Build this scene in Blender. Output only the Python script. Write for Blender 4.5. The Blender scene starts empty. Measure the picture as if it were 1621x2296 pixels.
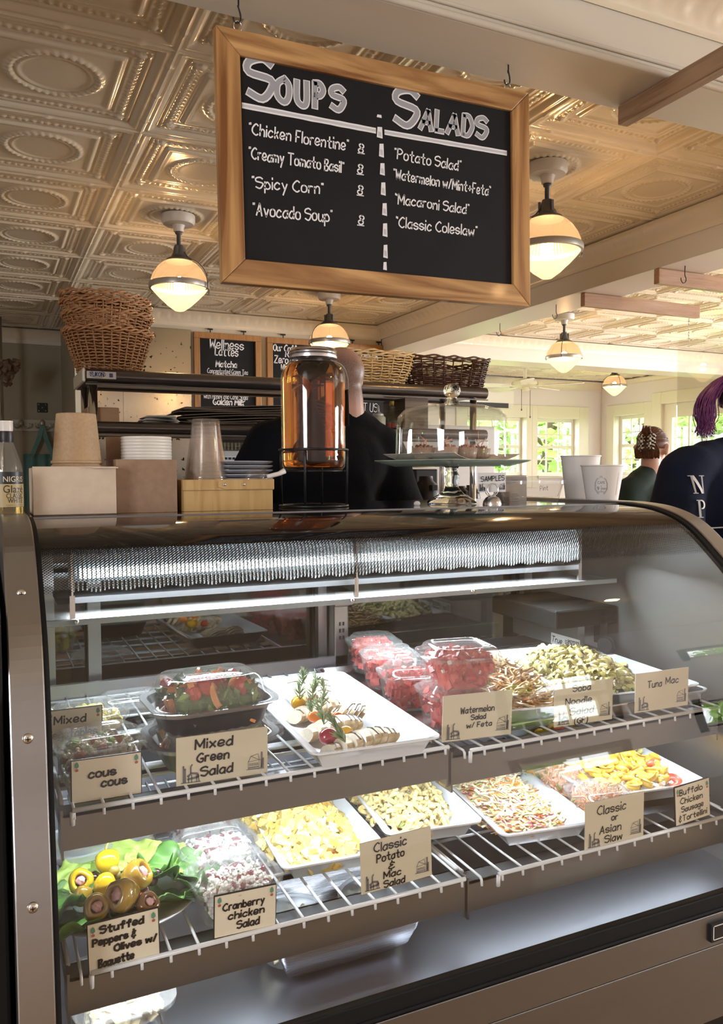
import bpy, math, random
import numpy as np
from mathutils import Vector, Matrix, Euler, noise
PI = math.pi
sc = bpy.context.scene
C = sc.collection
EYE = 1.294                                   # height of the lens above the floor; case top is 1.22 m

# ------------------------------------------------------------------ camera
CX, CY = 810.5, 1148.0
_a = np.array([4700 - CX, 1045 - CY]); _b = np.array([-30 - CX, 1062 - CY])
F = float(np.sqrt(-(_a @ _b)))
_X = np.array([_a[0], _a[1], F]); _X /= np.linalg.norm(_X)
_Y = np.array([_b[0], _b[1], F]); _Y /= np.linalg.norm(_Y)
_Z = np.cross(_X, _Y)
if _Z[1] > 0: _Z = -_Z
RW = np.array([_X, _Y, _Z])                   # rows: world axes in camera space (right, down, forward)
cam_d = bpy.data.cameras.new('camera'); cam = bpy.data.objects.new('camera', cam_d); C.objects.link(cam)
cam_d.sensor_fit = 'HORIZONTAL'; cam_d.sensor_width = 36.0; cam_d.lens = F / 1621 * 36.0
cam_d.clip_start = 0.02; cam_d.clip_end = 200
_m = Matrix.Identity(4)
for i in range(3):
    _m[i][0] = RW[i][0]; _m[i][1] = -RW[i][1]; _m[i][2] = -RW[i][2]
_m[2][3] = EYE
cam.matrix_world = _m
sc.camera = cam

# ------------------------------------------------------------------ look, world, lights
sc.view_settings.view_transform = 'Standard'; sc.view_settings.look = 'None'
sc.view_settings.exposure = 0.12; sc.view_settings.gamma = 1.0
sc.view_settings.use_curve_mapping = False
sc.cycles.use_denoising = True
sc.cycles.max_bounces = 10; sc.cycles.diffuse_bounces = 4; sc.cycles.glossy_bounces = 5
sc.cycles.transmission_bounces = 8; sc.cycles.transparent_max_bounces = 40
sc.cycles.sample_clamp_indirect = 6.0
sc.cycles.caustics_reflective = False; sc.cycles.caustics_refractive = False
world = bpy.data.worlds.new('world'); sc.world = world; world.use_nodes = True
wn = world.node_tree.nodes; wl = world.node_tree.links
bg = wn['Background']; bg.inputs[0].default_value = (0.92, 0.97, 1.0, 1); bg.inputs[1].default_value = 13.0

def area(name, loc, size, direction, power, color, spread=PI):
    d = bpy.data.lights.new(name, 'AREA'); d.shape = 'RECTANGLE'; d.size, d.size_y = size
    d.energy = power; d.color = color; d.spread = spread
    o = bpy.data.objects.new(name, d); C.objects.link(o); o.location = loc
    o.rotation_euler = Vector(direction).to_track_quat('-Z', 'Y').to_euler()
    return o
COOL = (0.86, 0.94, 1.0); WARM = (1.0, 0.66, 0.36)
sun_d = bpy.data.lights.new('sun', 'SUN'); sun_d.energy = 5.0; sun_d.angle = 0.01; sun_d.color = (1, 0.96, 0.88)
sun = bpy.data.objects.new('sun', sun_d); C.objects.link(sun); sun.rotation_euler = Euler((math.radians(30), 0, math.radians(-38)))
# added daylight-coloured fill panels at the side walls, where no windows are
area('room_fill_light', (-3.1, -1.2, EYE + 0.25), (1.8, 1.3), (1, 0.25, -0.05), 125, (0.93, 0.95, 1.0))
area('room_fill_light', (7.60, 3.6, EYE + 0.15), (1.8, 1.3), (-1, 0.1, -0.05), 250, (0.94, 0.96, 1.0))
area('room_fill_light', (7.60, -0.8, EYE + 0.1), (1.8, 1.4), (-1, 0.1, -0.1), 320, (0.90, 0.94, 1.0))

# ------------------------------------------------------------------ helpers: pixels on real planes
def P(px, py, x=None, y=None, z=None):
    """point of the plane x=, y= or z= (z relative to the lens height) seen at a pixel; returns world coordinates"""
    r = RW @ np.array([(px - CX) / F, (py - CY) / F, 1.0])
    if x is not None: t = x / r[0]
    elif y is not None: t = y / r[1]
    else: t = z / r[2]
    r = r * t
    return Vector((r[0], r[1], r[2] + EYE))
H = lambda z: EYE + z

# ------------------------------------------------------------------ helpers: meshes
class MB:
    def __init__(s): s.v = []; s.f = []; s.m = []; s.mi = 0
    def add(s, vs, fs):
        o = len(s.v); s.v.extend([tuple(p) for p in vs])
        s.f.extend([tuple(i + o for i in q) for q in fs]); s.m.extend([s.mi] * len(fs)); return s
    def mat(s, i): s.mi = i; return s
    def box(s, x0, y0, z0, x1, y1, z1, M=None):
        vs = [Vector((x, y, z)) for z in (z0, z1) for y in (y0, y1) for x in (x0, x1)]
        if M is not None: vs = [M @ p for p in vs]
        return s.add(vs, [(0, 2, 3, 1), (4, 5, 7, 6), (0, 1, 5, 4), (2, 6, 7, 3), (0, 4, 6, 2), (1, 3, 7, 5)])
    def cbox(s, c, size, rot=(0, 0, 0)):
        M = Matrix.Translation(c) @ Euler(rot).to_matrix().to_4x4()
        a, b, d = size[0] / 2, size[1] / 2, size[2] / 2
        return s.box(-a, -b, -d, a, b, d, M)
    def tube(s, pts, r, n=8, closed=False, caps=True, flat=1.0):
        pts = [Vector(p) for p in pts]; k = len(pts)
        rs = r if isinstance(r, (list, tuple)) else [r] * k
        vs = []; up = None
        for i, p in enumerate(pts):
            a = pts[(i - 1) % k] if (closed or i > 0) else p
            b = pts[(i + 1) % k] if (closed or i < k - 1) else p
            t = (b - a); t = t.normalized() if t.length > 1e-9 else Vector((0, 0, 1))
            if up is None:
                up = Vector((0, 0, 1)) if abs(t.z) < 0.9 else Vector((1, 0, 0))
            u = (up - t * up.dot(t)); u = u.normalized() if u.length > 1e-6 else t.orthogonal().normalized(); w = t.cross(u); up = u
            for j in range(n):
                an = 2 * PI * j / n; vs.append(p + (u * math.cos(an) * flat + w * math.sin(an)) * rs[i])
        fs = []
        for i in range(k if closed else k - 1):
            i2 = (i + 1) % k
            for j in range(n):
                j2 = (j + 1) % n; fs.append((i * n + j, i * n + j2, i2 * n + j2, i2 * n + j))
        if caps and not closed:
            fs.append(tuple(range(n))[::-1]); fs.append(tuple((k - 1) * n + j for j in range(n)))
        return s.add(vs, fs)
    def lathe(s, prof, n=32, c=(0, 0, 0), sx=1.0, sy=1.0, a0=0, a1=2 * PI, wob=None):
        full = abs(a1 - a0 - 2 * PI) < 1e-6; m = n if full else n + 1; c = Vector(c); vs = []
        for (r, z) in prof:
            for j in range(m):
                a = a0 + (a1 - a0) * j / n; rr = r * (wob(a, z) if wob else 1)
                vs.append(c + Vector((rr * math.cos(a) * sx, rr * math.sin(a) * sy, z)))
        fs = []
        for i in range(len(prof) - 1):
            for j in range(n):
                j2 = (j + 1) % m; fs.append((i * m + j, i * m + j2, (i + 1) * m + j2, (i + 1) * m + j))
        return s.add(vs, fs)
    def prism(s, poly, a, b, axis='x'):
        """poly in the two other axes, extruded from a to b"""
        def pt(u, v, w): return {'x': (w, u, v), 'y': (u, w, v), 'z': (u, v, w)}[axis]
        k = len(poly); vs = [pt(u, v, a) for u, v in poly] + [pt(u, v, b) for u, v in poly]
        fs = [tuple(range(k)), tuple(range(2 * k - 1, k - 1, -1))] + [(i, i + k, (i + 1) % k + k, (i + 1) % k) for i in range(k)]
        return s.add(vs, fs)
    def ell(s, c, r, seg=12, rings=8, rot=None, fn=None):
        M = (rot.to_matrix() if hasattr(rot, 'to_matrix') else (rot or Matrix.Identity(3)))
        c = Vector(c); vs = []
        for i in range(rings + 1):
            th = PI * i / rings
            for j in range(seg):
                ph = 2 * PI * j / seg; d = Vector((math.sin(th) * math.cos(ph), math.sin(th) * math.sin(ph), math.cos(th)))
                k = fn(d) if fn else 1
                vs.append(c + M @ Vector((d.x * r[0] * k, d.y * r[1] * k, d.z * r[2] * k)))
        fs = []
        for i in range(rings):
            for j in range(seg):
                j2 = (j + 1) % seg; fs.append((i * seg + j, (i + 1) * seg + j, (i + 1) * seg + j2, i * seg + j2))
        return s.add(vs, fs)
    def grid(s, fn, nu, nv):
        vs = [fn(i / nu, j / nv) for i in range(nu + 1) for j in range(nv + 1)]
        fs = [(i * (nv + 1) + j, (i + 1) * (nv + 1) + j, (i + 1) * (nv + 1) + j + 1, i * (nv + 1) + j + 1) for i in range(nu) for j in range(nv)]
        return s.add(vs, fs)
    def copies(s, tv, tf, mats):
        for M in mats: s.add([M @ Vector(p) for p in tv], tf)
        return s
    def mesh(s, name, mats, smooth=False):
        me = bpy.data.meshes.new(name); me.from_pydata(s.v, [], s.f)
        for m in (mats if isinstance(mats, (list, tuple)) else [mats]): me.materials.append(m)
        if len(me.materials) > 1: me.polygons.foreach_set('material_index', s.m)
        if smooth: me.polygons.foreach_set('use_smooth', [True] * len(s.f))
        me.update(); return me
    def build(s, name, mats, parent=None, smooth=False, bevel=0, loc=None, world=False, solid=0, sub=0, autos=0):
        if world and parent is not None:
            L = parent.matrix_world.translation if False else Vector(parent.location)
            s.v = [(p[0] - L.x, p[1] - L.y, p[2] - L.z) for p in s.v]
        me = s.mesh(name, mats, smooth or autos > 0)
        if autos:
            try: me.set_sharp_from_angle(angle=math.radians(autos))
            except Exception: pass
        o = bpy.data.objects.new(name, me); C.objects.link(o)
        if parent is not None: o.parent = parent
        if loc is not None: o.location = loc
        if solid:
            md = o.modifiers.new('solid', 'SOLIDIFY'); md.thickness = solid; md.offset = 0
        if sub:
            md = o.modifiers.new('sub', 'SUBSURF'); md.levels = sub; md.render_levels = sub
        if bevel:
            md = o.modifiers.new('bevel', 'BEVEL'); md.width = bevel; md.segments = 2; md.limit_method = 'ANGLE'; md.angle_limit = math.radians(40)
        return o

def tag(o, label=None, cat=None, group=None, kind=None):
    if label: o['label'] = label
    if cat: o['category'] = cat
    if group: o['group'] = group
    if kind: o['kind'] = kind
    return o
def thing(name, label, cat, loc=(0, 0, 0), rot=(0, 0, 0), group=None, kind=None):
    o = bpy.data.objects.new(name, None); C.objects.link(o); o.location = loc; o.rotation_euler = rot
    o.empty_display_size = 0.05
    return tag(o, label, cat, group, kind)
def dup(root, loc=None, rot=None, label=None, scale=None):
    kids = [c for c in bpy.data.objects if c.parent == root]
    def rec(o, parent):
        c = o.copy(); C.objects.link(c)
        if parent is not None: c.parent = parent
        for ch in [k for k in CH.get(o.name, [])]: rec(ch, c)
        return c
    CH = {}
    for o in bpy.data.objects:
        if o.parent is not None: CH.setdefault(o.parent.name, []).append(o)
    r = rec(root, None)
    if loc is not None: r.location = loc
    if rot is not None: r.rotation_euler = rot
    if scale is not None: r.scale = scale
    if label: r['label'] = label
    return r
def spline(pts, k=6, closed=False):
    pts = [Vector(p) for p in pts]; n = len(pts); out = []
    if n < 3 and not closed: return pts
    for i in range(n if closed else n - 1):
        g = (lambda j: pts[j % n]) if closed else (lambda j: pts[min(max(j, 0), n - 1)])
        p0, p1, p2, p3 = g(i - 1), g(i), g(i + 1), g(i + 2)
        for t in range(k):
            t = t / k
            out.append(0.5 * ((2 * p1) + (p2 - p0) * t + (2 * p0 - 5 * p1 + 4 * p2 - p3) * t * t + (3 * p1 - p0 - 3 * p2 + p3) * t ** 3))
    if not closed: out.append(pts[-1])
    return out

# ------------------------------------------------------------------ materials
MT = {}
def mat(name, col=(0.8, 0.8, 0.8), rough=0.5, metal=0.0, var=None, scale=20, bump=0, bscale=60, coat=0, emit=None, es=0, trans=0, ior=1.45, alpha=1, sub=0, stretch=(1, 1, 1), detail=3, spec=None):
    """principled material; var = second colour mixed in by noise"""
    if name in MT: return MT[name]
    m = bpy.data.materials.new(name); m.use_nodes = True; MT[name] = m
    nt = m.node_tree; b = nt.nodes['Principled BSDF']
    b.inputs['Base Color'].default_value = (*col, 1); b.inputs['Roughness'].default_value = rough
    b.inputs['Metallic'].default_value = metal; b.inputs['Coat Weight'].default_value = coat; b.inputs['Coat Roughness'].default_value = 0.08
    b.inputs['Transmission Weight'].default_value = trans; b.inputs['IOR'].default_value = ior; b.inputs['Alpha'].default_value = alpha
    if spec is not None: b.inputs['Specular IOR Level'].default_value = spec
    if sub: b.inputs['Subsurface Weight'].default_value = sub; b.inputs['Subsurface Radius'].default_value = (0.01, 0.006, 0.004)
    if emit: b.inputs['Emission Color'].default_value = (*emit, 1); b.inputs['Emission Strength'].default_value = es
    if var or bump:
        tc = nt.nodes.new('ShaderNodeTexCoord'); mp = nt.nodes.new('ShaderNodeMapping'); mp.inputs['Scale'].default_value = stretch
        nt.links.new(tc.outputs['Object'], mp.inputs[0])
    if var:
        nz = nt.nodes.new('ShaderNodeTexNoise'); nz.inputs['Scale'].default_value = scale; nz.inputs['Detail'].default_value = detail
        nt.links.new(mp.outputs[0], nz.inputs['Vector'])
        rp = nt.nodes.new('ShaderNodeValToRGB'); rp.color_ramp.elements[0].position = 0.35; rp.color_ramp.elements[1].position = 0.65
        rp.color_ramp.elements[0].color = (*col, 1); rp.color_ramp.elements[1].color = (*var, 1)
        nt.links.new(nz.outputs[0], rp.inputs[0]); nt.links.new(rp.outputs[0], b.inputs['Base Color'])
    if bump:
        n2 = nt.nodes.new('ShaderNodeTexNoise'); n2.inputs['Scale'].default_value = bscale; n2.inputs['Detail'].default_value = 4
        nt.links.new(mp.outputs[0], n2.inputs['Vector'])
        bp = nt.nodes.new('ShaderNodeBump'); bp.inputs['Strength'].default_value = bump; bp.inputs['Distance'].default_value = 0.01
        nt.links.new(n2.outputs[0], bp.inputs['Height']); nt.links.new(bp.outputs[0], b.inputs['Normal'])
    return m
def wood(name, c1, c2, axis='x', scale=6.0, rough=0.45, coat=0.15):
    m = mat(name, c1, rough, coat=coat); nt = m.node_tree; b = nt.nodes['Principled BSDF']
    tc = nt.nodes.new('ShaderNodeTexCoord'); mp = nt.nodes.new('ShaderNodeMapping')
    s = {'x': (0.7, 9, 9), 'y': (9, 0.7, 9), 'z': (9, 9, 0.7)}[axis]; mp.inputs['Scale'].default_value = s
    nt.links.new(tc.outputs['Object'], mp.inputs[0])
    n1 = nt.nodes.new('ShaderNodeTexNoise'); n1.inputs['Scale'].default_value = scale; n1.inputs['Detail'].default_value = 6; n1.inputs['Distortion'].default_value = 1.2
    nt.links.new(mp.outputs[0], n1.inputs['Vector'])
    rp = nt.nodes.new('ShaderNodeValToRGB'); e = rp.color_ramp.elements
    e[0].position = 0.32; e[0].color = (*c2, 1); e[1].position = 0.62; e[1].color = (*c1, 1)
    nt.links.new(n1.outputs[0], rp.inputs[0]); nt.links.new(rp.outputs[0], b.inputs['Base Color'])
    bp = nt.nodes.new('ShaderNodeBump'); bp.inputs['Strength'].default_value = 0.12; bp.inputs['Distance'].default_value = 0.004
    nt.links.new(n1.outputs[0], bp.inputs['Height']); nt.links.new(bp.outputs[0], b.inputs['Normal'])
    return m
def steel(name, col, rough, axis='x', aniso=0.0):
    m = mat(name, col, rough, metal=1.0); nt = m.node_tree; b = nt.nodes['Principled BSDF']
    tc = nt.nodes.new('ShaderNodeTexCoord'); mp = nt.nodes.new('ShaderNodeMapping')
    mp.inputs['Scale'].default_value = {'x': (2, 260, 260), 'y': (260, 2, 260), 'z': (260, 260, 2)}[axis]
    nt.links.new(tc.outputs['Object'], mp.inputs[0])
    n1 = nt.nodes.new('ShaderNodeTexNoise'); n1.inputs['Scale'].default_value = 3; n1.inputs['Detail'].default_value = 2
    nt.links.new(mp.outputs[0], n1.inputs['Vector'])
    mr = nt.nodes.new('ShaderNodeMapRange'); mr.inputs['To Min'].default_value = rough - 0.05; mr.inputs['To Max'].default_value = rough + 0.08
    nt.links.new(n1.outputs[0], mr.inputs[0]); nt.links.new(mr.outputs[0], b.inputs['Roughness'])
    bp = nt.nodes.new('ShaderNodeBump'); bp.inputs['Strength'].default_value = 0.05; bp.inputs['Distance'].default_value = 0.001
    nt.links.new(n1.outputs[0], bp.inputs['Height']); nt.links.new(bp.outputs[0], b.inputs['Normal'])
    return m
def clear(name, tint=(1, 1, 1), refl=0.06, edge=0.35, rough=0.03, haze=0.0, hazecol=(0.9, 0.9, 0.9)):
    """thin clear sheet: transparent with a fresnel gloss and an optional milky share"""
    m = bpy.data.materials.new(name); m.use_nodes = True; MT[name] = m; nt = m.node_tree; nt.nodes.clear()
    out = nt.nodes.new('ShaderNodeOutputMaterial'); tr = nt.nodes.new('ShaderNodeBsdfTransparent'); gl = nt.nodes.new('ShaderNodeBsdfGlossy')
    tr.inputs[0].default_value = (*tint, 1); gl.inputs['Roughness'].default_value = rough; gl.inputs[0].default_value = (1, 1, 1, 1)
    lw = nt.nodes.new('ShaderNodeLayerWeight'); lw.inputs[0].default_value = 0.25
    mr = nt.nodes.new('ShaderNodeMapRange'); mr.inputs['To Min'].default_value = refl; mr.inputs['To Max'].default_value = edge
    nt.links.new(lw.outputs['Facing'], mr.inputs[0])
    pw = nt.nodes.new('ShaderNodeMath'); pw.operation = 'POWER'; pw.inputs[1].default_value = 3.0
    nt.links.new(lw.outputs['Facing'], pw.inputs[0]); nt.links.new(pw.outputs[0], mr.inputs[0])
    mx = nt.nodes.new('ShaderNodeMixShader'); nt.links.new(mr.outputs[0], mx.inputs[0]); nt.links.new(tr.outputs[0], mx.inputs[1]); nt.links.new(gl.outputs[0], mx.inputs[2])
    last = mx
    if haze > 0:
        df = nt.nodes.new('ShaderNodeBsdfDiffuse'); df.inputs[0].default_value = (*hazecol, 1)
        m2 = nt.nodes.new('ShaderNodeMixShader'); m2.inputs[0].default_value = haze
        nt.links.new(mx.outputs[0], m2.inputs[1]); nt.links.new(df.outputs[0], m2.inputs[2]); last = m2
    nt.links.new(last.outputs[0], out.inputs[0]); return m

STEEL = steel('brushed_steel', (0.265, 0.275, 0.295), 0.34, 'x')
STEELV = steel('brushed_steel_upright', (0.38, 0.385, 0.39), 0.30, 'z')
STEELY = steel('steel_deck', (0.62, 0.64, 0.72), 0.30, 'x')
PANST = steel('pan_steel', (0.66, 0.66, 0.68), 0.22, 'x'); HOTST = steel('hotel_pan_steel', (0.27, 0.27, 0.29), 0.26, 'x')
ORD = ['topmost', 'second', 'third', 'fourth', 'fifth', 'sixth', 'seventh', 'eighth', 'ninth', 'tenth', 'eleventh']
CHROME = mat('chrome', (0.75, 0.74, 0.72), 0.12, metal=1)
DARKST = mat('dark_steel_tube', (0.16, 0.145, 0.14), 0.28, metal=0.9)
BLACKGLOSS = mat('black_glass', (0.006, 0.006, 0.007), 0.04, coat=0.6)
BLACK = mat('black_plastic', (0.012, 0.012, 0.013), 0.4)
BLACKRUB = mat('black_gasket', (0.008, 0.008, 0.008), 0.65, spec=0.25)
WIRE = mat('white_wire_coating', (0.78, 0.80, 0.82), 0.25)
PORC = mat('white_porcelain', (0.84, 0.87, 0.92), 0.12, coat=0.5)
PLAS = clear('clear_plastic', (0.985, 0.99, 0.99), 0.08, 0.8, 0.05, 0.045)
PLASD = clear('clear_lid_plastic', (0.97, 0.975, 0.98), 0.11, 0.85, 0.06, 0.085)
GLASSP = clear('window_glass', (0.97, 0.985, 0.98), 0.05, 0.6, 0.0)
DOMEG = clear('blown_glass', (0.955, 0.97, 0.955), 0.05, 0.75, 0.01)
PAPER = mat('card_paper', (0.76, 0.70, 0.56), 0.35, coat=0.5)
INK = mat('black_ink', (0.01, 0.01, 0.012), 0.4)
CHALK = mat('white_chalk_paint', (0.80, 0.80, 0.82), 0.8)
CHALKG = mat('grey_chalk_paint', (0.33, 0.34, 0.37), 0.85)
SLATE = mat('chalkboard_slate', (0.010, 0.010, 0.011), 0.62, var=(0.015, 0.015, 0.017), scale=4, spec=0.2)
PRINTG = mat('grey_print', (0.14, 0.13, 0.14), 0.6)
TINP = mat('cream_tin_paint', (0.70, 0.62, 0.50), 0.22, coat=0.3)
TINW = mat('white_tin_paint', (0.76, 0.72, 0.70), 0.30, coat=0.2)
BEAMP = mat('beam_paint', (0.50, 0.43, 0.32), 0.32, var=(0.47, 0.40, 0.30), scale=1.5)
TRIMP = mat('cream_trim_paint', (0.72, 0.68, 0.55), 0.4)
WALLP = mat('pale_wall_paint', (0.74, 0.68, 0.67), 0.75)
WALLG = mat('olive_wall_paint', (0.36, 0.33, 0.24), 0.7)
OAK = wood('honey_oak', (0.46, 0.24, 0.095), (0.27, 0.12, 0.04), 'x')
OAKV = wood('honey_oak_upright', (0.46, 0.24, 0.095), (0.27, 0.12, 0.04), 'z')
FLOORW = wood('floor_boards', (0.42, 0.27, 0.13), (0.30, 0.18, 0.08), 'x', 3)

# ------------------------------------------------------------------ handwriting
G = {
'a': "4h2i0g0e2d4f 4i4d", 'b': "0l0d 0g2i4g4e2d0e", 'c': "4h2i0g0e2d4e", 'd': "4h2i0g0e2d4f 4l4d", 'e': "0f4g3i1i0g0e2d4e",
'f': "4k3l2k2d 0i4i", 'g': "4h2i0g0e2d4f 4i4b2a0b", 'h': "0l0d 0g2i4h4d", 'i': "0i0d 0k0l", 'j': "2i2b1a0a 2k2l", 'k': "0l0d 3i0f 1g3d",
'l': "0l0d", 'm': "0i0d 0g1i3h3d 3g4i6h6d", 'n': "0i0d 0g2i4h4d", 'o': "2i0h0e2d4e4h2i", 'p': "0i0a 0g2i4g4e2d0e", 'q': "4h2i0g0e2d4f 4i4a",
'r': "0i0d 0g1i3i", 's': "4h2i0h0g4f4e2d0e", 't': "2l2e3d4d 0i4i", 'u': "0i0e2d4f 4i4d", 'v': "0i2d 2d4i", 'w': "0i1d 1d3h 3h5d 5d6i",
'x': "0i4d 4i0d", 'y': "0i2e 4i1a", 'z': "0i4i 4i0d 0d4d",
'A': "0d3l 3l5d 1g4g", 'B': "0l0d 0l3l4k3i0h 0h4g4e3d0d", 'C': "5k3l0i0f3d5e", 'D': "0l0d 0l3l5i5g3d0d", 'E': "0l0d 0l4l 0h3h 0d4d",
'F': "0l0d 0l4l 0h3h", 'G': "5k3l0i0f3d5e5g 5g3g", 'H': "0l0d 5l5d 0h5h", 'I': "0l0d", 'J': "4l4f2d0e", 'K': "0l0d 4l0g 1h4d",
'L': "0l0d 0d4d", 'M': "0d0l 0l3f 3f6l 6l6d", 'N': "0d0l 0l5d 5d5l", 'O': "3l0j0f3d5f5j3l", 'P': "0l0d 0l3l5j3h0h", 'R': "0l0d 0l3l4j3h0h 2h5d",
'S': "5k3l0k0i5h5f3d0e", 'T': "0l6l 3l3d", 'U': "0l0f2d4d5f5l", 'V': "0l3d 3d5l", 'W': "0l1d 1d3j 3j5d 5d6l", 'Y': "0l3h 5l3h3d", 'Z': "0l5l 5l0d 0d5d",
'0': "2l0j0f2d4f4j2l", '1': "0k2l2d", '2': "0k2l4j0d4d", '3': "0l4l2h4f2d0e", '4': "3d3l0f5f", '5': "4l0l0h3i4f2d0e", '6': "4l0h0e2d4f2h0g", '7': "0l4l 4l1d",
'8': "2l0k1i4g4e2d0e0g4i4k2l", '9': "4k2l0j2h4i4k4d", '"': "0l0k 1l1k", '&': "4j2k1i3h1g0e2d4e 2m2l 2c2b", '/': "0d3l", '+': "0g4g 2i2e",
'(': "2m0j0e2b", ')': "0m2j2e0b", '.': "0e0d", ',': "1e0c", "'": "0l0k", '-': "0g3g", '!': "0l0g 0e0d", ':': "0h0g 0e0d"}
def glyph(ch):
    out = []
    for st in G.get(ch, '').split():
        pts = [(int(st[i]), ord(st[i + 1]) - 100) for i in range(0, len(st), 2)]
        out.append(pts)
    w = max([p[0] for s in out for p in s], default=2)
    return out, w
def ribbons(mb, strokes, w):
    """strokes: lists of (position, normal) points; flat ink ribbons"""
    for pts, n in strokes:
        k = len(pts)
        if k < 2: continue
        vs = []
        for i, p in enumerate(pts):
            t = (pts[min(i + 1, k - 1)] - pts[max(i - 1, 0)]); t = t.normalized() if t.length > 1e-9 else Vector((1, 0, 0))
            sd = n.cross(t).normalized() * w / 2
            if i == 0: p = p - t * w * 0.3
            if i == k - 1: p = p + t * w * 0.3
            vs += [p + sd, p - sd]
        mb.add(vs, [(2 * i, 2 * i + 1, 2 * i + 3, 2 * i + 2) for i in range(k - 1)])
def layout(text, caps=None, gap=2.0):
    """stroke list in glyph units and the total width"""
    x = 0; out = []
    for idx, ch in enumerate(text):
        if ch == ' ': x += 3.2; continue
        st, w = glyph(ch); k = 1.0
        if caps and idx > 0 and ch.isupper(): k = caps
        for s in st: out.append([(x + p[0] * k, p[1] * k) for p in s])
        x += w * k + gap * k
    return out, x - gap
def write(mb, text, org, ex, ey, size, lw, width=None, jit=0.25, caps=None, lift=0.0006, slant=0.0, seed=1, gap=2.0):
    """text written from org along ex; size = cap height in metres; width = total length if it must fit"""
    rnd = random.Random(seed + len(text) * 7)
    ex = Vector(ex).normalized(); ey = Vector(ey).normalized(); n = ex.cross(ey).normalized(); org = Vector(org)
    st, W = layout(text, caps, gap); u = size / 8.0; ux = (width / W) if width else u * 0.85
    res = []
    for s in st:
        jy = rnd.uniform(-jit, jit); q = []
        for (a, b) in s: q.append(org + ex * ((a + rnd.uniform(-jit, jit) * 0.3 + slant * b) * ux) + ey * ((b + jy + rnd.uniform(-jit, jit) * 0.3) * u) + n * lift)
        res.append((spline(q, 4) if len(q) > 2 else q, n))
    ribbons(mb, res, lw); return mb
_fc = {}
def fontmesh(text, size, align='LEFT', extrude=0.0, bold=0.0):
    cu = bpy.data.curves.new('txt', 'FONT'); cu.body = text; cu.size = size; cu.align_x = align; cu.extrude = extrude; cu.offset = bold
    o = bpy.data.objects.new('txt', cu); C.objects.link(o); bpy.context.view_layer.update()
    me = bpy.data.meshes.new_from_object(o.evaluated_get(bpy.context.evaluated_depsgraph_get()))
    vs = [v.co.copy() for v in me.vertices]; fs = [tuple(p.vertices) for p in me.polygons]
    bpy.data.objects.remove(o); bpy.data.meshes.remove(me); return vs, fs
def printed(mb, text, org, ex, ey, size, width=None, align='LEFT', bold=0.0):
    vs, fs = fontmesh(text, 1.0, align, 0, bold)
    if not vs: return mb
    ex = Vector(ex).normalized(); ey = Vector(ey).normalized(); org = Vector(org)
    w = max(v.x for v in vs) - min(v.x for v in vs); k = (width / w) if width else size
    mb.add([org + ex * v.x * k + ey * v.y * size for v in vs], fs); return mb
# ------------------------------------------------------------------ the setting
TIN = mat('tin_ceiling_paint', (0.73, 0.65, 0.51), 0.20, coat=0.35)
BEAM = mat('beam_satin_paint', (0.66, 0.61, 0.52), 0.35)
def struct(name, mb, m, parent=None, **k):
    o = mb.build(name, m, parent, **k)
    if parent is None: o['kind'] = 'structure'
    return o
CZ = H(1.215); BZ = H(1.0)
struct('floor', MB().box(-3.2, -3.8, -0.1, 7.9, 9.0, 0), FLOORW)
ceil = struct('ceiling', MB().box(-3.2, -3.8, CZ + 0.01, 7.9, 9.0, CZ + 0.15), TIN)
def tile_mesh():
    N = 96; S = 0.61
    g = np.linspace(0, 1, N + 1); U, V = np.meshgrid(g, g, indexing='ij')
    d = np.minimum(np.minimum(U, 1 - U), np.minimum(V, 1 - V))
    along = np.where(np.minimum(U, 1 - U) < np.minimum(V, 1 - V), V, U)
    b = lambda c, w: np.exp(-((d - c) / w) ** 2)
    sm = lambda a, c: np.clip((d - a) / (c - a), 0, 1) ** 2 * (3 - 2 * np.clip((d - a) / (c - a), 0, 1))
    h = 0.016 + 0.006 * b(0.0, 0.012) + 0.004 * b(0.035, 0.008) - 0.010 * sm(0.05, 0.085) + 0.006 * b(0.095, 0.007)
    h += b(0.135, 0.014) * (0.003 + 0.004 * (np.sin(along * 2 * PI * 26) > 0))
    h += 0.004 * b(0.17, 0.008) + 0.009 * sm(0.19, 0.205) - 0.004 * sm(0.215, 0.24)
    r = np.hypot(U - 0.5, V - 0.5); th = np.arctan2(V - 0.5, U - 0.5)
    h += np.exp(-((r - 0.215) / 0.017) ** 2) * (0.008 + 0.0025 * np.sin(th * 34 + r * 60)) + 0.004 * np.exp(-((r - 0.175) / 0.008) ** 2)
    for cx in (0, 1):
        for cy in (0, 1):
            rr = np.hypot(U - abs(cx - 0.135), V - abs(cy - 0.135)); tt = np.arctan2(V - abs(cy - 0.135), U - abs(cx - 0.135))
            h += 0.008 * np.exp(-(rr / 0.03) ** 2) * (1 + 0.6 * np.cos(tt * 6))
    # small bosses along the seam cords
    h += 0.004 * (b(0.0, 0.016)) * np.exp(-((np.mod(along * 3, 1) - 0.5) / 0.05) ** 2)
    vs = np.stack([U * S, V * S, -h], -1).reshape(-1, 3)
    i, j = np.meshgrid(np.arange(N), np.arange(N), indexing='ij'); a = (i * (N + 1) + j).ravel()
    fs = np.stack([a, a + 1, a + N + 2, a + N + 1], -1)
    me = bpy.data.meshes.new('ceiling_tile'); me.from_pydata(vs.tolist(), [], fs.tolist()); me.materials.append(TIN)
    me.polygons.foreach_set('use_smooth', [True] * len(me.polygons)); me.update(); return me
TM = tile_mesh()
def tiles(i0, i1, j0, j1):
    for i in range(i0, i1):
        for j in range(j0, j1):
            o = bpy.data.objects.new('ceiling_tile', TM); C.objects.link(o); o.parent = ceil
            o.location = (0.523 + 0.61 * i, 2.37 + 0.61 * j, CZ + 0.012)
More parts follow.
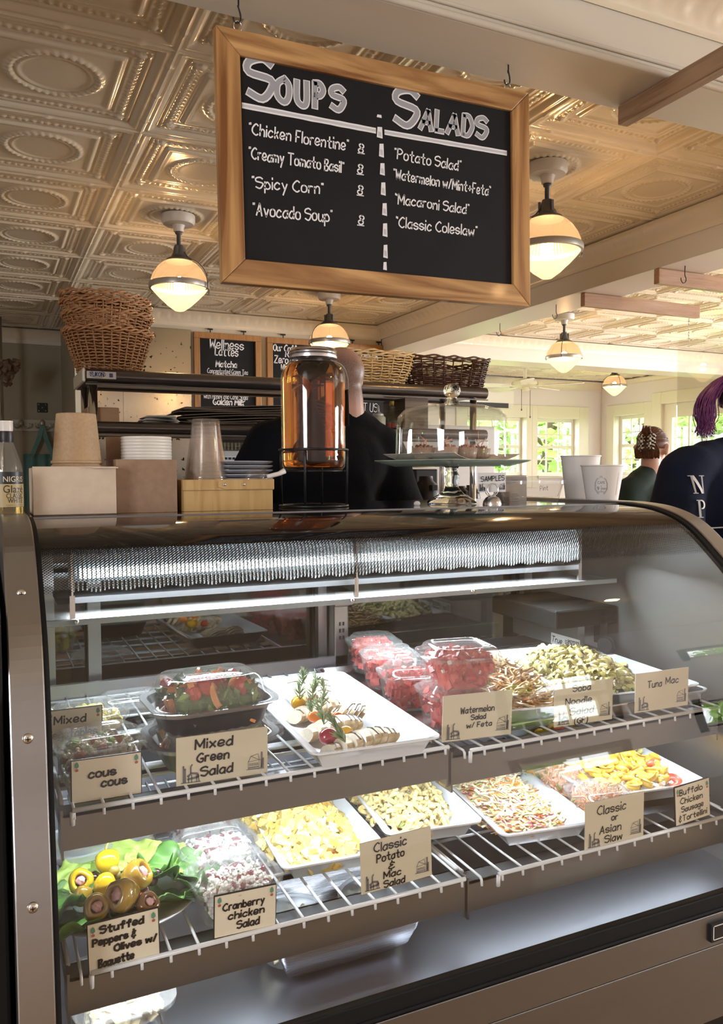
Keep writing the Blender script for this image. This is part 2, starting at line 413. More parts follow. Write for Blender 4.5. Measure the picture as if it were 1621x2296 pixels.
tiles(-6, 4, -1, 6); tiles(-6, 1, 6, 8); tiles(5, 12, -2, 6); tiles(5, 12, 6, 10); tiles(0, 7, -3, -2)

def cornice(name, a, b, inward, h=0.085, w=0.085, top=None, parent=None, leaf=0.075):
    """pressed tin cove from a to b (on the wall line), projecting towards inward"""
    a = Vector(a); b = Vector(b); L = (b - a).length; d = (b - a) / L; n = Vector(inward); top = CZ - 0.012 if top is None else top
    nu = int(L / 0.0125); nv = 12
    def fn(u, v):
        s = u * L; an = v * PI / 2
        ph = (s / leaf) % 1.0; q = v
        k = 0.006 * math.sin(PI * ph) * math.sin(PI * min(1, q * 1.05)) + 0.005 * max(0, math.sin(2 * PI * (s / leaf + 0.35 * math.sin(PI * q)))) * math.sin(PI * q)
        if q > 0.93 or q < 0.06: k = 0.006
        out = w * (1 - math.sin(an)) + k * 0.8; dn = h * (1 - math.cos(an)) + k * 0.6
        p = a + d * s + n * out; return (p.x, p.y, top - dn)
    m = MB().grid(fn, nu, nv)
    o = m.build(name, TIN, parent, smooth=True)
    if parent is None: o['kind'] = 'structure'
    return o
def mould(m, a, b, r, z):   # small half-round bead
    return m.tube([(a[0], a[1], z), (b[0], b[1], z)], r, 8)
# beam over the board, running along the case
bm = MB().box(-3.2, 1.577, BZ, 7.7, 1.768, CZ + 0.02); struct('beam_front', bm, BEAM, bevel=0.003)
struct('trim_1', mould(MB(), (-3.2, 1.577), (7.7, 1.577), 0.009, BZ + 0.009).tube([(-3.2, 1.572, BZ + 0.03), (7.7, 1.572, BZ + 0.03)], 0.005, 6), BEAM, smooth=True)
cornice('cornice_front', (-1.0, 1.577, 0), (4.2, 1.577, 0), (0, -1, 0), h=0.075, w=0.10, leaf=0.11)
cornice('cornice_front_back', (-3.0, 1.768, 0), (3.02, 1.768, 0), (0, 1, 0), h=0.05, w=0.05)
# beam running away to the back wall
struct('beam_side', MB().box(3.02, 1.768, BZ, 3.325, 6.10, CZ + 0.02), BEAM, bevel=0.003)
cornice('cornice_side', (3.02, 1.8, 0), (3.02, 6.1, 0), (-1, 0, 0), h=0.09, w=0.09)
cornice('cornice_side_right', (3.325, 6.0, 0), (3.325, 1.8, 0), (1, 0, 0), h=0.09, w=0.09)
struct('beam_back', MB().box(3.02, 6.08, BZ, 7.7, 6.38, CZ + 0.02), BEAM, bevel=0.003)
cornice('cornice_beam_back', (3.3, 6.08, 0), (7.67, 6.08, 0), (0, -1, 0), h=0.09, w=0.09)
# walls
struct('wall_back', MB().box(0.60, 6.10, 0, 3.32, 6.25, CZ + 0.02), mat('wall_beige', (0.60, 0.54, 0.42), 0.6))
cornice('cornice_back', (0.58, 6.10, 0), (3.02, 6.10, 0), (0, -1, 0), h=0.10, w=0.10)
struct('wall_recess', MB().box(-3.2, 7.38, 0, 0.75, 7.5, CZ + 0.02).box(0.60, 6.25, 0, 0.75, 7.4, CZ + 0.02), WALLG)
cornice('cornice_recess', (-3.0, 7.38, 0), (0.6, 7.38, 0), (0, -1, 0), h=0.09, w=0.09)
struct('trim_2', MB().box(-3.0, 7.355, H(1.085), 0.6, 7.38, H(1.115)).box(0.585, 6.075, 0, 0.64, 6.10, H(1.1)), TRIMP)
struct('wall_left', MB().box(-3.3, -3.8, 0, -3.18, 7.5, CZ + 0.02), WALLP)
YW = 8.68; XW = 7.67
def wall_with_holes(name, axis, pos, a0, a1, holes, m, th=0.18):
    """holes: (lo, hi, z0, z1) along the wall"""
    mb = MB(); hs = sorted(holes); cur = a0
    def bx(lo, hi, z0, z1):
        if hi - lo < 1e-4 or z1 - z0 < 1e-4: return
        if axis == 'y': mb.box(lo, pos, z0, hi, pos + th, z1)
        else: mb.box(pos, lo, z0, pos + th, hi, z1)
    for lo, hi, z0, z1 in hs:
        bx(cur, lo, 0, CZ + 0.02); bx(lo, hi, 0, z0); bx(lo, hi, z1, CZ + 0.02); cur = hi
    bx(cur, a1, 0, CZ + 0.02)
    return struct(name, mb, m)
def window(name, axis, pos, lo, hi, z0, z1, cols, rows, casing=0.11, th=0.18, cl=None, cr=None):
    root = thing(name, None, None, ((lo + hi) / 2, pos, z0) if axis == 'y' else (pos, (lo + hi) / 2, z0)); root['kind'] = 'structure'
    def bx(m, a, b, d0, d1, c0, c1):
        if axis == 'y': m.box(a, pos + d0, c0, b, pos + d1, c1)
        else: m.box(pos + d0, a, c0, pos + d1, b, c1)
    cs = MB(); w = casing; wl_ = cl or w; wr_ = cr or w
    bx(cs, lo - wl_, lo, -0.025, 0, z0 - w, z1 + w); bx(cs, hi, hi + wr_, -0.025, 0, z0 - w, z1 + w)
    bx(cs, lo, hi, -0.025, 0, z1, z1 + w); bx(cs, lo, hi, -0.05, 0, z0 - 0.04, z0)
    cs.build('casing', TRIMP, root, world=True, bevel=0.004)
    fr = MB(); s = 0.045
    bx(fr, lo, lo + s, 0.09, 0.13, z0, z1); bx(fr, hi - s, hi, 0.09, 0.13, z0, z1); bx(fr, lo + s, hi - s, 0.09, 0.13, z0, z0 + s); bx(fr, lo + s, hi - s, 0.09, 0.13, z1 - s, z1)
    if rows > 2: bx(fr, lo + s, hi - s, 0.085, 0.135, (z0 + z1) / 2 - 0.02, (z0 + z1) / 2 + 0.02)
    fr.build('sash_frame', TRIMP, root, world=True)
    a, b, c, d = lo + s, hi - s, z0 + s, z1 - s
    for i in range(1, cols):
        m = MB(); x = a + (b - a) * i / cols; bx(m, x - 0.008, x + 0.008, 0.10, 0.12, c, d); m.build('glazing_bar', TRIMP, root, world=True)
    for j in range(1, rows):
        if rows > 2 and j * 2 == rows: continue
        m = MB(); z = c + (d - c) * j / rows; bx(m, a, b, 0.101, 0.119, z - 0.008, z + 0.008); m.build('glazing_bar', TRIMP, root, world=True)
    for i in range(cols):
        for j in range(rows):
            m = MB(); bx(m, a + (b - a) * i / cols, a + (b - a) * (i + 1) / cols, 0.109, 0.111, c + (d - c) * j / rows, c + (d - c) * (j + 1) / rows)
            m.build('pane', GLASSP, root, world=True)
    return root
px2x = lambda px: P(px, 1000, y=YW).x
px2y = lambda px: P(px, 1000, x=XW).y
zt = P(1245, 938, y=YW).z; zb = P(1245, 1066, y=YW).z
wa = (px2x(1203), px2x(1296), zb, zt); wb = (px2x(1046), px2x(1178), zb, zt)
wall_with_holes('wall_far', 'y', YW, 3.2, 7.85, [wa, wb], WALLP)
gp = (wa[0] - wb[1]) / 2 - .0005
window('window_1', 'y', YW, *wa, 3, 4, casing=0.16, cl=gp); window('window_2', 'y', YW, *wb, 4, 4, casing=0.16, cr=gp)
wc = (px2y(1446), px2y(1378), P(1410, 1066, x=XW).z, P(1410, 930, x=XW).z)
dr = (px2y(1640), px2y(1484), 0.0, P(1500, 905, x=XW).z)
wall_with_holes('wall_right', 'x', XW, -3.8, 8.7, [wc, dr], WALLP)
window('window_3', 'x', XW, *wc, 3, 4, casing=0.14)
# customers' side wall behind the lens, with two windows
wf = (3.85, 4.9, H(-0.62), H(-0.20)); wg = (5.95, 7.2, H(-0.12), H(0.28))
wall_with_holes('wall_front', 'y', -3.86, -3.3, 7.85, [wf, wg], WALLP)
for nm, q in (('window_4', wf), ('window_5', wg)):
    r_ = window(nm, 'y', -3.68, *q, 3, 2, casing=0.12)
    for c_ in [c for c in bpy.data.objects if c.parent == r_ and not c.name.startswith('casing')]:
        for v in c_.data.vertices: v.co.y -= 0.23
door = thing('door_1', None, None, (XW, (dr[0] + dr[1]) / 2, 0)); door['kind'] = 'structure'
dm = MB(); lo, hi, z1 = dr[0], dr[1], dr[3]
dm.box(XW - 0.03, lo - 0.15, 0, XW, lo, z1 + 0.15).box(XW - 0.03, hi, 0, XW, hi + 0.15, z1 + 0.15).box(XW - 0.03, lo, z1, XW, hi, z1 + 0.15)
dm.build('door_casing', TRIMP, door, world=True, bevel=0.004)
g0, g1, gz = lo + 0.12, hi - 0.13, z1 - 0.17
lf = MB().box(XW + 0.03, g1, 0, XW + 0.07, hi, z1).box(XW + 0.03, lo, 0, XW + 0.07, g0, z1).box(XW + 0.03, g0, gz, XW + 0.07, g1, z1).box(XW + 0.03, g0, 0, XW + 0.07, g1, H(-0.35))
lf.build('door_leaf', TRIMP, door, world=True)
for i in range(1, 3):
    y = g0 + (g1 - g0) * i / 3; MB().box(XW + 0.035, y - 0.012, H(-0.35), XW + 0.065, y + 0.012, gz).build('glazing_bar', TRIMP, door, world=True)
MB().box(XW + 0.049, g0, H(-0.35), XW + 0.051, g1, gz).build('pane', GLASSP, door, world=True)
MB().box(XW - 0.012, hi - 0.012, H(0.2), XW + 0.03, hi + 0.012, H(0.3)).build('hinge', BLACK, door, world=True)
cornice('cornice_far', (3.3, YW, 0), (XW, YW, 0), (0, -1, 0), h=0.11, w=0.11)
cornice('cornice_right', (XW, YW, 0), (XW, 6.38, 0), (-1, 0, 0), h=0.06, w=0.05)
cornice('cornice_right_near', (XW, 6.08, 0), (XW, 2.0, 0), (-1, 0, 0), h=0.09, w=0.09)

# ------------------------------------------------------------------ outdoors
struct('ground', MB().box(-20, 9.1, -0.6, 40, 40, -0.4).box(7.95, -20, -0.6, 40, 9.1, -0.4).box(-20, -20, -0.6, 7.95, -3.9, -0.4), mat('grass', (0.16, 0.26, 0.05), 0.9, var=(0.22, 0.33, 0.08), scale=2))
LEAF = mat('leaf_green', (0.20, 0.36, 0.05), 0.6, var=(0.34, 0.50, 0.09), scale=2.0); BARK = mat('bark', (0.10, 0.07, 0.05), 0.9, bump=0.5)
b_ = LEAF.node_tree.nodes['Principled BSDF']; b_.inputs['Transmission Weight'].default_value = 0.0
def tree(x, y, r, h, label, seed):
    rn = random.Random(seed); t = thing('leafy_tree', label, 'tree', (x, y, -0.4), group='leafy trees outside the windows')
    tr = MB().tube(spline([(0, 0, 0), (0.05, 0.02, 1.0), (-0.04, 0.06, 2.2), (0.1, 0, h * 0.7)], 4), [0.16] * 4 + [0.13] * 4 + [0.09] * 4 + [0.05], 8)
    for k in range(6):
        a = k * 1.1; z = 1.0 + 0.35 * k; tr.tube([(0, 0, z), (math.cos(a) * r * 0.5, math.sin(a) * r * 0.5, z + 0.5), (math.cos(a) * r * 0.9, math.sin(a) * r * 0.9, z + 0.8)], [0.05, 0.035, 0.012], 6)
    tr.build('trunk', BARK, t, smooth=True)
    n = 1500; vs = []; fs = []
    for k in range(n):
        d = Vector((rn.gauss(0, 1), rn.gauss(0, 1), rn.gauss(0, 0.9))).normalized() * r * rn.uniform(0.3, 1.0) ** 0.5
        c = Vector((0, 0, h * 0.55)) + Vector((d.x, d.y, d.z * h * 0.42 / r)); s = rn.uniform(0.09, 0.19)
        u = Vector((rn.gauss(0, 1), rn.gauss(0, 1), rn.gauss(0, .6))).normalized(); w = u.orthogonal().normalized()
        o = len(vs); vs += [c - u * s, c + w * s * 0.5, c + u * s, c - w * s * 0.5]; fs += [(o, o + 1, o + 2), (o, o + 2, o + 3)]
    m = MB(); m.add(vs, fs); m.build('crown', LEAF, t, smooth=False)['kind'] = 'stuff'
for i, (x, y, r, h) in enumerate([(6.9, 12.6, 1.35, 4.2), (9.9, 12.6, 1.4, 4.6), (13.2, 13.6, 1.6, 5.0), (11.6, 9.6, 1.3, 4.2), (15.4, 10.6, 1.6, 5.2), (12.0, 6.4, 1.3, 4.5), (15.4, 7.0, 1.6, 5.4), (4.6, 15.4, 1.4, 4.6), (7.2, -9.4, 1.1, 3.0), (13.5, -9.4, 1.2, 3.2)]):
    tree(x, y, r, h, 'leafy green tree outside ' + ['the window above the cake dome', 'the far window right of the corner lamp', 'and beyond the room corner', 'the window left of the clip-haired woman', 'and farthest behind the right wall', 'the glazed door', 'and farther away behind the glazed door', 'and farthest behind the far wall', 'the left window of the customers side wall', 'the right window of the customers side wall'][i], i)

# ------------------------------------------------------------------ wooden bars and hanging pane under the beams
def bar(y0, y1, x0, x1, z0, z1, label, m):
    o = MB().box(x0, y0, z0, x1, y1, z1).build('ceiling_bar', m, None, bevel=0.003)
    return tag(o, label, 'wooden bar', 'wooden bars screwed under the beams')
pz = BZ - 0.0
q = P(1385, 237, z=1.0)
bar(0.95, q.y, q.x, q.x + 0.035, BZ - 0.052, BZ - 0.001, 'short brown wooden bar under the front beam, above the board corner', wood('bar_wood_y', (0.33, 0.20, 0.11), (0.22, 0.12, 0.06), 'y'))
b2 = P(1311, 655, z=1.0); b2e = P(1570, 680, y=b2.y)
BARW = wood('bar_wood_x', (0.46, 0.28, 0.17), (0.36, 0.20, 0.11), 'x')
bar(b2.y, b2.y + 0.035, b2.x, b2e.x, BZ - 0.075, BZ - 0.001, 'wooden bar with the chain, jutting from the side beam, farther one', BARW)
b1 = P(1478, 600, z=1.0)
bar(b1.y, b1.y + 0.035, b1.x, b1.x + 0.9, BZ - 0.075, BZ - 0.001, 'wooden bar jutting from the side beam, nearer one behind the black hook', BARW)
# hanging clear pane
ph = P(1550, 765, y=b2.y); xp = P(1550, 700, y=b2.y).x
pane = thing('hanging_pane', 'clear acrylic pane hanging on a chain from the wooden bar, over the purple-haired person', 'pane', (xp, b2.y, H(0.2)))
y_far = b2.y + 0.10
MB().box(xp - 0.003, b1.y - 0.3, H(-0.05), xp + 0.003, y_far, ph.z + 0.02).build('acrylic_sheet', clear('acrylic', (0.97, 0.97, 0.95), 0.10, 0.5, 0.01, 0.03, (1.0, 0.9, 0.75)), pane, world=True)
ch = MB(); z = BZ - 0.08; k = 0
while z > ph.z + 0.004:
    r = 0.007; a = (k % 2) * PI / 2
    ring = [(xp + math.cos(t) * r * 0.6 * math.cos(a), b2.y + 0.017 + math.cos(t) * r * 0.6 * math.sin(a), z - 0.009 + math.sin(t) * 0.011) for t in [i * PI / 4 for i in range(8)]]
    ch.tube(ring, 0.0018, 5, closed=True); z -= 0.017; k += 1
ch.build('chain', CHROME, pane, world=True, smooth=True)

def hook(loc, label, s=1.0):
    pts = [(0, 0, 0), (0, 0, -0.045), (0.008, 0, -0.06), (0.004, 0, -0.078), (-0.012, 0, -0.084), (-0.024, 0, -0.072), (-0.026, 0, -0.06)]
    o = MB().tube([Vector(p) * s for p in spline(pts, 4)], 0.0024, 6).build('ceiling_hook', BLACK, None, smooth=True, loc=loc)
    return tag(o, label, 'hook')
for px, py, l in ((1536, 596, 'black S-shaped hook hanging in front of the nearer wooden bar'), (1247, 683, 'black hook under the side beam above the middle lamp'), (1121, 725, 'small black hook far down the side beam')):
    p = P(px, py, z=1.0); hook(p, l, 1.0)

# ------------------------------------------------------------------ pendant lamps
def lamp_glass(name, tint, share, em, es, dim):
    m = bpy.data.materials.new(name); m.use_nodes = True; MT[name] = m; nt = m.node_tree; nt.nodes.clear(); N = nt.nodes.new; tlc = tuple(c * dim for c in tint)
    out = N('ShaderNodeOutputMaterial'); tr = N('ShaderNodeBsdfTransparent'); tr.inputs[0].default_value = (*tint, 1); tl = N('ShaderNodeBsdfTranslucent'); tl.inputs[0].default_value = (*tlc, 1)
    em_ = N('ShaderNodeEmission'); em_.inputs[0].default_value = (*em, 1); em_.inputs[1].default_value = es; gl = N('ShaderNodeBsdfGlossy'); gl.inputs['Roughness'].default_value = .12
    m1 = N('ShaderNodeMixShader'); m1.inputs[0].default_value = share; m2 = N('ShaderNodeAddShader'); m3 = N('ShaderNodeMixShader'); m3.inputs[0].default_value = .05
    nt.links.new(tr.outputs[0], m1.inputs[2]); nt.links.new(tl.outputs[0], m1.inputs[1]); nt.links.new(m1.outputs[0], m2.inputs[0]); nt.links.new(em_.outputs[0], m2.inputs[1]); nt.links.new(m2.outputs[0], m3.inputs[1]); nt.links.new(gl.outputs[0], m3.inputs[2]); nt.links.new(m3.outputs[0], out.inputs[0]); return m
GLOW = lamp_glass('lamp_glass_upper', (0.95, 0.78, 0.58), .42, (1.0, 0.58, 0.28), .30, .05)
GLOWB = lamp_glass('lamp_glass_lower', (0.97, 0.84, 0.64), .42, (1.0, 0.66, 0.34), .75, .10)
BULB = mat('lamp_bulb', (1, 1, 1), 0.3, emit=(1.0, 0.70, 0.38), es=330.0)
LAMPM = mat('lamp_metal', (0.42, 0.39, 0.34), 0.35, metal=0.6); LAMPD = mat('lamp_socket_metal', (0.09, 0.085, 0.08), 0.5, metal=0.5); LAMPW = mat('lamp_canopy_paint', (0.55, 0.50, 0.44), 0.4)
def lamp_proto():
    t = thing('pendant_lamp', '', 'lamp', group='ribbed glass pendant lamps')
    MB().lathe([(0.0, 0.0), (0.077, 0.0), (0.077, -0.030), (0.070, -0.042), (0.030, -0.045), (0.026, -0.055), (0.022, -0.075), (0.0, -0.078)], 32).build('canopy', LAMPW, t, smooth=True, autos=35)
    MB().lathe([(0.0, -0.07), (0.016, -0.075), (0.016, -0.085), (0.010, -0.088), (0.010, -0.14), (0.0, -0.145)], 16).build('stem', LAMPD, t, smooth=True)
    sk = MB().lathe([(0.0, -0.135), (0.020, -0.138), (0.024, -0.150), (0.028, -0.175), (0.034, -0.190), (0.060, -0.205), (0.064, -0.215), (0.0, -0.216)], 20)
    for a in (0.4, 2.0, 4.2): sk.cbox((0.03 * math.cos(a), 0.03 * math.sin(a), -0.165), (0.010, 0.010, 0.04), (0, 0, a))
    sk.build('socket', LAMPD, t, smooth=True, autos=35)
    rib = lambda a, z: 1 + 0.010 * math.cos(a * 60)
    MB().lathe([(0.056, -0.208), (0.078, -0.222), (0.100, -0.243), (0.118, -0.270), (0.129, -0.298), (0.132, -0.318)], 180, wob=rib).build('upper_shade', GLOW, t, smooth=True)
    MB().lathe([(0.132, -0.338), (0.118, -0.356), (0.090, -0.385), (0.055, -0.418), (0.022, -0.442), (0.0, -0.447)], 96, wob=lambda a, z: 1 + 0.004 * math.cos(a * 32)).build('lower_globe', GLOWB, t, smooth=True)
    MB().lathe([(0.132, -0.316), (0.140, -0.316), (0.142, -0.327), (0.140, -0.340), (0.130, -0.341)], 64).build('band', LAMPM, t, smooth=True, autos=50)
    MB().ell((0, 0, -.318), (.026, .026, .036), 14, 10).build('bulb', BULB, t, smooth=True)
    cl = MB()
    for a in (-0.75, 0.15, 2.4):
        c, s = math.cos(a), math.sin(a)
        cl.tube([(c * r, s * r, z) for r, z in [(v.x, v.y) for v in spline([(0.03, -0.17, 0), (0.05, -0.198, 0), (0.10, -0.226, 0), (0.134, -0.265, 0), (0.147, -0.31, 0), (0.148, -0.345, 0), (0.138, -0.352, 0)], 4)]], 0.0028, 6)
    cl.build('clasp_wire', LAMPD, t, smooth=True)
    return t
lp = lamp_proto()
LAMPS = [((0.846, 3.85), 'glowing ribbed glass pendant lamp left of the hanging menu board'), ((2.03, 2.62), 'largest glowing pendant lamp, half behind the right edge of the menu board'),
         ((2.125, 5.078), 'glowing pendant lamp directly above the honey jar'), ((4.06, 5.02), 'glowing pendant lamp below the wooden bar in the bright room'), (None, 'smallest pendant lamp, near the far windows'), ((2.27, 0.06), 'pendant lamp over the customers, seen only as a glow in the curved glass')]
for i, (xy, l) in enumerate(LAMPS):
    if xy is None:
        v = P(1378, 860, y=7.35); xy = (v.x, v.y)
    o = lp if i == 0 else dup(lp)
    o.location = (xy[0], xy[1], CZ - 0.008); o.rotation_euler = (0, 0, 0.5 * i); o['label'] = l
    if i == 4: o.location.z = P(1378, 888, y=xy[1]).z + 0.447
# ------------------------------------------------------------------ refrigerated display case
X0, X1 = 0.017, 1.297; XI0, XI1 = 0.057, 1.257; YB = 1.80
case = thing('display_case', 'curved glass refrigerated display case with stainless steel ends and white wire shelves', 'display case', (0.66, 1.35, 0))
# glass profile (y, z rel. to lens) from the foot of the glass to the top
GP = [(0.950, -0.712), (0.957, -0.62), (0.978, -0.484), (1.000, -0.389), (1.015, -0.300), (1.046, -0.212), (1.106, -0.152), (1.173, -0.103), (1.243, -0.080), (1.318, -0.072), (1.36, -0.071)]
GPs = [(p.x, p.y) for p in spline([(a, b, 0) for a, b in GP], 6)]
prof = [(y, H(z)) for y, z in GPs]
# end panels: slab with the glass outline
def end_poly(off):
    out = []
    n = len(prof)
    for i, (y, z) in enumerate(prof):
        a = prof[max(i - 1, 0)]; b = prof[min(i + 1, n - 1)]; t = Vector((b[0] - a[0], b[1] - a[1])).normalized()
        out.append((y - t.y * off, z + t.x * off))
    return [(prof[0][0] - off, 0.12)] + out + [(YB, prof[-1][1] + off), (YB, 0.12)]
ep = end_poly(0.006)
for x0, x1 in ((X0, XI0), (XI1, X1)):
    o = MB().prism(ep, x0, x1, 'x').build('end_panel', STEELV, case, world=True, bevel=0.002)
# black gasket strips between glass and ends
for x0, x1 in ((XI0, XI0 + 0.006), (XI1 - 0.012, XI1)):
    ins = end_poly(0.003)[1:-2]; inn = end_poly(-0.010)[1:-2]
    m = MB(); k = len(ins)
    vs = [(x0, a, b) for a, b in ins] + [(x0, a, b) for a, b in inn] + [(x1, a, b) for a, b in ins] + [(x1, a, b) for a, b in inn]
    fs = []
    for i in range(k - 1):
        fs += [(i, i + 1, k + i + 1, k + i), (2 * k + i, 3 * k + i, 3 * k + i + 1, 2 * k + i + 1), (i, 2 * k + i, 2 * k + i + 1, i + 1), (k + i, k + i + 1, 3 * k + i + 1, 3 * k + i)]
    m.add(vs, fs).build('gasket', BLACKRUB, case, world=True)
# screws on the left end
for px, py in ((48, 1350), (62, 1643), (72, 1980)):
    z = P(px, py, y=1.03).z; y = np.interp(z - EYE, [b for a, b in GP], [a for a, b in GP]) - 0.0065; x = P(px, py, y=y).x
    s = MB().lathe([(0.0, 0.003), (0.003, 0.003), (0.0058, 0.0015), (0.0062, 0.0)], 16)
    M = Matrix.Translation((x, y, z)) @ Euler((PI / 2, 0, 0)).to_matrix().to_4x4(); s.v = [tuple(M @ Vector(p)) for p in s.v]
    s.mat(1).cbox((x, y - 0.003, z), (0.0055, 0.0008, 0.0012)).cbox((x, y - 0.003, z), (0.0012, 0.0008, 0.0055))
    s.build('screw', [CHROME, BLACK], case, world=True, smooth=True)
# curved front glass with a printed black dot band near the top
gm = MB(); n = len(prof)
L = [0.0]
for i in range(1, n): L.append(L[-1] + math.hypot(prof[i][0] - prof[i - 1][0], prof[i][1] - prof[i - 1][1]))
LT = L[-1]
gg = MB()
for s in (0, 1):
    pl = prof if s == 0 else [(a, b) for a, b in end_poly(-0.005)[1:-2]]
    gg.add([(x, y, z) for (y, z) in pl for x in (XI0 + 0.004, XI1 - 0.004)], [(2 * i, 2 * i + 1, 2 * i + 3, 2 * i + 2) for i in range(n - 1)])
    if s: gg.add([(XI0 + .004, *prof[0]), (XI1 - .004, *prof[0]), (XI1 - .004, *pl[0]), (XI0 + .004, *pl[0])], [(0, 1, 2, 3)])
FG = clear('front_glass', (0.985, 0.99, 0.985), 0.030, 0.85, 0.0)
nt = FG.node_tree; out = [x for x in nt.nodes if x.type == 'OUTPUT_MATERIAL'][0]; prev = out.inputs[0].links[0].from_socket
uv = nt.nodes.new('ShaderNodeUVMap'); uv.uv_map = 'frit'; sx = nt.nodes.new('ShaderNodeSeparateXYZ'); nt.links.new(uv.outputs[0], sx.inputs[0])
def math_(op, a, b=None, c=None):
    m = nt.nodes.new('ShaderNodeMath'); m.operation = op
    for i, v in enumerate((a, b, c)):
        if v is None: continue
        if isinstance(v, (int, float)): m.inputs[i].default_value = v
        else: nt.links.new(v, m.inputs[i])
    return m.outputs[0]
pit = 0.0034
ru = math_('MULTIPLY', math_('ADD', sx.outputs[0], sx.outputs[1]), 1 / pit / 1.414); rv = math_('MULTIPLY', math_('SUBTRACT', sx.outputs[0], sx.outputs[1]), 1 / pit / 1.414)
fu = math_('SUBTRACT', math_('FRACT', ru), 0.5); fv = math_('SUBTRACT', math_('FRACT', rv), 0.5)
dd = math_('SQRT', math_('ADD', math_('MULTIPLY', fu, fu), math_('MULTIPLY', fv, fv)))
# v = arc length from the foot; radius grows towards the top, solid above
mr = nt.nodes.new('ShaderNodeMapRange'); mr.inputs['From Min'].default_value = LT - 0.275; mr.inputs['From Max'].default_value = LT - 0.185
mr.inputs['To Min'].default_value = 0.20; mr.inputs['To Max'].default_value = 0.47; nt.links.new(sx.outputs[1], mr.inputs[0])
on_ = math_('MULTIPLY', math_('LESS_THAN', dd, mr.outputs[0]), math_('GREATER_THAN', sx.outputs[1], LT - 0.275))
on_ = math_('MAXIMUM', on_, math_('GREATER_THAN', sx.outputs[1], LT - 0.19))
bb = nt.nodes.new('ShaderNodeBsdfPrincipled'); bb.inputs['Base Color'].default_value = (0.012, 0.012, 0.013, 1); bb.inputs['Roughness'].default_value = 0.07; bb.inputs['Specular IOR Level'].default_value = 0.5
mx = nt.nodes.new('ShaderNodeMixShader'); nt.links.new(on_, mx.inputs[0]); nt.links.new(prev, mx.inputs[1]); nt.links.new(bb.outputs[0], mx.inputs[2]); nt.links.new(mx.outputs[0], out.inputs[0])
go = gg.build('front_glass', FG, case, world=True, smooth=True)
ul = go.data.uv_layers.new(name='frit'); vy = L + L
for lp_ in go.data.loops:
    vi = lp_.vertex_index; k = vi // 2
    arc = vy[k] if k < 2 * n else 0.0
    ul.data[lp_.index].uv = (go.data.vertices[vi].co.x, arc)
# top deck
MB().box(XI0, 1.355, H(-0.095), XI1, YB, H(-0.071)).build('top_deck', BLACKGLOSS, case, world=True, bevel=0.002)
MB().box(XI0, 1.350, H(-0.074), XI1, 1.355, H(-0.069)).build('top_trim', STEEL, case, world=True)
# base panels
MB().box(XI0 + 0.0, 0.947, H(-0.742), XI1, 0.962, H(-0.712)).box(XI0, 0.944, H(-0.7405), XI1, 0.949, H(-0.735)).build('base_gasket', BLACKRUB, case, world=True, bevel=0.002)
MB().box(XI0, 0.946, H(-0.7985), XI1, 0.97, H(-0.743)).build('front_fascia', STEEL, case, world=True, bevel=0.0015)
MB().box(XI0, 0.948, H(-0.93), XI1, 0.97, H(-0.8005)).build('lower_panel', STEEL, case, world=True, bevel=0.0015)
MB().box(XI0, 0.99, 0.0, XI1, 1.02, H(-0.935)).build('toe_kick', BLACK, case, world=True)
lg = MB().box(1.078, 0.940, H(-0.787), 1.2, 0.946, H(-0.756)).mat(1)
for a, b, c, d in ((1.082, 1.196, -0.7605, -0.7592), (1.082, 1.196, -0.7838, -0.7825), (1.082, 1.0832, -0.7838, -0.7592), (1.1948, 1.196, -0.7838, -0.7592)): lg.box(a, 0.9394, H(c), b, 0.9405, H(d))
lg.build('name_plate', [BLACK, CHALK], case, world=True)
# interior
MB().box(XI0, 0.965, H(-0.755), XI1, 1.66, H(-0.742)).build('deck_floor', STEELY, case, world=True)
for i in range(7):   # embossed drain lines of the deck
    pass
MB().box(XI0, 1.665, 0.12, XI1, YB, H(-0.60)).box(XI0, 1.665, H(-0.62), XI1, 1.69, H(-0.58)).build('rear_sill', STEELY, case, world=True)
inn = mat('interior_liner', (0.36, 0.36, 0.35), 0.36, metal=0.9)
lin = [(a + 0.012, b - 0.012) for a, b in prof][:-1] + [(1.66, H(-0.10)), (1.66, H(-0.742)), (0.985, H(-0.742))]
MB().prism(lin, XI1 - 0.002, XI1 + 0.001, 'x').build('side_liner', inn, case, world=True)
MB().prism(lin, XI0 - 0.001, XI0 + 0.002, 'x').build('side_liner', inn, case, world=True)
MB().box(XI0, 1.38, H(-0.115), XI1, YB, H(-0.097)).build('ceiling_liner', BLACK, case, world=True)
# rear sliding door frames and panes
DK = mat('dark_frame', (0.05, 0.055, 0.06), 0.35, metal=0.4)
fr = MB()
for px, w in ((112, 0.010), (213, 0.012), (722, 0.010), (1180, 0.012)):
    x = P(px, 1500, y=1.64).x; fr = MB(); fr.box(x - w, 1.635, H(-0.58), x + w, 1.655, H(-0.115)).build('door_stile', STEELV, case, world=True)
x5 = P(758, 1450, y=1.62).x
MB().box(x5 - 0.017, 1.60, H(-0.58), x5 + 0.017, 1.655, H(-0.29)).box(x5 - 0.022, 1.585, H(-0.29), x5 + 0.022, 1.655, H(-0.255)).build('shelf_standard', STEELV, case, world=True, bevel=0.003)
sl = MB()
for z in (-0.33, -0.345, -0.36): sl.box(x5 - 0.006, 1.5985, H(z) - 0.004, x5 - 0.002, 1.5995, H(z) + 0.004).box(x5 + 0.002, 1.5985, H(z) - 0.004, x5 + 0.006, 1.5995, H(z) + 0.004)
sl.build('standard_slots', BLACK, case, world=True)
MB().box(XI0, 1.66, H(-0.155), XI1, 1.70, H(-0.115)).box(XI0, 1.66, H(-0.60), XI1, 1.70, H(-0.57)).build('door_track', DK, case, world=True)
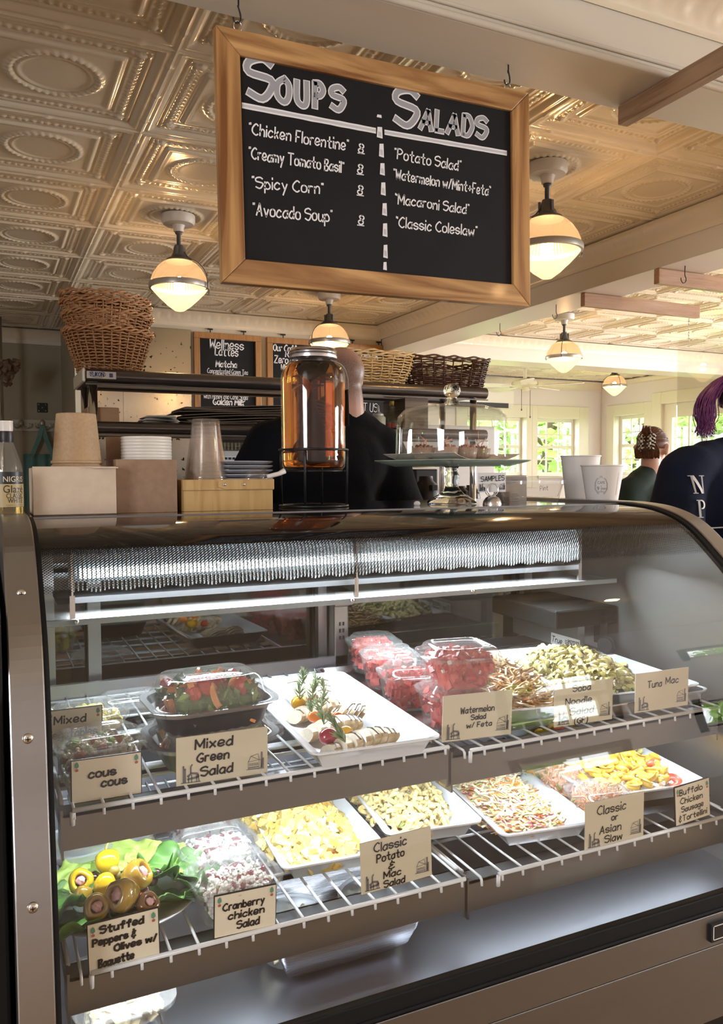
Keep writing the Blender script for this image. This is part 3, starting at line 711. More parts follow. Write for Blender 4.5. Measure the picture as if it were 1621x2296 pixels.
for a, b, y in ((XI0 + 0.01, 0.68, 1.672), (0.62, XI1 - 0.01, 1.69)):
    MB().box(a, y, H(-0.57), b, y + 0.004, H(-0.155)).build('sliding_door_pane', clear('door_glass%d' % int(a * 10), (0.30, 0.33, 0.35), 0.10, 0.7, 0.0), case, world=True)
    MB().box(a, y - 0.004, H(-0.57), a + 0.025, y + 0.008, H(-0.155)).build('sliding_door_frame', DK, case, world=True); MB().box(b - 0.025, y - 0.004, H(-0.57), b, y + 0.008, H(-0.155)).build('sliding_door_frame', DK, case, world=True)
MB().box(XI0, 1.60, H(-0.43), XI1, 1.61, H(-0.40)).build('rear_rail', STEELY, case, world=True)
# glass ledge with frosted front lip
FROST = mat('frosted_lip', (0.42, 0.46, 0.48), 0.35)
MB().box(0.062, 1.349, H(-0.238), XI1 - 0.02, 1.60, H(-0.234)).build('glass_ledge', clear('ledge_glass', (0.93, 0.95, 0.95), 0.07, 0.6, 0.02, 0.08), case, world=True)
MB().box(0.062, 1.345, H(-0.242), XI1 - 0.02, 1.351, H(-0.232)).build('ledge_lip', FROST, case, world=True, bevel=0.001)
for px in (172, 1060, 790):
    p = P(px, 1395 - (px - 95) * 0.0706 + 4, y=1.343); MB().ell((p.x, 1.343, H(-0.236)), (0.004, 0.003, 0.004), 8, 6).build('ledge_stud', CHROME, case, world=True, smooth=True)
# ribbed light cover with a fluorescent tube
lf = thing('case_light', 'ribbed clear cover over a fluorescent tube inside the top of the case', 'light fixture', (0.62, 1.38, H(-0.12)))
TUBE = mat('fluorescent_tube', (1, 1, 1), 0.3, emit=(0.80, 0.92, 1.0), es=30.0)
MB().tube([(0.135, 1.385, H(-0.165)), (1.125, 1.385, H(-0.160))], 0.008, 12).build('tube', TUBE, lf, world=True, smooth=True)
fins = MB(); N = 150
for i in range(N):
    x = 0.122 + i * (1.015 / (N - 1)); o = 0.002 * math.sin(i * 0.9)
    p = [(1.352 + 0.05 * k, 0) for k in (0, 1)]
    arc = [(1.405, -0.118), (1.385, -0.112), (1.365, -0.117), (1.353, -0.135), (1.349, -0.160), (1.352, -0.185 + o), (1.356, -0.190 + o), (1.358, -0.160), (1.362, -0.138), (1.372, -0.125), (1.385, -0.121), (1.405, -0.126)]
    fins.prism([(a, H(b)) for a, b in arc], x - 0.0011, x + 0.0011, 'x')
RIBM = mat('rib_plastic', (0.80, 0.86, 0.90), 0.18, coat=0.5); RIBM.node_tree.nodes['Principled BSDF'].inputs['Transmission Weight'].default_value = 0.0
fins.build('light_ribs', RIBM, lf, world=True)['kind'] = 'stuff'
MB().box(0.122, 1.40, H(-0.180), 1.137, 1.402, H(-0.112)).build('reflector', mat('lamp_reflector', (0.10, 0.11, 0.12), 0.3, metal=0.7), lf, world=True)
MB().box(0.10, 1.40, H(-0.215), 1.15, 1.50, H(-0.205)).build('fixture_tray', BLACK, lf, world=True)
for x in (0.119, 0.617, 1.140):
    MB().box(x - 0.0015, 1.348, H(-0.222), x + 0.0015, 1.40, H(-0.115)).box(x - 0.004, 1.350, H(-0.232), x + 0.004, 1.356, H(-0.195)).build('bracket', CHROME, lf, world=True)
area('case_top_light', (0.62, 1.37, H(-0.196)), (1.0, 0.03), (0, 0.05, -1), 11, COOL)
# wire shelves with steel light channel in front
def shelf(xa, xb, yf, z, label, rail_a, rail_b):
    t = thing('wire_shelf', label, 'shelf', ((xa + xb) / 2, yf, H(z)), group='white wire shelves in the case')
    w = MB(); nW = int((xb - xa) / 0.0375); r = 0.0021
    for i in range(nW + 1):
        x = xa + 0.012 + i * (xb - xa - 0.024) / nW
        w.tube([(x, 1.60, H(z)), (x, yf - 0.012, H(z)), (x, yf - 0.0155, H(z) - 0.003), (x, yf - 0.0165, H(z) - 0.012)], r, 6)
    w.build('depth_wires', WIRE, t, world=True, smooth=True)
    c = MB()
    for y in (1.15, 1.30, 1.45, 1.595): c.tube([(xa, y, H(z) - 0.0045), (xb, y, H(z) - 0.0045)], 0.0028, 6)
    for y in (1.20, 1.37): c.box(xa + .005, y - 0.012, H(z) - 0.010, xb - .005, y + 0.012, H(z) - 0.0075)
    c.tube([(xa, yf + 0.02, H(z) - .004), (xa + 0.0, 1.6, H(z) - .004)], 0.003, 6).tube([(xb, yf + 0.02, H(z) - .004), (xb, 1.6, H(z) - .004)], 0.003, 6)
    c.build('cross_wires', WIRE, t, world=True, smooth=True)
    ya = yf - 0.0155
    MB().tube([(rail_a, ya, H(z) - 0.001), (rail_b, ya, H(z) - 0.001)], 0.0033, 8).tube([(rail_a, ya, H(z) - 0.003), (rail_a, ya + .001, H(z) - 0.02)], 0.0033, 8).build('front_rail', WIRE, t, world=True, smooth=True)
    MB().box(xa, yf, H(z) - 0.058, xb, yf + 0.003, H(z) - 0.012).box(xa, yf, H(z) - 0.015, xb, yf + 0.035, H(z) - 0.012).box(xa, yf + 0.032, H(z) - 0.03, xb, yf + 0.035, H(z) - 0.012).build('light_channel', STEEL, t, world=True)
    MB().box(xa + 0.01, yf + 0.006, H(z) - 0.0235, xb - 0.01, yf + 0.030, H(z) - 0.0165).build('light_strip', mat('strip_light', (1, 1, 1), 0.4, emit=(0.85, 0.94, 1.0), es=2.5), t, world=True)
    m = MB()
    m.box(xa - 0.003, yf + 0.0, H(z) - 0.07, xa, yf + 0.05, H(z) - 0.005).box(xb, yf + 0.0, H(z) - 0.07, xb + 0.003, yf + 0.05, H(z) - 0.005)
    m.prism([(yf, H(z) - 0.02), (1.62, H(z) - 0.035), (1.62, H(z) - 0.075), (yf + 0.05, H(z) - 0.04)], xa - 0.003, xa - 0.001, 'x').prism([(yf, H(z) - 0.02), (1.62, H(z) - 0.035), (1.62, H(z) - 0.075), (yf + 0.05, H(z) - 0.04)], xb + .001, xb + 0.003, 'x')
    m.build('bracket', STEEL, t, world=True)
    area('shelf_light', ((xa + xb) / 2, yf + 0.020, H(z) - 0.026), (xb - xa - 0.03, 0.02), (0, 0.42, -1), SHELFW, COOL, 2.7)
    return t
SHELFW = 1.5
ZU1, ZU2, ZL1, ZL2 = -0.425, -0.437, -0.612, -0.618
shelf(0.078, 0.646, 1.075, ZU1, 'upper left white wire shelf, under the mixed green salad boxes', 0.088, 0.640)
shelf(0.657, 1.236, 1.075, ZU2, 'upper right white wire shelf, under the soba noodles and tuna macaroni', 0.680, 1.225)
SHELFW = 1.7
shelf(0.078, 0.646, 1.026, ZL1, 'lower left white wire shelf, under the stuffed peppers plate and potato salad', 0.102, 0.640)
shelf(0.657, 1.215, 1.026, ZL2, 'lower right white wire shelf, under the coleslaw and the tortellini', 0.700, 1.210)
for z0, z1, y in ((ZU1 - 0.01, ZU1 - 0.075, 1.082), (ZL1 - 0.01, ZL1 - 0.07, 1.034)):
    MB().box(0.647, y, H(z1), 0.656, y + 0.02, H(z0)).build('centre_bracket', CHROME, case, world=True, bevel=0.001)
# fan housing and rating sticker at the right rear
pb = [P(1250, 1372, y=1.56), P(1335, 1345, y=1.62), P(1428, 1372, y=1.50), P(1362, 1412, y=1.40)]
fh = MB(); top = [Vector((p.x if p.x < 1.25 else 1.25, p.y, p.z)) for p in pb]
bx0 = P(1240, 1400, y=1.60).x
MB().box(1.085, 1.36, H(-0.335), 1.253, 1.60, H(-0.295)).build('fan_housing', BLACKRUB, case, world=True, bevel=0.004)
for q in ((1240, 1388, 1.30), (1386, 1366, 1.30)): pass
MB().cbox((1.17, 1.50, H(-0.365)), (0.018, 0.24, 0.055)).build('housing_plate', inn, case, world=True)
st = MB().box(1.158, 1.385, H(-0.389), 1.1605, 1.475, H(-0.367)).mat(1)
pr = MB().box(1.1595, 1.352, H(-0.395), 1.1605, 1.47, H(-0.368))
STK = mat('white_sticker', (0.80, 0.80, 0.78), 0.4)
so = MB().add([Vector(p) for p in ((1.159, 1.47, H(-0.392)), (1.159, 1.372, H(-0.392)), (1.159, 1.372, H(-0.366)), (1.159, 1.47, H(-0.366)))], [(0, 1, 2, 3)])
so.add([Vector(p) for p in ((1.1598, 1.47, H(-0.392)), (1.1598, 1.372, H(-0.392)), (1.1598, 1.372, H(-0.366)), (1.1598, 1.47, H(-0.366)))], [(3, 2, 1, 0)])
so.build('rating_sticker', STK, case, world=True)
tx = MB(); write(tx, 'True', (1.159, 1.467, H(-0.386)), (0, -1, 0), (0, 0, 1), 0.013, 0.0018, width=0.035, slant=0.25)
for i in range(4): tx.box(1.1584, 1.421, H(-0.374) - 0.0035 * i, 1.159, 1.4135, H(-0.3755) - 0.0035 * i)
write(tx, '8921273', (1.159, 1.411, H(-0.381)), (0, -1, 0), (0, 0, 1), 0.009, 0.0017, width=0.036, jit=0.02)
for i in range(14): tx.box(1.1584, 1.409 - 0.0025 * i, H(-0.390), 1.159, 1.408 - 0.0025 * i, H(-0.385))
tx.build('sticker_print', INK, case, world=True)
w_ = MB().lathe([(0, 0), (0.016, 0), (0.019, 0.004), (0.019, 0.010), (0.010, 0.014), (0, 0.014)], 20)
M = Matrix.Translation((1.20, 1.34, H(-0.375))) @ Euler((0, PI / 2, 0.4)).to_matrix().to_4x4(); w_.v = [tuple(M @ Vector(p)) for p in w_.v]
w_.cbox((1.215, 1.37, H(-0.345)), (0.02, 0.02, 0.06)); w_.build('fan_knob', BLACK, case, world=True, smooth=True, autos=40)

# dark cabinet standing left of the case
dc = thing('dark_cabinet', 'black cabinet at the far left edge, beside the steel end of the case', 'cabinet', (-.35, 1.45, 0))
MB().box(-.70, 1.02, 0, .011, 1.9, H(-.16)).build('cabinet_body', BLACKRUB, dc, world=True, bevel=.004)
for k in range(6): MB().box(-.30, 1.016, H(-.28) - .018 * k, -.0, 1.022, H(-.272) - .018 * k).build('slat', mat('tan_slat', (.36, .27, .18), .5), dc, world=True)
# ------------------------------------------------------------------ hanging menu board
YBD = 1.69
tl, tr, br, bl = (P(475, 60, y=YBD), P(1180, 212, y=YBD), P(1183, 690, y=YBD), P(500, 635, y=YBD))
ex = ((tr - tl) + (br - bl)).normalized(); ey = ((tl - bl) + (tr - br)).normalized(); ey = (ey - ex * ex.dot(ey)).normalized(); nn = ex.cross(ey)
cen = (tl + tr + br + bl) / 4
BW = ((tr - tl).length + (br - bl).length) / 2; BH = ((tl - bl).length + (tr - br).length) / 2
board = thing('menu_board', 'large hanging chalkboard menu with an oiled pine frame, headed SOUPS and SALADS', 'chalkboard', cen)
FW = 0.052
def bp(u, v, w=0.0): return cen + ex * u + ey * v + nn * w     # u right, v up, w towards the customer
PINEX = wood('oiled_pine', (0.58, 0.34, 0.14), (0.17, 0.06, 0.014), 'x', 2.2, 0.4); PINEZ = wood('oiled_pine_upright', (0.52, 0.29, 0.11), (0.19, 0.07, 0.018), 'z', 2.2, 0.4)
def rail(poly, m, th0=-0.012, th1=0.012):
    k = len(poly); mb = MB(); mb.add([bp(u, v, th1) for u, v in poly] + [bp(u, v, th0) for u, v in poly], [tuple(range(k)), tuple(range(2 * k - 1, k - 1, -1))] + [(i, i + k, (i + 1) % k + k, (i + 1) % k) for i in range(k)])
    return mb.build('frame_rail', m, board, world=True, bevel=0.002)
a, b = BW / 2, BH / 2; g = 0.0006
rail([(-a, b), (a, b), (a - FW, b - FW), (-a + FW, b - FW)], PINEX); rail([(-a, -b), (-a + FW, -b + FW), (a - FW, -b + FW), (a, -b)], PINEX)
rail([(-a, b - g), (-a + FW - g, b - FW), (-a + FW - g, -b + FW), (-a, -b + g)], PINEZ); rail([(a, b - g), (a, -b + g), (a - FW + g, -b + FW), (a - FW + g, b - FW)], PINEZ)
mb = MB(); q = [(-a + FW, -b + FW), (a - FW, -b + FW), (a - FW, b - FW), (-a + FW, b - FW)]
mb.add([bp(u, v, 0.004) for u, v in q] + [bp(u, v, -0.004) for u, v in q], [(0, 1, 2, 3), (7, 6, 5, 4)]); mb.build('slate', SLATE, board, world=True)
def on_board(px, py):
    """board coordinates of a mark on the slate"""
    p = P(px, py, y=YBD) - cen; return p.dot(ex), p.dot(ey)
def bline(mbx, text, p0, p1, size_px, lw, caps=None, seed=1, w=0.0046, gap=2.0, slant=0.08, jit=0.3):
    u0, v0 = on_board(*p0); u1, v1 = on_board(*p1); o = bp(u0, v0, w); e = bp(u1, v1, w) - o
    s = size_px * 0.00107
    write(mbx, text, o, e, nn.cross(e), s, lw, width=e.length, caps=caps, lift=0.0003, seed=seed, gap=gap, slant=slant, jit=jit)
for t, p0, p1, hh in (('"Chicken Florentine"', (557, 302), (778, 340), 22), ('"Creamy Tomato Basil"', (557, 357), (768, 389), 22), ('"Spicy Corn"', (564, 422), (722, 437), 22), ('"Avocado Soup"', (566, 484), (742, 500), 24),
                     ('8', (802, 343), (811, 345), 19), ('8', (800, 389), (809, 391), 19), ('8', (800, 436), (809, 438), 19), ('8', (802, 503), (811, 505), 19),
                     ('"Potato Salad"', (882, 357), (1030, 385), 22), ('"Watermelon w/Mint+Feta"', (880, 402), (1096, 440), 21), ('"Macaroni Salad"', (884, 458), (1048, 481), 21), ('"Classic Coleslaw"', (886, 510), (1066, 531), 22)):
    wm = MB(); bline(wm, t, p0, p1, hh, 0.0032, seed=len(t)); wm.build('chalk_line' if len(t) > 1 else 'chalk_price', CHALK, board, world=True)
for x, y in ((799, 347), (797, 394), (797, 441), (798, 508)): wm = MB(); bline(wm, '-', (x, y - 2), (x + 15, y), 1.0, 0.0022, jit=0.0); wm.build('price_underline', CHALK, board, world=True)
# headings: broad brush letters, grey inside a white outline
for nm, m, lw, w in (('heading_outline', CHALK, 0.0185, 0.0046), ('heading_fill', CHALKG, 0.0118, 0.0054)):
    for k, (t, p0, p1, hh, g_) in enumerate((('S', (557, 220), (606, 226), 78, 2), ('O', (620, 229), (645, 233), 46, 2), ('U', (664, 236), (686, 239), 46, 2), ('P', (704, 242), (722, 245), 48, 2), ('S', (742, 246), (766, 250), 46, 2),
                                             ('S', (884, 278), (927, 287), 76, 2), ('A', (940, 289), (964, 294), 40, 2), ('L', (975, 294), (990, 297), 42, 2), ('A', (1000, 299), (1024, 303), 40, 2), ('D', (1035, 303), (1054, 307), 42, 2), ('S', (1066, 308), (1086, 312), 44, 2))):
        q_ = 1.0 if k in (0, 5) else (.86 if k < 5 else .74)
        h = MB(); bline(h, t, p0, p1, hh, lw * q_, w=w + .00003 * k, jit=0.0); h.build(nm, m, board, world=True)
dv = MB(); dg = MB()
def strip(mbx, p0, p1, h, w):
    u0, v0 = on_board(*p0); u1, v1 = on_board(*p1); o = bp(u0, v0, w); e = bp(u1, v1, w); s = ey * h / 2
    nseg = 14; vs = []; rn = random.Random(3)
    for i in range(nseg + 1):
        c = o.lerp(e, i / nseg); j = 1 + rn.uniform(-0.08, 0.08); vs += [c + s * j, c - s * j]
    mbx.add(vs, [(2 * i, 2 * i + 1, 2 * i + 3, 2 * i + 2) for i in range(nseg)])
STK_ = mat('streak_paint', (0.55, 0.56, 0.60), 0.85)
for A_, B_, h_ in (((541, 238), (841, 295), .0125), ((860, 298), (1134, 345), .0120)):
    d_ = MB(); strip(d_, A_, B_, h_, .0046); d_.build('brushed_rule', CHALK, board, world=True); d_ = MB(); strip(d_, A_, B_, h_ * .4, .0050); d_.build('rule_streak', STK_, board, world=True)
for x, y, w, h in ((848, 262, 12, 6), (849, 298, 14, 23), (853, 338, 12, 28), (855, 380, 12, 25), (857, 424, 12, 27), (860, 470, 12, 26), (861, 516, 12, 28), (862, 564, 11, 28), (861, 597, 9, 17)):
    u, v = on_board(x, y); a_, b_ = w * 0.00053, h * 0.00053
    dv = MB(); dv.add([bp(u - a_, v - b_, 0.0048), bp(u + a_, v - b_ * 1.1, 0.0048), bp(u + a_ * 0.9, v + b_, 0.0048), bp(u - a_ * 0.7, v + b_ * 0.9, 0.0048)], [(0, 1, 2, 3)]); dv.build('divider_dash', CHALK, board, world=True)
    if h > 20: dg = MB(); dg.add([bp(u - a_ * .5, v - b_ * .7, 0.0051), bp(u + a_ * .6, v - b_ * .8, 0.0051), bp(u + a_ * .5, v, 0.0051), bp(u - a_ * .5, v + .1 * b_, 0.0051)], [(0, 1, 2, 3)]); dg.build('dash_streak', STK_, board, world=True)
# the two eye rings and hooks it hangs from
for px, yb in ((533, 52), (1138, 190)):
    t = P(px, yb, y=YBD); top = Vector((t.x + 0.002, 1.69, BZ))
    m = MB(); rg = [(t.x + 0.009 * math.cos(k * PI / 6), YBD, t.z - 0.006 + 0.011 * math.sin(k * PI / 6)) for k in range(12)]
    m.tube(rg, 0.0014, 6, closed=True).build('eye_ring', CHROME, board, world=True, smooth=True)
    hk = MB().tube(spline([top, top + Vector((0, 0, -0.02)), (t.x + 0.001, YBD, t.z + 0.035), (t.x + 0.006, YBD, t.z + 0.018), (t.x + 0.005, YBD, t.z + 0.004), (t.x - 0.006, YBD, t.z + 0.000), (t.x - 0.010, YBD, t.z + 0.010)], 5), 0.0020, 6)
    o = hk.build('ceiling_hook', BLACK, None, smooth=True)
    tag(o, 'black wire hook in the front beam holding the %s end of the menu board' % ('left' if px < 800 else 'right'), 'hook')
# ------------------------------------------------------------------ food helpers
def rr(w, d, r, nc=5, me=6):
    """rounded rectangle outline with subdivided edges"""
    pts = []; w2, d2 = w / 2, d / 2
    for (cx, cy, a0) in ((w2 - r, d2 - r, 0), (-w2 + r, d2 - r, PI / 2), (-w2 + r, -d2 + r, PI), (w2 - r, -d2 + r, 1.5 * PI)):
        for i in range(nc + 1): a = a0 + PI / 2 * i / nc; pts.append((cx + r * math.cos(a), cy + r * math.sin(a)))
        pts.append(None)
    out = []; raw = [p for p in pts]
    corners = []; cur = []
    for p in raw:
        if p is None: corners.append(cur); cur = []
        else: cur.append(p)
    for i in range(4):
        out += corners[i]; a = corners[i][-1]; b = corners[(i + 1) % 4][0]
        for k in range(1, me): t = k / me; out.append((a[0] + (b[0] - a[0]) * t, a[1] + (b[1] - a[1]) * t))
    return out
def rloft(mb, w, d, r, prof, nc=5, me=6, ribs=0.0, close_top=False, close_bottom=False):
    """prof: (inset, z[, rib]) rows; inset shrinks the outline"""
    rows = []
    for row in prof:
        ins, z = row[0], row[1]; rb = row[2] if len(row) > 2 else 0
        ww, dd = w - 2 * ins, d - 2 * ins; q = rr(ww, dd, max(0.0005, min(r - ins * 0.7, min(ww, dd) / 2 - 0.0004)), nc, me); n = len(q); o = []
        for i, (x, y) in enumerate(q):
            if rb and i % 2: k = 1 - rb * 2 / max(ww, dd); x, y = x * k, y * k
            o.append((x, y, z))
        rows.append(o)
    n = len(rows[0]); vs = [p for o in rows for p in o]
    fs = [(i * n + j, i * n + (j + 1) % n, (i + 1) * n + (j + 1) % n, (i + 1) * n + j) for i in range(len(rows) - 1) for j in range(n)]
    if close_top: fs.append(tuple((len(rows) - 1) * n + j for j in range(n)))
    if close_bottom: fs.append(tuple(range(n))[::-1])
    return mb.add(vs, fs)
def t_cube(rn, s, fx=1, fy=1, fz=1, jit=0.18):
    v = [(x * s * fx / 2 * (1 + rn.uniform(-jit, jit)), y * s * fy / 2 * (1 + rn.uniform(-jit, jit)), z * s * fz / 2 * (1 + rn.uniform(-jit, jit))) for z in (-1, 1) for y in (-1, 1) for x in (-1, 1)]
    return v, [(0, 2, 3, 1), (4, 5, 7, 6), (0, 1, 5, 4), (2, 6, 7, 3), (0, 4, 6, 2), (1, 3, 7, 5)]
def t_ball(rn, s, fz=1.0, seg=6, rings=4, jit=0.12):
    m = MB().ell((0, 0, 0), (s / 2, s / 2 * rn.uniform(.85, 1.1), s / 2 * fz), seg, rings); return [tuple(c * (1 + rn.uniform(-jit, jit)) for c in p) for p in m.v], m.f
def t_elbow(rn, s, seg=6, n=7):
    a1 = rn.uniform(2.0, 3.4); R = s * 0.42; m = MB()
    pts = [(R * math.cos(a1 * i / seg), R * math.sin(a1 * i / seg), 0.06 * s * i / seg) for i in range(seg + 1)]
    m.tube(pts, s * 0.21, n, caps=False); m.tube(pts, s * 0.10, 5, caps=False)
    k = (seg + 1) * n; o = len(m.v) - (seg + 1) * 5
    return m.v, m.f
def t_strand(rn, L, r, seg=7, n=5, curl=0.5):
    p = Vector((0, 0, 0)); d = Vector((1, 0, 0)); pts = [p.copy()]; a = rn.uniform(-curl, curl)
    for i in range(seg):
        d = (Euler((0, rn.uniform(-.25, .25), a + rn.uniform(-.25, .25))).to_matrix() @ d).normalized(); p = p + d * L / seg; pts.append(p.copy())
        if rn.random() < .25: a = rn.uniform(-curl, curl)
    c = sum(pts, Vector()) / len(pts); m = MB().tube([q - c for q in pts], r, n); return m.v, m.f
def t_shred(rn, L, w, th=0.0012, seg=4, curl=0.5):
    vs = []; a = rn.uniform(-curl, curl); x = y = 0; an = 0
    for i in range(seg + 1):
        c, s_ = math.cos(an), math.sin(an)
        for sd in (-1, 1):
            for zz in (0, th): vs.append((x - L / 2 * 0 - s_ * 0, y, zz) if False else (x + (-s_) * w / 2 * sd, y + c * w / 2 * sd, zz + math.sin(i * 1.3) * w * .3))
        x += c * L / seg; y += s_ * L / seg; an += a
    fs = []
    for i in range(seg):
        o = 4 * i; fs += [(o, o + 4, o + 6, o + 2), (o + 1, o + 3, o + 7, o + 5), (o, o + 1, o + 5, o + 4), (o + 2, o + 6, o + 7, o + 3)]
    fs += [(0, 2, 3, 1), (4 * seg, 4 * seg + 1, 4 * seg + 3, 4 * seg + 2)]
    cx = sum(v[0] for v in vs) / len(vs); cy = sum(v[1] for v in vs) / len(vs)
    return [(v[0] - cx, v[1] - cy, v[2]) for v in vs], fs
def t_leaf(rn, s):
    k = rn.uniform(.4, .9); v = [(0, 0, 0), (s * .5, s * .28, s * .15 * k), (s, 0, s * .35 * k), (s * .5, -s * .3, s * .2 * k), (s * .55, 0, 0), (s * .3, 0, -0.0)]
    return [(a - s / 2, b, c) for a, b, c in v], [(0, 4, 1), (1, 4, 2), (2, 4, 3), (3, 4, 0)]
def heap(name, label, cat, loc, rot, w, d, h, kinds, n, seed, base_mi=0, ez=2.0, flat=0.35, z0=0.0, edge=0.0, mats=None, smooth=True, ground=True, shape=None, group=None, tiltmax=1.2):
    """a heap of small pieces on an elliptical-rectangular footprint w x d, height h.
    kinds: (weight, maker(rn)->(v,f), material index)"""
    rn = random.Random(seed); mb = MB()
    def hf(u, v):   # u,v in -1..1
        q = (abs(u) ** ez + abs(v) ** ez) ** (1 / ez)
        if shape: return shape(u, v, q)
        return h * max(0.0, 1 - q) ** 0.45 * (0.86 + 0.14 * noise.noise(Vector((u * 3 + seed, v * 3, 1))))
    if ground:
        mb.mat(base_mi)
        def fn(a, b):
            an = 2 * PI * a; u = b * math.cos(an); v = b * math.sin(an); k = 1 / max((abs(math.cos(an)) ** ez + abs(math.sin(an)) ** ez) ** (1 / ez), 1e-6); u *= k; v *= k
            return (u * w / 2 * 0.96, v * d / 2 * 0.96, z0 + max(0.0, hf(u * .96, v * .96) * 0.86 - 0.001))
        mb.grid(fn, 40, 10)
    tot = sum(k[0] for k in kinds)
    cnt = 0
    while cnt < n:
        u, v = rn.uniform(-1, 1), rn.uniform(-1, 1); q = (abs(u) ** ez + abs(v) ** ez) ** (1 / ez)
        if q > 1: continue
        cnt += 1
        r = rn.uniform(0, tot)
        for wt, mk, mi in kinds:
            r -= wt
            if r <= 0: break
        tv, tf = mk(rn); z = hf(u, v)
        M = Matrix.Translation((u * w / 2, v * d / 2, z0 + max(z - rn.uniform(0, 0.006), 0.003))) @ Euler((rn.uniform(-tiltmax, tiltmax), rn.uniform(-tiltmax, tiltmax), rn.uniform(0, 2 * PI))).to_matrix().to_4x4()
        mb.mat(mi).add([M @ Vector(p) for p in tv], tf)
    o = mb.build(name, mats, None, smooth=smooth, autos=45 if smooth else 0, loc=loc); o.rotation_euler = rot
    return tag(o, label, cat, group, 'stuff')
def food(name, col, var=None, rough=0.35, sub=0.0, scale=90, coat=0.2): return mat(name, col, rough, var=var, scale=scale, coat=coat)
F_PASTA = food('macaroni_cream', (0.72, 0.56, 0.22), (0.80, 0.68, 0.36)); F_MAYO = food('mayonnaise', (0.72, 0.66, 0.46)); F_HERB = food('chopped_herb', (0.16, 0.30, 0.06), (0.30, 0.45, 0.12))
F_FETA = food('white_cheese', (0.86, 0.84, 0.78), (0.80, 0.77, 0.70)); F_ONION = food('purple_onion', (0.45, 0.06, 0.20), (0.60, 0.22, 0.38)); F_POT = food('potato_yellow', (0.68, 0.50, 0.12), (0.78, 0.64, 0.28)); F_EGG = food('potato_orange', (0.75, 0.42, 0.08), (0.80, 0.55, 0.15))
F_CAB = food('cabbage_pale', (0.76, 0.66, 0.40), (0.82, 0.74, 0.54)); F_CAR = food('carrot', (0.80, 0.27, 0.06), (0.85, 0.38, 0.12)); F_CRE = food('coral_dressing', (0.84, 0.50, 0.28)); F_LIME = food('pale_green_cabbage', (0.56, 0.64, 0.22)); F_RED = food('watermelon', (0.46, 0.05, 0.05), (0.62, 0.13, 0.11), 0.18)
F_NOOD = food('soba_noodle', (0.42, 0.26, 0.12), (0.52, 0.35, 0.18)); F_SHR = food('pink_radish', (0.75, 0.36, 0.30), (0.85, 0.55, 0.45)); F_TUNA = food('tuna_grey', (0.44, 0.38, 0.22), (0.56, 0.50, 0.28)); F_TPAS = food('tuna_macaroni', (0.60, 0.52, 0.20), (0.70, 0.62, 0.30))
F_CRAN = food('cranberry', (0.16, 0.02, 0.03), (0.24, 0.05, 0.06)); F_CHIC = food('chicken_white', (0.70, 0.66, 0.60), (0.78, 0.75, 0.70)); F_COUS = food('couscous_pearl', (0.66, 0.60, 0.46), (0.75, 0.70, 0.58)); F_SUN = food('dried_tomato', (0.30, 0.07, 0.04), (0.42, 0.12, 0.06))
F_YEL = food('yellow_squash', (0.66, 0.50, 0.06), (0.74, 0.62, 0.16)); F_LETT = food('salad_greens', (0.04, 0.12, 0.025), (0.09, 0.22, 0.04)); F_DKR = food('tomato_red', (0.50, 0.03, 0.02), None, 0.15, coat=.5); F_SHRD = food('slaw_peach', (0.72, 0.42, 0.28), (0.80, 0.58, 0.44))

# ------------------------------------------------------------------ porcelain platters
def platter(label, c, w, d, rot, z, group='white rectangular porcelain platters', h=0.028, rim=0.012, matl=None, name='serving_platter'):
    m = MB(); rloft(m, w, d, 0.016, [(rim + 0.014, 0), (rim + 0.012, 0.0), (rim, h - 0.006), (0.0, h - 0.001), (0.0, h + 0.0015), (rim + 0.002, h - 0.002), (rim + 0.016, 0.005), (rim + 0.02, 0.0045)], close_bottom=True, close_top=True)
    o = m.build(name, matl or PORC, None, smooth=True, autos=50, loc=(c[0], c[1], H(z)), bevel=0); o.rotation_euler = (0, 0, rot)
    return tag(o, label, 'platter' if name == 'serving_platter' else 'pan', group)
ZS1, ZS2, ZS3, ZS4 = ZU1 + 0.003, ZU2 + 0.003, ZL1 + 0.003, ZL2 + 0.003
R = math.radians
platter('white platter under the sliced grilled chicken', (0.515, 1.238), 0.205, 0.43, R(-3), ZS1)
platter('white platter under the soba noodle salad', (0.885, 1.292), 0.17, 0.42, R(-10), ZS2 + 0.008)
platter('white platter under the tuna macaroni, inside the steel sheet pan', (1.075, 1.27), 0.27, 0.38, R(-6), ZS2 + 0.012)
platter('white platter under the yellow potato salad', (0.478, 1.285), 0.172, 0.40, R(-4), ZS3)
platter('white platter under the elbow macaroni salad', (0.665, 1.285), 0.168, 0.39, R(-8), ZS3 + 0.012)
platter('white platter under the coleslaw in coral dressing', (0.855, 1.245), 0.178, 0.41, R(-8), ZS4)
platter('white platter under the tortellini, on the black tray', (1.085, 1.235), 0.24, 0.37, R(-8), ZS4 + 0.022)
bt = MB(); rloft(bt, 0.25, 0.42, 0.014, [(0.012, 0), (0.0, 0.018), (0.001, 0.0185), (0.014, 0.002)], close_bottom=True, close_top=True)
tag(bt.build('black_tray', BLACK, None, smooth=True, autos=40, loc=(1.095, 1.265, H(ZS4))), 'shallow black plastic tray under the tortellini platter', 'tray')
bpy.data.objects['black_tray'].rotation_euler = (0, 0, R(-6))
sp = MB(); rloft(sp, 0.32, 0.47, 0.02, [(0.012, 0), (0.004, 0.022), (0.0, 0.0235), (0.0, 0.026), (0.006, 0.025), (0.014, 0.002)], close_bottom=True, close_top=True)
tag(sp.build('sheet_pan', PANST, None, smooth=True, autos=40, loc=(1.062, 1.31, H(ZS2))), 'steel sheet pan around the tuna macaroni platter on the upper right shelf', 'pan')
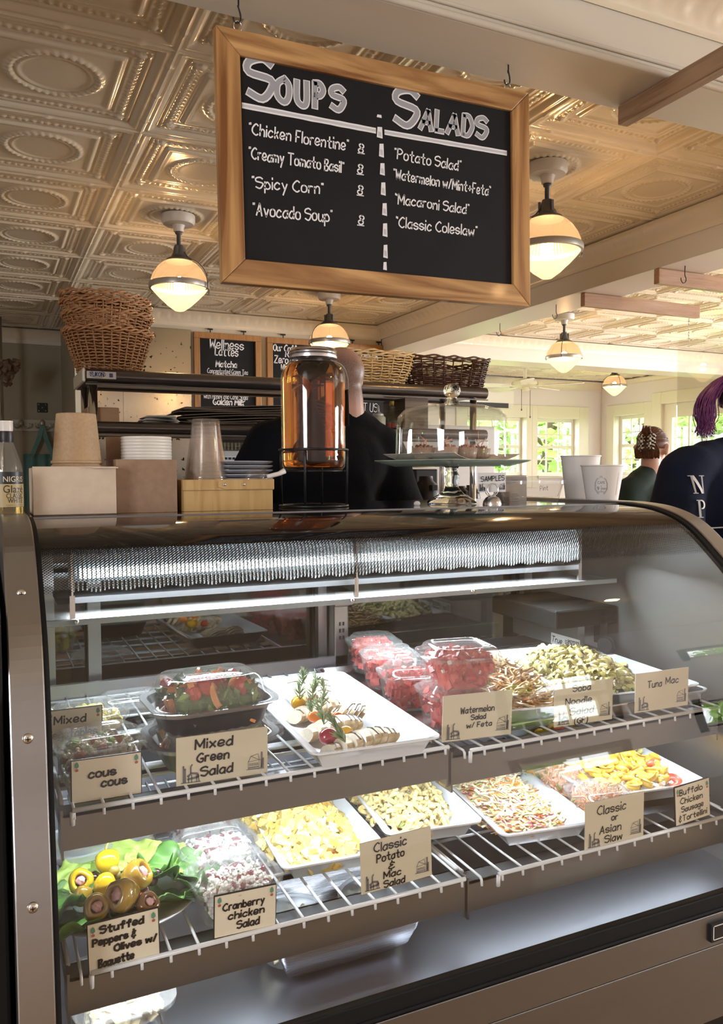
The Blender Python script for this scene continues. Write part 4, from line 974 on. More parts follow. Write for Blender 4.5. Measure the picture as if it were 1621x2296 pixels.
sp = MB(); rloft(sp, 0.26, 0.50, 0.02, [(0.012, 0), (0.004, 0.012), (0.0, 0.0135), (0.0, 0.015), (0.006, 0.0145), (0.014, 0.002)], close_bottom=True, close_top=True)
tag(sp.build('sheet_pan', PANST, None, smooth=True, autos=40, loc=(0.755, 1.34, H(ZS2) + 0.0)), 'low steel sheet pan under the watermelon tubs', 'pan')

# ------------------------------------------------------------------ heaps on the platters
heap('potato_salad', 'heap of chunky yellow potato salad with purple onion flecks', 'potato salad', (0.463, 1.285, H(ZS3) + 0.010), (0, 0, R(-4)), 0.150, 0.352, 0.052,
     [(5, lambda r: t_cube(r, r.uniform(.008, .017), jit=.3), 0), (3, lambda r: t_ball(r, r.uniform(.005, .009)), 1), (.8, lambda r: t_cube(r, r.uniform(.012, .019), 1.3, 1, .5), 2), (1.6, lambda r: t_shred(r, .010, .004), 3), (.9, lambda r: t_shred(r, .010, .0035), 4)], 1500, 11, base_mi=2, mats=[F_POT, F_MAYO, F_EGG, F_HERB, F_ONION], ez=3)  # mound below takes the darker orange, painting shade into gaps between pieces
heap('macaroni_salad', 'heap of creamy elbow macaroni salad with herbs', 'macaroni salad', (0.655, 1.29, H(ZS3) + 0.022), (0, 0, R(-8)), 0.146, 0.345, 0.048,
     [(9, lambda r: t_elbow(r, r.uniform(.016, .021)), 0), (1.2, lambda r: t_ball(r, .006), 1), (.8, lambda r: t_shred(r, .009, .004), 2), (.5, lambda r: t_cube(r, .007), 3)], 950, 12, mats=[F_PASTA, F_MAYO, F_HERB, F_FETA], ez=3)
heap('coleslaw', 'heap of shredded coleslaw with purple onion in coral dressing', 'coleslaw', (0.842, 1.25, H(ZS4) + 0.010), (0, 0, R(-8)), 0.150, 0.362, 0.042,
     [(6, lambda r: t_shred(r, r.uniform(.020, .046), r.uniform(.003, .0058)), 0), (2.6, lambda r: t_shred(r, r.uniform(.016, .036), .0032), 1), (1.0, lambda r: t_shred(r, r.uniform(.012, .028), .0022, curl=.8), 2), (1.4, lambda r: t_shred(r, .022, .004), 3)], 1500, 13, mats=[F_CAB, F_CAR, F_ONION, F_LIME, F_CRE], base_mi=4, ez=3.5, tiltmax=.6)
cr = MB(); rloft(cr, 0.118, 0.355, 0.01, [(0.0, 0.0), (0.0, 0.0015)], close_top=True)
o = tag(cr.build('coral_dressing', F_CRE, None, loc=(0.853, 1.247, H(ZS4) + 0.0055)), 'film of coral dressing under the coleslaw', 'dressing', kind='stuff'); o.rotation_euler = (0, 0, R(-8))
heap('tuna_macaroni', 'tall mound of greenish tuna macaroni salad with peas', 'macaroni salad', (1.072, 1.285, H(ZS2) + 0.017), (0, 0, R(-6)), 0.185, 0.29, 0.066,
     [(7, lambda r: t_elbow(r, r.uniform(.018, .025)), 0), (4, lambda r: t_ball(r, r.uniform(.005, .009)), 1), (2.0, lambda r: t_ball(r, .0065, jit=.03), 2), (1.5, lambda r: t_cube(r, .007), 3)], 1050, 14, base_mi=1, mats=[F_TPAS, F_TUNA, F_HERB, F_MAYO], ez=2.2)
heap('soba_noodles', 'tangle of brown soba noodles with carrot slivers and radish slices', 'noodles', (0.885, 1.292, H(ZS2) + 0.018), (0, 0, R(-10)), 0.132, 0.36, 0.046,
     [(8, lambda r: t_strand(r, r.uniform(.06, .10), .0023, 11, 5, .95), 0), (1.4, lambda r: t_shred(r, r.uniform(.02, .04), .003, .002), 1), (.25, lambda r: t_ball(r, .022, .12, 12, 4, .02), 2), (.4, lambda r: t_ball(r, .012, .3), 3), (.4, lambda r: t_shred(r, .012, .004), 4)], 600, 15, mats=[F_NOOD, F_CAR, F_SHR, F_FETA, F_HERB], ez=2.6, tiltmax=.35)
# tortellini: each one an object
TC = [food('tortellini_yellow', (0.72, 0.42, 0.04), (0.80, 0.55, 0.10)), food('tortellini_red', (0.48, 0.06, 0.03), (0.58, 0.13, 0.07)), food('tortellini_green', (0.30, 0.27, 0.08), (0.42, 0.38, 0.14))]
def tort_mesh(seed, m):
    rn = random.Random(seed); mb = MB(); a1 = 5.4
    ring = []
    for i in range(15):
        a = a1 * i / 14; r = 0.0085; ring.append((r * math.cos(a), r * math.sin(a), 0.0015 * math.sin(a * 2)))
    mb.tube(ring, [0.0028 + 0.0036 * math.sin(PI * i / 14) for i in range(15)], 8)
    def fl(u, v):
        a = 0.6 + u * 4.2; rad = 0.011 + 0.0075 * v * math.sin(PI * u); return (rad * math.cos(a), rad * math.sin(a), 0.002 + 0.006 * v * (0.7 + .3 * math.sin(u * 9)))
    mb.grid(fl, 14, 3)
    return mb.mesh('tortellino', m, True)
tm = [[tort_mesh(k * 7 + i, TC[k]) for i in range(2)] for k in range(3)]
rn = random.Random(5); placed = []
cT = Vector((1.085, 1.242)); aT = R(-8)
heap('feta_and_sausage', 'white feta crumbs and pale sausage bits among the tortellini', 'cheese crumbs', (cT.x, cT.y, H(ZS4) + 0.032), (0, 0, aT), 0.205, 0.335, 0.038,
     [(6, lambda r: t_cube(r, r.uniform(.005, .010)), 0), (2.0, lambda r: t_cube(r, .010), 1), (.3, lambda r: t_shred(r, .008, .003), 2)], 900, 16, base_mi=1, mats=[F_FETA, food('sausage', (0.70, 0.42, 0.24), (0.78, 0.55, 0.36)), F_HERB], ez=3.2)
spots = []
for k in range(2500):
    if len(spots) >= 96: break
    u, v = rn.uniform(-.92, .92), rn.uniform(-.95, .95)
    if v > -0.45 and rn.random() < 0.30: continue
    if all(math.hypot((u - a) * .098, (v - b) * .162) > 0.0165 for a, b in spots): spots.append((u, v))
for k, (u, v) in enumerate(spots):
    q = (abs(u) ** 3.2 + abs(v) ** 3.2) ** (1 / 3.2); z = 0.038 * max(0, 1 - q) ** .45
    x, y = u * .098, v * .162; ca, sa = math.cos(aT), math.sin(aT)
    ci = rn.choices([0, 1, 2], [6, 1.6, 2])[0]
    if v < -.5: ci = 0 if rn.random() < .85 else ci
    o = bpy.data.objects.new('tortellino', tm[ci][k % 2]); C.objects.link(o)
    o.location = (cT.x + x * ca - y * sa, cT.y + x * sa + y * ca, H(ZS4) + 0.032 + z + 0.005); o.rotation_euler = (rn.uniform(-.7, .7), rn.uniform(-.7, .7), rn.uniform(0, 6.28)); s = rn.uniform(1.0, 1.25); o.scale = (s, s, s)
    tag(o, ['yellow folded tortellino in the tortellini heap on the lower right shelf', 'tomato-red folded tortellino in the tortellini heap', 'green spinach tortellino in the tortellini heap'][ci], 'tortellini', ['yellow tortellini', 'red tortellini', 'green tortellini'][ci])
# ------------------------------------------------------------------ sliced grilled chicken
CHK = food('grilled_chicken', (0.70, 0.58, 0.38), (0.46, 0.30, 0.14), 0.35, scale=55); CHIN = food('chicken_cut_face', (0.74, 0.66, 0.52), (0.66, 0.58, 0.44), .45, scale=200); CHAR = mat('char_marks', (0.06, 0.03, 0.015), 0.5)
def chicken(loc, rot, L, label, n=9, seed=1):
    rn = random.Random(seed); t = thing('grilled_chicken_breast', label, 'chicken', loc, (0, 0, rot), 'sliced grilled chicken breasts')
    for i in range(n):
        s = (i + 0.5) / n; sc_ = (math.sin(PI * (0.12 + 0.76 * s)) ** 0.6); w = 0.052 * sc_; h = 0.026 * sc_; x = (s - .5) * L; th = L / n * 0.74
        out = [(w * .5 * math.cos(a) * (1 + .06 * rn.uniform(-1, 1)), max(-0.001, h * (0.5 + 0.55 * math.sin(a))) if math.sin(a) > -0.8 else 0.0) for a in [k * 2 * PI / 14 for k in range(14)]]
        mb = MB(); k = len(out); tilt = 0.75; vs = []
        for side in (-.5, .5):
            for (yy, zz) in out: vs.append((x + side * th + zz * tilt, yy, zz + 0.001))
        mb.mat(1).add(vs, [tuple(range(k))[::-1], tuple(range(k, 2 * k))]); mb.mat(0).add(vs, [(j, (j + 1) % k, (j + 1) % k + k, j + k) for j in range(k)])
        o = mb.build('chicken_slice', [CHK, CHIN], t, smooth=False, bevel=0.0012); o.rotation_euler = (0, 0, rn.uniform(-.05, .05))
        g = MB(); zz = h * 1.06 + 0.0012
        g.tube([(x + zz * tilt - th * .3 + rn.uniform(-.002, .002), -w * .34, zz * .86), (x + zz * tilt, 0, zz + .0003), (x + zz * tilt + th * .2, w * .30, zz * .88)], 0.0013, 5); (rn.random() < .7) and g.build('char_mark', CHAR, o)
    return t
def chz(x, y): return (x, y, H(ZS1) + 0.007)
for k, (px, py, r_, L, l) in enumerate(((665, 1558, 75, .085, 'sliced grilled chicken breast at the far end of the platter'), (700, 1600, 20, .095, 'sliced chicken breast behind the middle rosemary'), (735, 1640, 12, .10, 'sliced chicken breast beside the dark red tomato'), (800, 1672, 12, .125, 'nearest sliced chicken breast with dark grill marks'))):
    p = P(px, py, z=ZS1 + 0.015); chicken(chz(p.x, p.y), R(r_), L, l, 8, k)
p = P(722, 1555, z=ZS1 + 0.015); chicken(chz(p.x, p.y), R(80), .08, 'sliced chicken breast behind the farthest rosemary', 7, 8)
p = P(768, 1605, z=ZS1 + 0.015); chicken(chz(p.x, p.y), R(-35), .06, 'short sliced chicken breast right of the rosemary', 6, 9)
for px, py, col, s, l in ((672, 1576, (0.80, 0.42, 0.01), .0125, 'large yellow cherry tomato on the chicken platter'), (703, 1567, (0.5, 0.05, 0.02), .008, 'small red cherry tomato behind the yellow one'), (706, 1606, (0.80, 0.22, 0.02), .010, 'orange cherry tomato in the middle of the chicken platter'),
                          (758, 1605, (0.72, 0.16, 0.02), .007, 'tiny orange cherry tomato right of the rosemary'), (737, 1651, (0.30, 0.012, 0.03), .0125, 'dark red cherry tomato at the near end of the chicken'), (775, 1641, (0.80, 0.45, 0.03), .009, 'small yellow tomato half under the near chicken')):
    p = P(px, py, z=ZS1 + 0.03); o = MB().ell((0, 0, 0), (s * 1.25, s, s), 20, 14).build('cherry_tomato', mat('tomato_%d' % px, col, 0.12, coat=0.6), None, smooth=True, loc=(p.x, p.y, p.z))
    tag(o, l, 'tomato')
ROSE = mat('rosemary_green', (0.16, 0.24, 0.10), 0.5, var=(0.28, 0.36, 0.18), scale=60)
def rosemary(loc, rot, L, label, seed):
    rn = random.Random(seed); m = MB(); st = spline([(0, 0, 0), (L * .35, L * .05, .006), (L * .7, -L * .03, .014), (L, 0, .02)], 5); m.tube(st, 0.001, 5)
    for i in range(56):
        s = rn.uniform(0.02, 1); b_ = st[int(s * (len(st) - 1))]; a = rn.uniform(0, 2 * PI); l = rn.uniform(.012, .020) * (1.1 - .4 * s)
        d = Vector((0.75, math.cos(a), abs(math.sin(a)) * .9 + .1)).normalized(); m.tube([b_, b_ + d * l * .5 + Vector((0, 0, .001)), b_ + d * l + Vector((.002, 0, 0))], [.0009, .0011, .0003], 4)
    o = m.build('rosemary_sprig', ROSE, None, smooth=True, loc=loc); o.rotation_euler = rot; return tag(o, label, 'herb sprig')
for i, (px, py, r_, L, l) in enumerate(((688, 1558, 60, .05, 'farthest rosemary sprig on the chicken'), (715, 1585, 62, .07, 'middle rosemary sprig on the chicken'), (742, 1612, 70, .075, 'rosemary sprig lying over the third chicken breast'), (790, 1650, 130, .035, 'dark rosemary sprig stuck in the nearest chicken'))):
    p = P(px, py, z=ZS1 + 0.042); rosemary((p.x - .02, p.y - .02, p.z), (0, R(-22), R(r_)), L, l, i)
# ------------------------------------------------------------------ clear tubs with lids
def tub(label, c, w, d, h, lidh, z, rot=0.0, group='clear lidded plastic tubs in the case', lid=True, ribs=0.0012, name='clear_tub', stackz=0):
    t = thing(name, label, 'food tub', (c[0], c[1], H(z) + stackz), (0, 0, rot), group)
    m = MB(); ins = w * 0.10
    rloft(m, w, d, 0.03, [(ins * 1.3, 0.0), (ins * 1.1, 0.001), (ins, 0.006, ribs), (ins * .35, h * .82, ribs), (ins * .2, h * .86), (0.004, h - .003), (0.0, h - .002), (0.0, h)], nc=5, me=8, close_bottom=True)
    m.build('tub_body', PLAS, t, smooth=True)
    if lid:
        l = MB(); rloft(l, w, d, 0.03, [(-0.001, h - .006), (-0.002, h + .001), (0.004, h + .003), (0.007, h + .003), (0.011, h + lidh * .75, ribs * .6), (0.016, h + lidh), (0.021, h + lidh + .0005), (0.025, h + lidh - .002), (0.034, h + lidh - .002)], nc=5, me=8, close_top=True)
        l.build('lid', PLASD, t, smooth=True, autos=60)
        MB().box(-w * .12, -d / 2 - 0.006, h - 0.001, w * .12, -d / 2 + .001, h + .001).build('lid_tab', PLASD, t)
    return t
def fill(name, label, cat, c, z, rot, w, d, h, kinds, n, seed, mats, stackz=0, mound=0.006, group=None):
    """pieces filling a tub volume"""
    rn = random.Random(seed); mb = MB(); tot = sum(k[0] for k in kinds); i = 0
    while i < n:
        u, v = rn.uniform(-1, 1), rn.uniform(-1, 1); q = (abs(u) ** 4 + abs(v) ** 4) ** .25
        if q > 1: continue
        i += 1; s = rn.random() ** 0.6; k = 0.74 + .12 * s; zz = s * (h + mound * (1 - q * q))
        if q < 0.72 and s < 0.75: zz = h + mound * (1 - q * q) - rn.uniform(0, .006)
        r = rn.uniform(0, tot)
        for wt, mk, mi in kinds:
            r -= wt
            if r <= 0: break
        tv, tf = mk(rn); M = Matrix.Translation((u * w / 2 * k, v * d / 2 * k, zz + .004)) @ Euler((rn.uniform(-3, 3), rn.uniform(-3, 3), rn.uniform(-3, 3))).to_matrix().to_4x4()
        mb.mat(mi).add([M @ Vector(p) for p in tv], tf)
    mb.mat(0); core = MB(); rloft(core, w * .68, d * .68, .02, [(0, 0.004), (-w * .03, h * .9), (w * .08, h + mound * .5)], close_top=True, close_bottom=True); mb.add(core.v, core.f)
    o = mb.build(name, mats, None, smooth=False, loc=(c[0], c[1], H(z) + stackz)); o.rotation_euler = (0, 0, rot); return tag(o, label, cat, group, 'stuff')
wmk = [(8, lambda r: t_cube(r, r.uniform(.009, .014), jit=.25), 0), (.8, lambda r: t_cube(r, .006), 1), (.15, lambda r: t_leaf(r, .012), 2)]
WM = [F_RED, F_FETA, F_HERB]
def wtub(label, flabel, c, rot, w, z, stackz, seed, h=.062):
    tub(label, c, w, w * .95, h, .014, z, rot, 'clear watermelon tubs', stackz=stackz)
    fill('watermelon_cubes', flabel, 'watermelon', c, z, rot, w * .90, w * .85, h * .80, wmk, 260, seed, WM, stackz + .001, .008)
zw = ZS2 + 0.003
wtub('lower watermelon tub of the front stack', 'watermelon cubes in the lower tub of the front stack', (0.715, 1.165), R(-6), .118, zw, 0, 21)
wtub('upper watermelon tub of the front stack, nearest and largest of the watermelon tubs', 'watermelon cubes in the top front tub, behind the watermelon card', (0.722, 1.160), R(-8), .130, zw, .066, 22, .060)
wtub('clear watermelon tub just left of the front stack', 'watermelon cubes in the tub left of the front stack', (0.703, 1.30), R(-12), .115, zw, 0, 23)
wtub('clear watermelon tub second from the back', 'watermelon cubes in the second tub from the back', (0.722, 1.425), R(-15), .112, zw, .006, 24)
wtub('rearmost watermelon tub, dim and almost hidden', 'dark red watermelon cubes in the rearmost tub', (0.745, 1.545), R(-10), .11, zw, .008, 25)
# mixed vegetables and couscous
tub('clear tub of yellow mixed vegetables behind its card', (0.133, 1.30), .115, .11, .052, .012, ZS1, R(4))
fill('mixed_vegetables', 'yellow squash and pickled vegetables in the clear tub', 'vegetables', (0.133, 1.30), ZS1, R(4), .109, .104, .038, [(6, lambda r: t_ball(r, r.uniform(.016, .026), .55, 10, 6), 0), (2, lambda r: t_ball(r, .014, .4), 1), (.6, lambda r: t_shred(r, .015, .005), 2)], 120, 31, [F_YEL, F_FETA, F_HERB], .001, .008)
tub('clear tub of couscous behind the cous cous card', (0.132, 1.155), .120, .108, .054, .012, ZS1, R(2))
fill('couscous_salad', 'pearl couscous with dried tomato in the clear tub', 'couscous', (0.132, 1.155), ZS1, R(2), .114, .102, .040, [(9, lambda r: t_ball(r, .0062, 1, 7, 5, .02), 0), (.35, lambda r: t_ball(r, .017, .6, 8, 5), 1), (.7, lambda r: t_cube(r, .008), 2)], 700, 32, [F_COUS, F_SUN, F_HERB], .001, .010)
# mixed green salad: two black based containers
def salad_box(label, flabel, c, z, stackz, rot, seed):
    t = thing('salad_container', label, 'salad container', (c[0], c[1], H(z) + stackz), (0, 0, rot), 'black based salad containers')
    w, d, h = .188, .155, .040
    m = MB(); rloft(m, w, d, .045, [(.030, 0), (.026, .001), (.012, h - .006), (.004, h - .002), (0.0, h - .001), (0.0, h + .001), (.010, h), (.024, .003)], nc=6, me=6, close_bottom=True, close_top=True); m.build('black_base', BLACK, t, smooth=True, autos=50)
    l = MB(); rloft(l, w + .012, d + .012, .048, [(0.000, h - .002), (0.0, h + .003), (.008, h + .004), (.013, h + .003), (.017, h + .006), (.022, h + .012, .0022), (.028, h + .030, .0022), (.036, h + .036), (.044, h + .0375), (.050, h + .036), (.055, h + .0365), (.060, h + .0375)], nc=6, me=12, close_top=True)
    l.build('clear_lid', PLASD, t, smooth=True, autos=70)
    for sx_ in (-1, 1): MB().box(sx_ * (w / 2 + .006) - .006, -.018, h, sx_ * (w / 2 + .006) + .006, .018, h + .002).build('lid_tab', PLASD, t)
    fill('green_salad', flabel, 'salad', c, z, rot, w * .86, d * .86, h + .012, [(8, lambda r: t_leaf(r, r.uniform(.018, .034)), 0), (3, lambda r: t_leaf(r, r.uniform(.015, .03)), 3), (1.1, lambda r: t_shred(r, .034, .008, .004), 1), (.6, lambda r: t_ball(r, .030, .7, 10, 7, .03), 2)], 330, seed, [F_LETT, F_CAR, F_DKR, F_HERB], stackz, .010)
salad_box('lower black based salad container, half behind the mixed green salad card', 'greens in the lower salad container', (.292, 1.165), ZS1, 0, R(2), 41)
salad_box('upper black based salad container with a domed clear lid', 'greens, carrot and red tomato under the upper domed lid', (.290, 1.160), ZS1, .0515, R(3), 42)
# cranberry chicken tubs
ck = [(9, lambda r: t_ball(r, r.uniform(.006, .010), .8, jit=.25), 0), (1.5, lambda r: t_ball(r, r.uniform(.009, .014), .55), 1), (1.0, lambda r: t_ball(r, .006), 2), (.3, lambda r: t_shred(r, .008, .003), 3)]
for i, (px, py, r_, l) in enumerate(((528, 1958, 4, 'nearest tub of cranberry chicken salad, behind its card'), (490, 1888, 2, 'middle tub of cranberry chicken salad'), (455, 1820, 0, 'farthest tub of cranberry chicken salad, under the shelf edge'))):
    p = P(px, py, z=ZS3 + .055); c = (p.x, p.y + .01)
    tub(l, c, .122, .108, .050, .018, ZS3, R(r_), 'cranberry chicken salad tubs'); fill('cranberry_chicken_salad', 'cranberries and creamy chicken in the ' + l.split(' of ')[0], 'chicken salad', c, ZS3, R(r_), .114, .100, .036, ck, 760, 50 + i, [F_CHIC, F_CRAN, F_MAYO, F_HERB], .001, .010)
# asian slaw tubs
ak = [(6, lambda r: t_shred(r, r.uniform(.015, .03), .0025), 0), (5, lambda r: t_shred(r, r.uniform(.015, .03), .003), 1), (1, lambda r: t_shred(r, .012, .003), 2)]
for i, (px, py, l) in enumerate(((1345, 1770, 'nearest tub of orange Asian slaw, behind the slaw card'), (1268, 1722, 'middle tub of orange Asian slaw'), (1205, 1690, 'farthest tub of orange Asian slaw, at the shelf edge'))):
    p = P(px, py, z=ZS4 + .055); c = (p.x, p.y)
    tub(l, c, .108, .100, .050, .012, ZS4, R(-8), 'Asian slaw tubs'); fill('asian_slaw', 'shredded carrot slaw in the ' + l.split(' of ')[0] + ' of slaw', 'slaw', c, ZS4, R(-8), .102, .094, .040, ak, 420, 60 + i, [F_CAR, F_SHRD, F_HERB], .001, .008)
# round tubs at the left end
def round_tub(label, flabel, c, r, h, z, kinds, mats, n, seed, lidm=None, cat='olives'):
    t = thing('round_tub', label, 'food tub', (c[0], c[1], H(z)), group='round lidded tubs')
    MB().lathe([(0, 0), (r * .86, 0), (r * .88, .002), (r * .98, h), (r * 1.0, h)], 40).build('tub_body', PLAS, t, smooth=True)
    MB().lathe([(r * 1.04, h - .005), (r * 1.05, h), (r * 1.04, h + .004), (r * .97, h + .005), (r * .94, h + .001), (0, h + .001)], 40).build('lid', lidm or clear('milky_lid_%d' % seed, (.9, .92, .94), .06, .4, .15, .30, (.75, .8, .85)), t, smooth=True, autos=50)
    rn = random.Random(seed); mb = MB(); tot = sum(k[0] for k in kinds)
    for i in range(n):
        a = rn.uniform(0, 2 * PI); q = math.sqrt(rn.random()); s = rn.random(); x = rn.uniform(0, tot)
        for wt, mk, mi in kinds:
            x -= wt
            if x <= 0: break
        tv, tf = mk(rn); rr_ = q * r * (.76 + .08 * s); M = Matrix.Translation((rr_ * math.cos(a), rr_ * math.sin(a), .005 + s * h * .75)) @ Euler((rn.uniform(-3, 3), rn.uniform(-3, 3), 0)).to_matrix().to_4x4(); mb.mat(mi).add([M @ Vector(p) for p in tv], tf)
    tag(mb.build(cat.replace(' ', '_') + '_filling', mats, None, smooth=True, loc=(c[0], c[1], H(z) + .001)), flabel, cat, kind='stuff')
p = P(172, 1893, z=ZS3 + .05)
OLV = food('olive_green', (0.28, 0.24, 0.05), (0.36, 0.30, 0.08), .2); OLK = food('olive_dark', (0.03, 0.012, 0.02), (0.07, 0.02, 0.03), .12, coat=.6)
round_tub('round lidded tub of mixed olives at the left end of the lower shelf', 'green and dark olives inside the round tub', (p.x + .002, p.y + .015), .058, .045, ZS3, [(3, lambda r: t_ball(r, .014, .8, 8, 6, .03), 0), (3, lambda r: t_ball(r, .014, .8, 8, 6, .03), 1), (2, lambda r: t_ball(r, .012, .8), 2)], [OLV, OLK, F_YEL], 110, 71)
p = P(245, 1878, z=ZS3 + .04)
round_tub('small clear tub of grey-white salad behind the stuffed peppers plate', 'grey-white salad in the small tub', (p.x + .035, p.y + .03), .045, .038, ZS3, [(3, lambda r: t_cube(r, .008), 0), (1, lambda r: t_cube(r, .006), 1)], [F_MAYO, F_HERB], 220, 72, cat='salad')

# ------------------------------------------------------------------ plate of lettuce, stuffed peppers and olives
pc = P(283, 2000, z=ZS3 + .03); PCX, PCY = pc.x - .006, pc.y + .02
pl = MB(); pl.lathe([(0, 0), (.055, 0), (.058, .003), (.075, .006), (.108, .020), (.110, .0215), (.108, .0225), (.074, .009), (.0, .006)], 64)
plate = tag(pl.build('round_plate', PORC, None, smooth=True, loc=(PCX, PCY, H(ZS3))), 'round white plate under the lettuce and stuffed peppers', 'plate')
LET1 = mat('romaine_light', (0.30, 0.48, 0.07), 0.35, var=(0.48, 0.62, 0.16), scale=30, coat=.2); LET2 = mat('romaine_dark', (0.05, 0.15, 0.025), 0.35, var=(0.11, 0.26, 0.05), scale=28, coat=.2)
def lettuce(c, rot, L, W, m, label, seed, curl=.02, ruff=.008):
    rn = random.Random(seed)
    def fn(u, v):
        s = v * 2 - 1; wd = W * (math.sin(PI * min(.97, .08 + .9 * u)) ** .55) / 2; x = u * L; y = s * wd
        e = abs(s) ** 2
        z = curl * (e * .9) + ruff * e * (math.sin(u * 19 + seed * 1.7) + .6 * math.sin(u * 37 + s * 5 + seed)) * .7 - 0.018 * (u - .5) ** 2 * 3 + .0018 * math.sin(v * 40 + u * 9)
        x += ruff * e * .6 * math.sin(u * 27 + seed); z += .003 * noise.noise(Vector((x * 60, y * 60, seed)))
        if abs(s) < .12: z -= .003
        return (x - L / 2, y, z)
    mb = MB().grid(fn, 44, 22); o = mb.build('lettuce_leaf', m, None, smooth=True, solid=.0009, loc=(PCX + c[0], PCY + c[1], H(ZS3) + c[2])); o.rotation_euler = rot
    return tag(o, label, 'lettuce leaf')
lettuce((.020, .052, .042), (R(8), R(0), R(-32)), .165, .085, LET1, 'pale romaine leaf at the back right of the plate', 1, .006, .004)
lettuce((-.040, .045, .036), (R(4), R(0), R(48)), .115, .08, LET1, 'pale green lettuce leaf at the back left of the plate', 2, .006, .004)
lettuce((-.070, -.020, .040), (R(-8), R(14), R(58)), .13, .085, LET2, 'dark ruffled lettuce leaf on the left of the plate', 3, .012, .010)
lettuce((-.038, -.070, .030), (R(-18), R(8), R(25)), .13, .085, LET2, 'dark lettuce leaf drooping over the near left edge of the plate', 4, .010, .010)
lettuce((.030, -.064, .032), (R(-16), R(-4), R(2)), .12, .06, LET2, 'dark lettuce leaf behind the stuffed peppers card', 5, .008, .006)
lettuce((.078, -.020, .040), (R(-10), R(12), R(-36)), .135, .10, LET2, 'dark curly lettuce leaf on the right of the plate', 6, .020, .014)
lettuce((.098, -.040, .026), (R(-24), R(32), R(-50)), .11, .09, LET2, 'dark lettuce leaf hanging over the right edge of the plate', 7, .016, .013)
lettuce((.062, .018, .043), (R(4), R(4), R(-20)), .12, .08, LET1, 'green lettuce leaf under the olives on the right', 8, .008, .006)
PEPY = mat('pepper_yellow', (0.72, 0.44, 0.01), 0.12, coat=.7, var=(0.78, 0.55, 0.02), scale=20); PEPO = mat('pepper_olive', (0.32, 0.18, 0.02), 0.10, coat=.8, var=(0.42, 0.27, 0.03), scale=20); HAM = mat('pink_ham', (0.62, 0.33, 0.33), .35, var=(.74, .48, .46), scale=80); STM = mat('pepper_stem', (.42, .34, .10), .6)
def on_plate(px, py, dz): 
    p = P(px, py, z=ZS3 + dz); return (p.x, p.y, p.z)
def pepper(px, py, dz, r, m, rot, label, open_=True, k=1.25):
    t = thing('stuffed_pepper', label, 'pepper', on_plate(px, py, dz), rot, 'stuffed peppers on the lettuce plate')
    if open_: prof = [(0, -k), (.35, -.95 * k), (.72, -.6 * k), (.95, -.15 * k), (1.0, .25), (.9, .62), (.70, .80), (.54, .78), (.45, .62), (.42, .4)]
    else: prof = [(0, -k), (.3, -.97 * k), (.66, -.66 * k), (.92, -.2 * k), (1.0, .2), (.9, .6), (.55, .9), (0, 1.0)]
    MB().lathe([(a * r, b * r) for a, b in prof], 28, wob=lambda a, z: 1 + .05 * math.cos(a * 3 + 1) + .02 * math.cos(a * 5)).build('pepper_shell', m, t, smooth=True)
    if open_: MB().ell((0, 0, .52 * r), (.44 * r, .40 * r, .24 * r), 14, 9, fn=lambda d: 1 + .22 * math.sin(d.x * 7 + d.y * 5)).build('ham_filling', HAM, t, smooth=True)
    else: MB().tube([(0, 0, .9 * r), (.1 * r, 0, 1.25 * r), (.3 * r, 0, 1.5 * r)], [.12 * r, .09 * r, .08 * r], 7).build('stem', STM, t, smooth=True)
pepper(240, 1932, .068, .0165, PEPY, (R(-18), R(-4), 0), 'bright yellow whole pepper standing at the back of the plate', False, 1.1)
pepper(181, 1975, .055, .0165, PEPY, (R(62), R(-16), 0), 'yellow stuffed pepper at the left with pink ham facing out')
pepper(186, 2008, .050, .0130, PEPO, (R(20), R(-70), R(-15)), 'small olive-coloured pepper lying below the left one', False, 1.5)
pepper(234, 1983, .062, .0150, PEPY, (R(70), R(30), 0), 'yellow whole pepper in the centre of the heap', False, 1.1)
pepper(305, 1965, .066, .0205, PEPO, (R(38), R(40), R(20)), 'olive-coloured stuffed pepper at the back right')
pepper(275, 2007, .066, .0205, PEPO, (R(24), R(-62), R(10)), 'biggest brownish stuffed pepper in the middle of the plate', True, 1.35)
pepper(216, 2035, .056, .0170, PEPO, (R(58), R(-4), 0), 'stuffed pepper at the front with a star of ham')
pepper(330, 2028, .050, .0150, mat('pepper_brown', (0.20, 0.09, 0.02), .12, coat=.7), (R(40), R(20), 0), 'small brown stuffed pepper at the right front')
for i, (px, py, dz, m, l) in enumerate(((256, 1952, .072, OLV, 'pitted green olive with its hole up, top of the heap'), (261, 1962, .062, OLV, 'green olive below the pitted one'), (210, 1967, .052, OLK, 'black olive between the left peppers'), (350, 1958, .056, OLK, 'shiny black olive at the right of the heap'), (343, 1975, .05, mat('olive_purple', (.09, .03, .04), .12, coat=.6), 'purple olive under the black one'),
                                       (325, 1995, .048, MT['olive_purple'] if 'olive_purple' in MT else OLK, 'purple olive right of the big pepper'), (270, 1968, .054, OLK, 'dark olive between the upper peppers'), (255, 2043, .045, OLV, 'green olive at the bottom of the heap'), (292, 2038, .045, OLK, 'black olive below the big pepper'), (205, 1985, .045, OLV, 'small green olive at the left'), (312, 2012, .048, F_DKR, 'red pepper scrap right of the big pepper'))):
    s = .0078 if i > 1 else .0072
    mb = MB()
    if i == 0: mb.lathe([(.0022, -.006), (.0055, -.004), (s, 0), (.0058, .0045), (.0035, .0058), (.0022, .005), (.002, -.003)], 18)
    else: mb.ell((0, 0, 0), (s, s * .85, s * .85), 14, 10)
    o = mb.build('olive' if m is not F_DKR else 'red_pepper_piece', m, None, smooth=True, loc=on_plate(px, py, dz)); o.rotation_euler = (R(-30), 0, i); tag(o, l, 'olive' if m is not F_DKR else 'pepper')

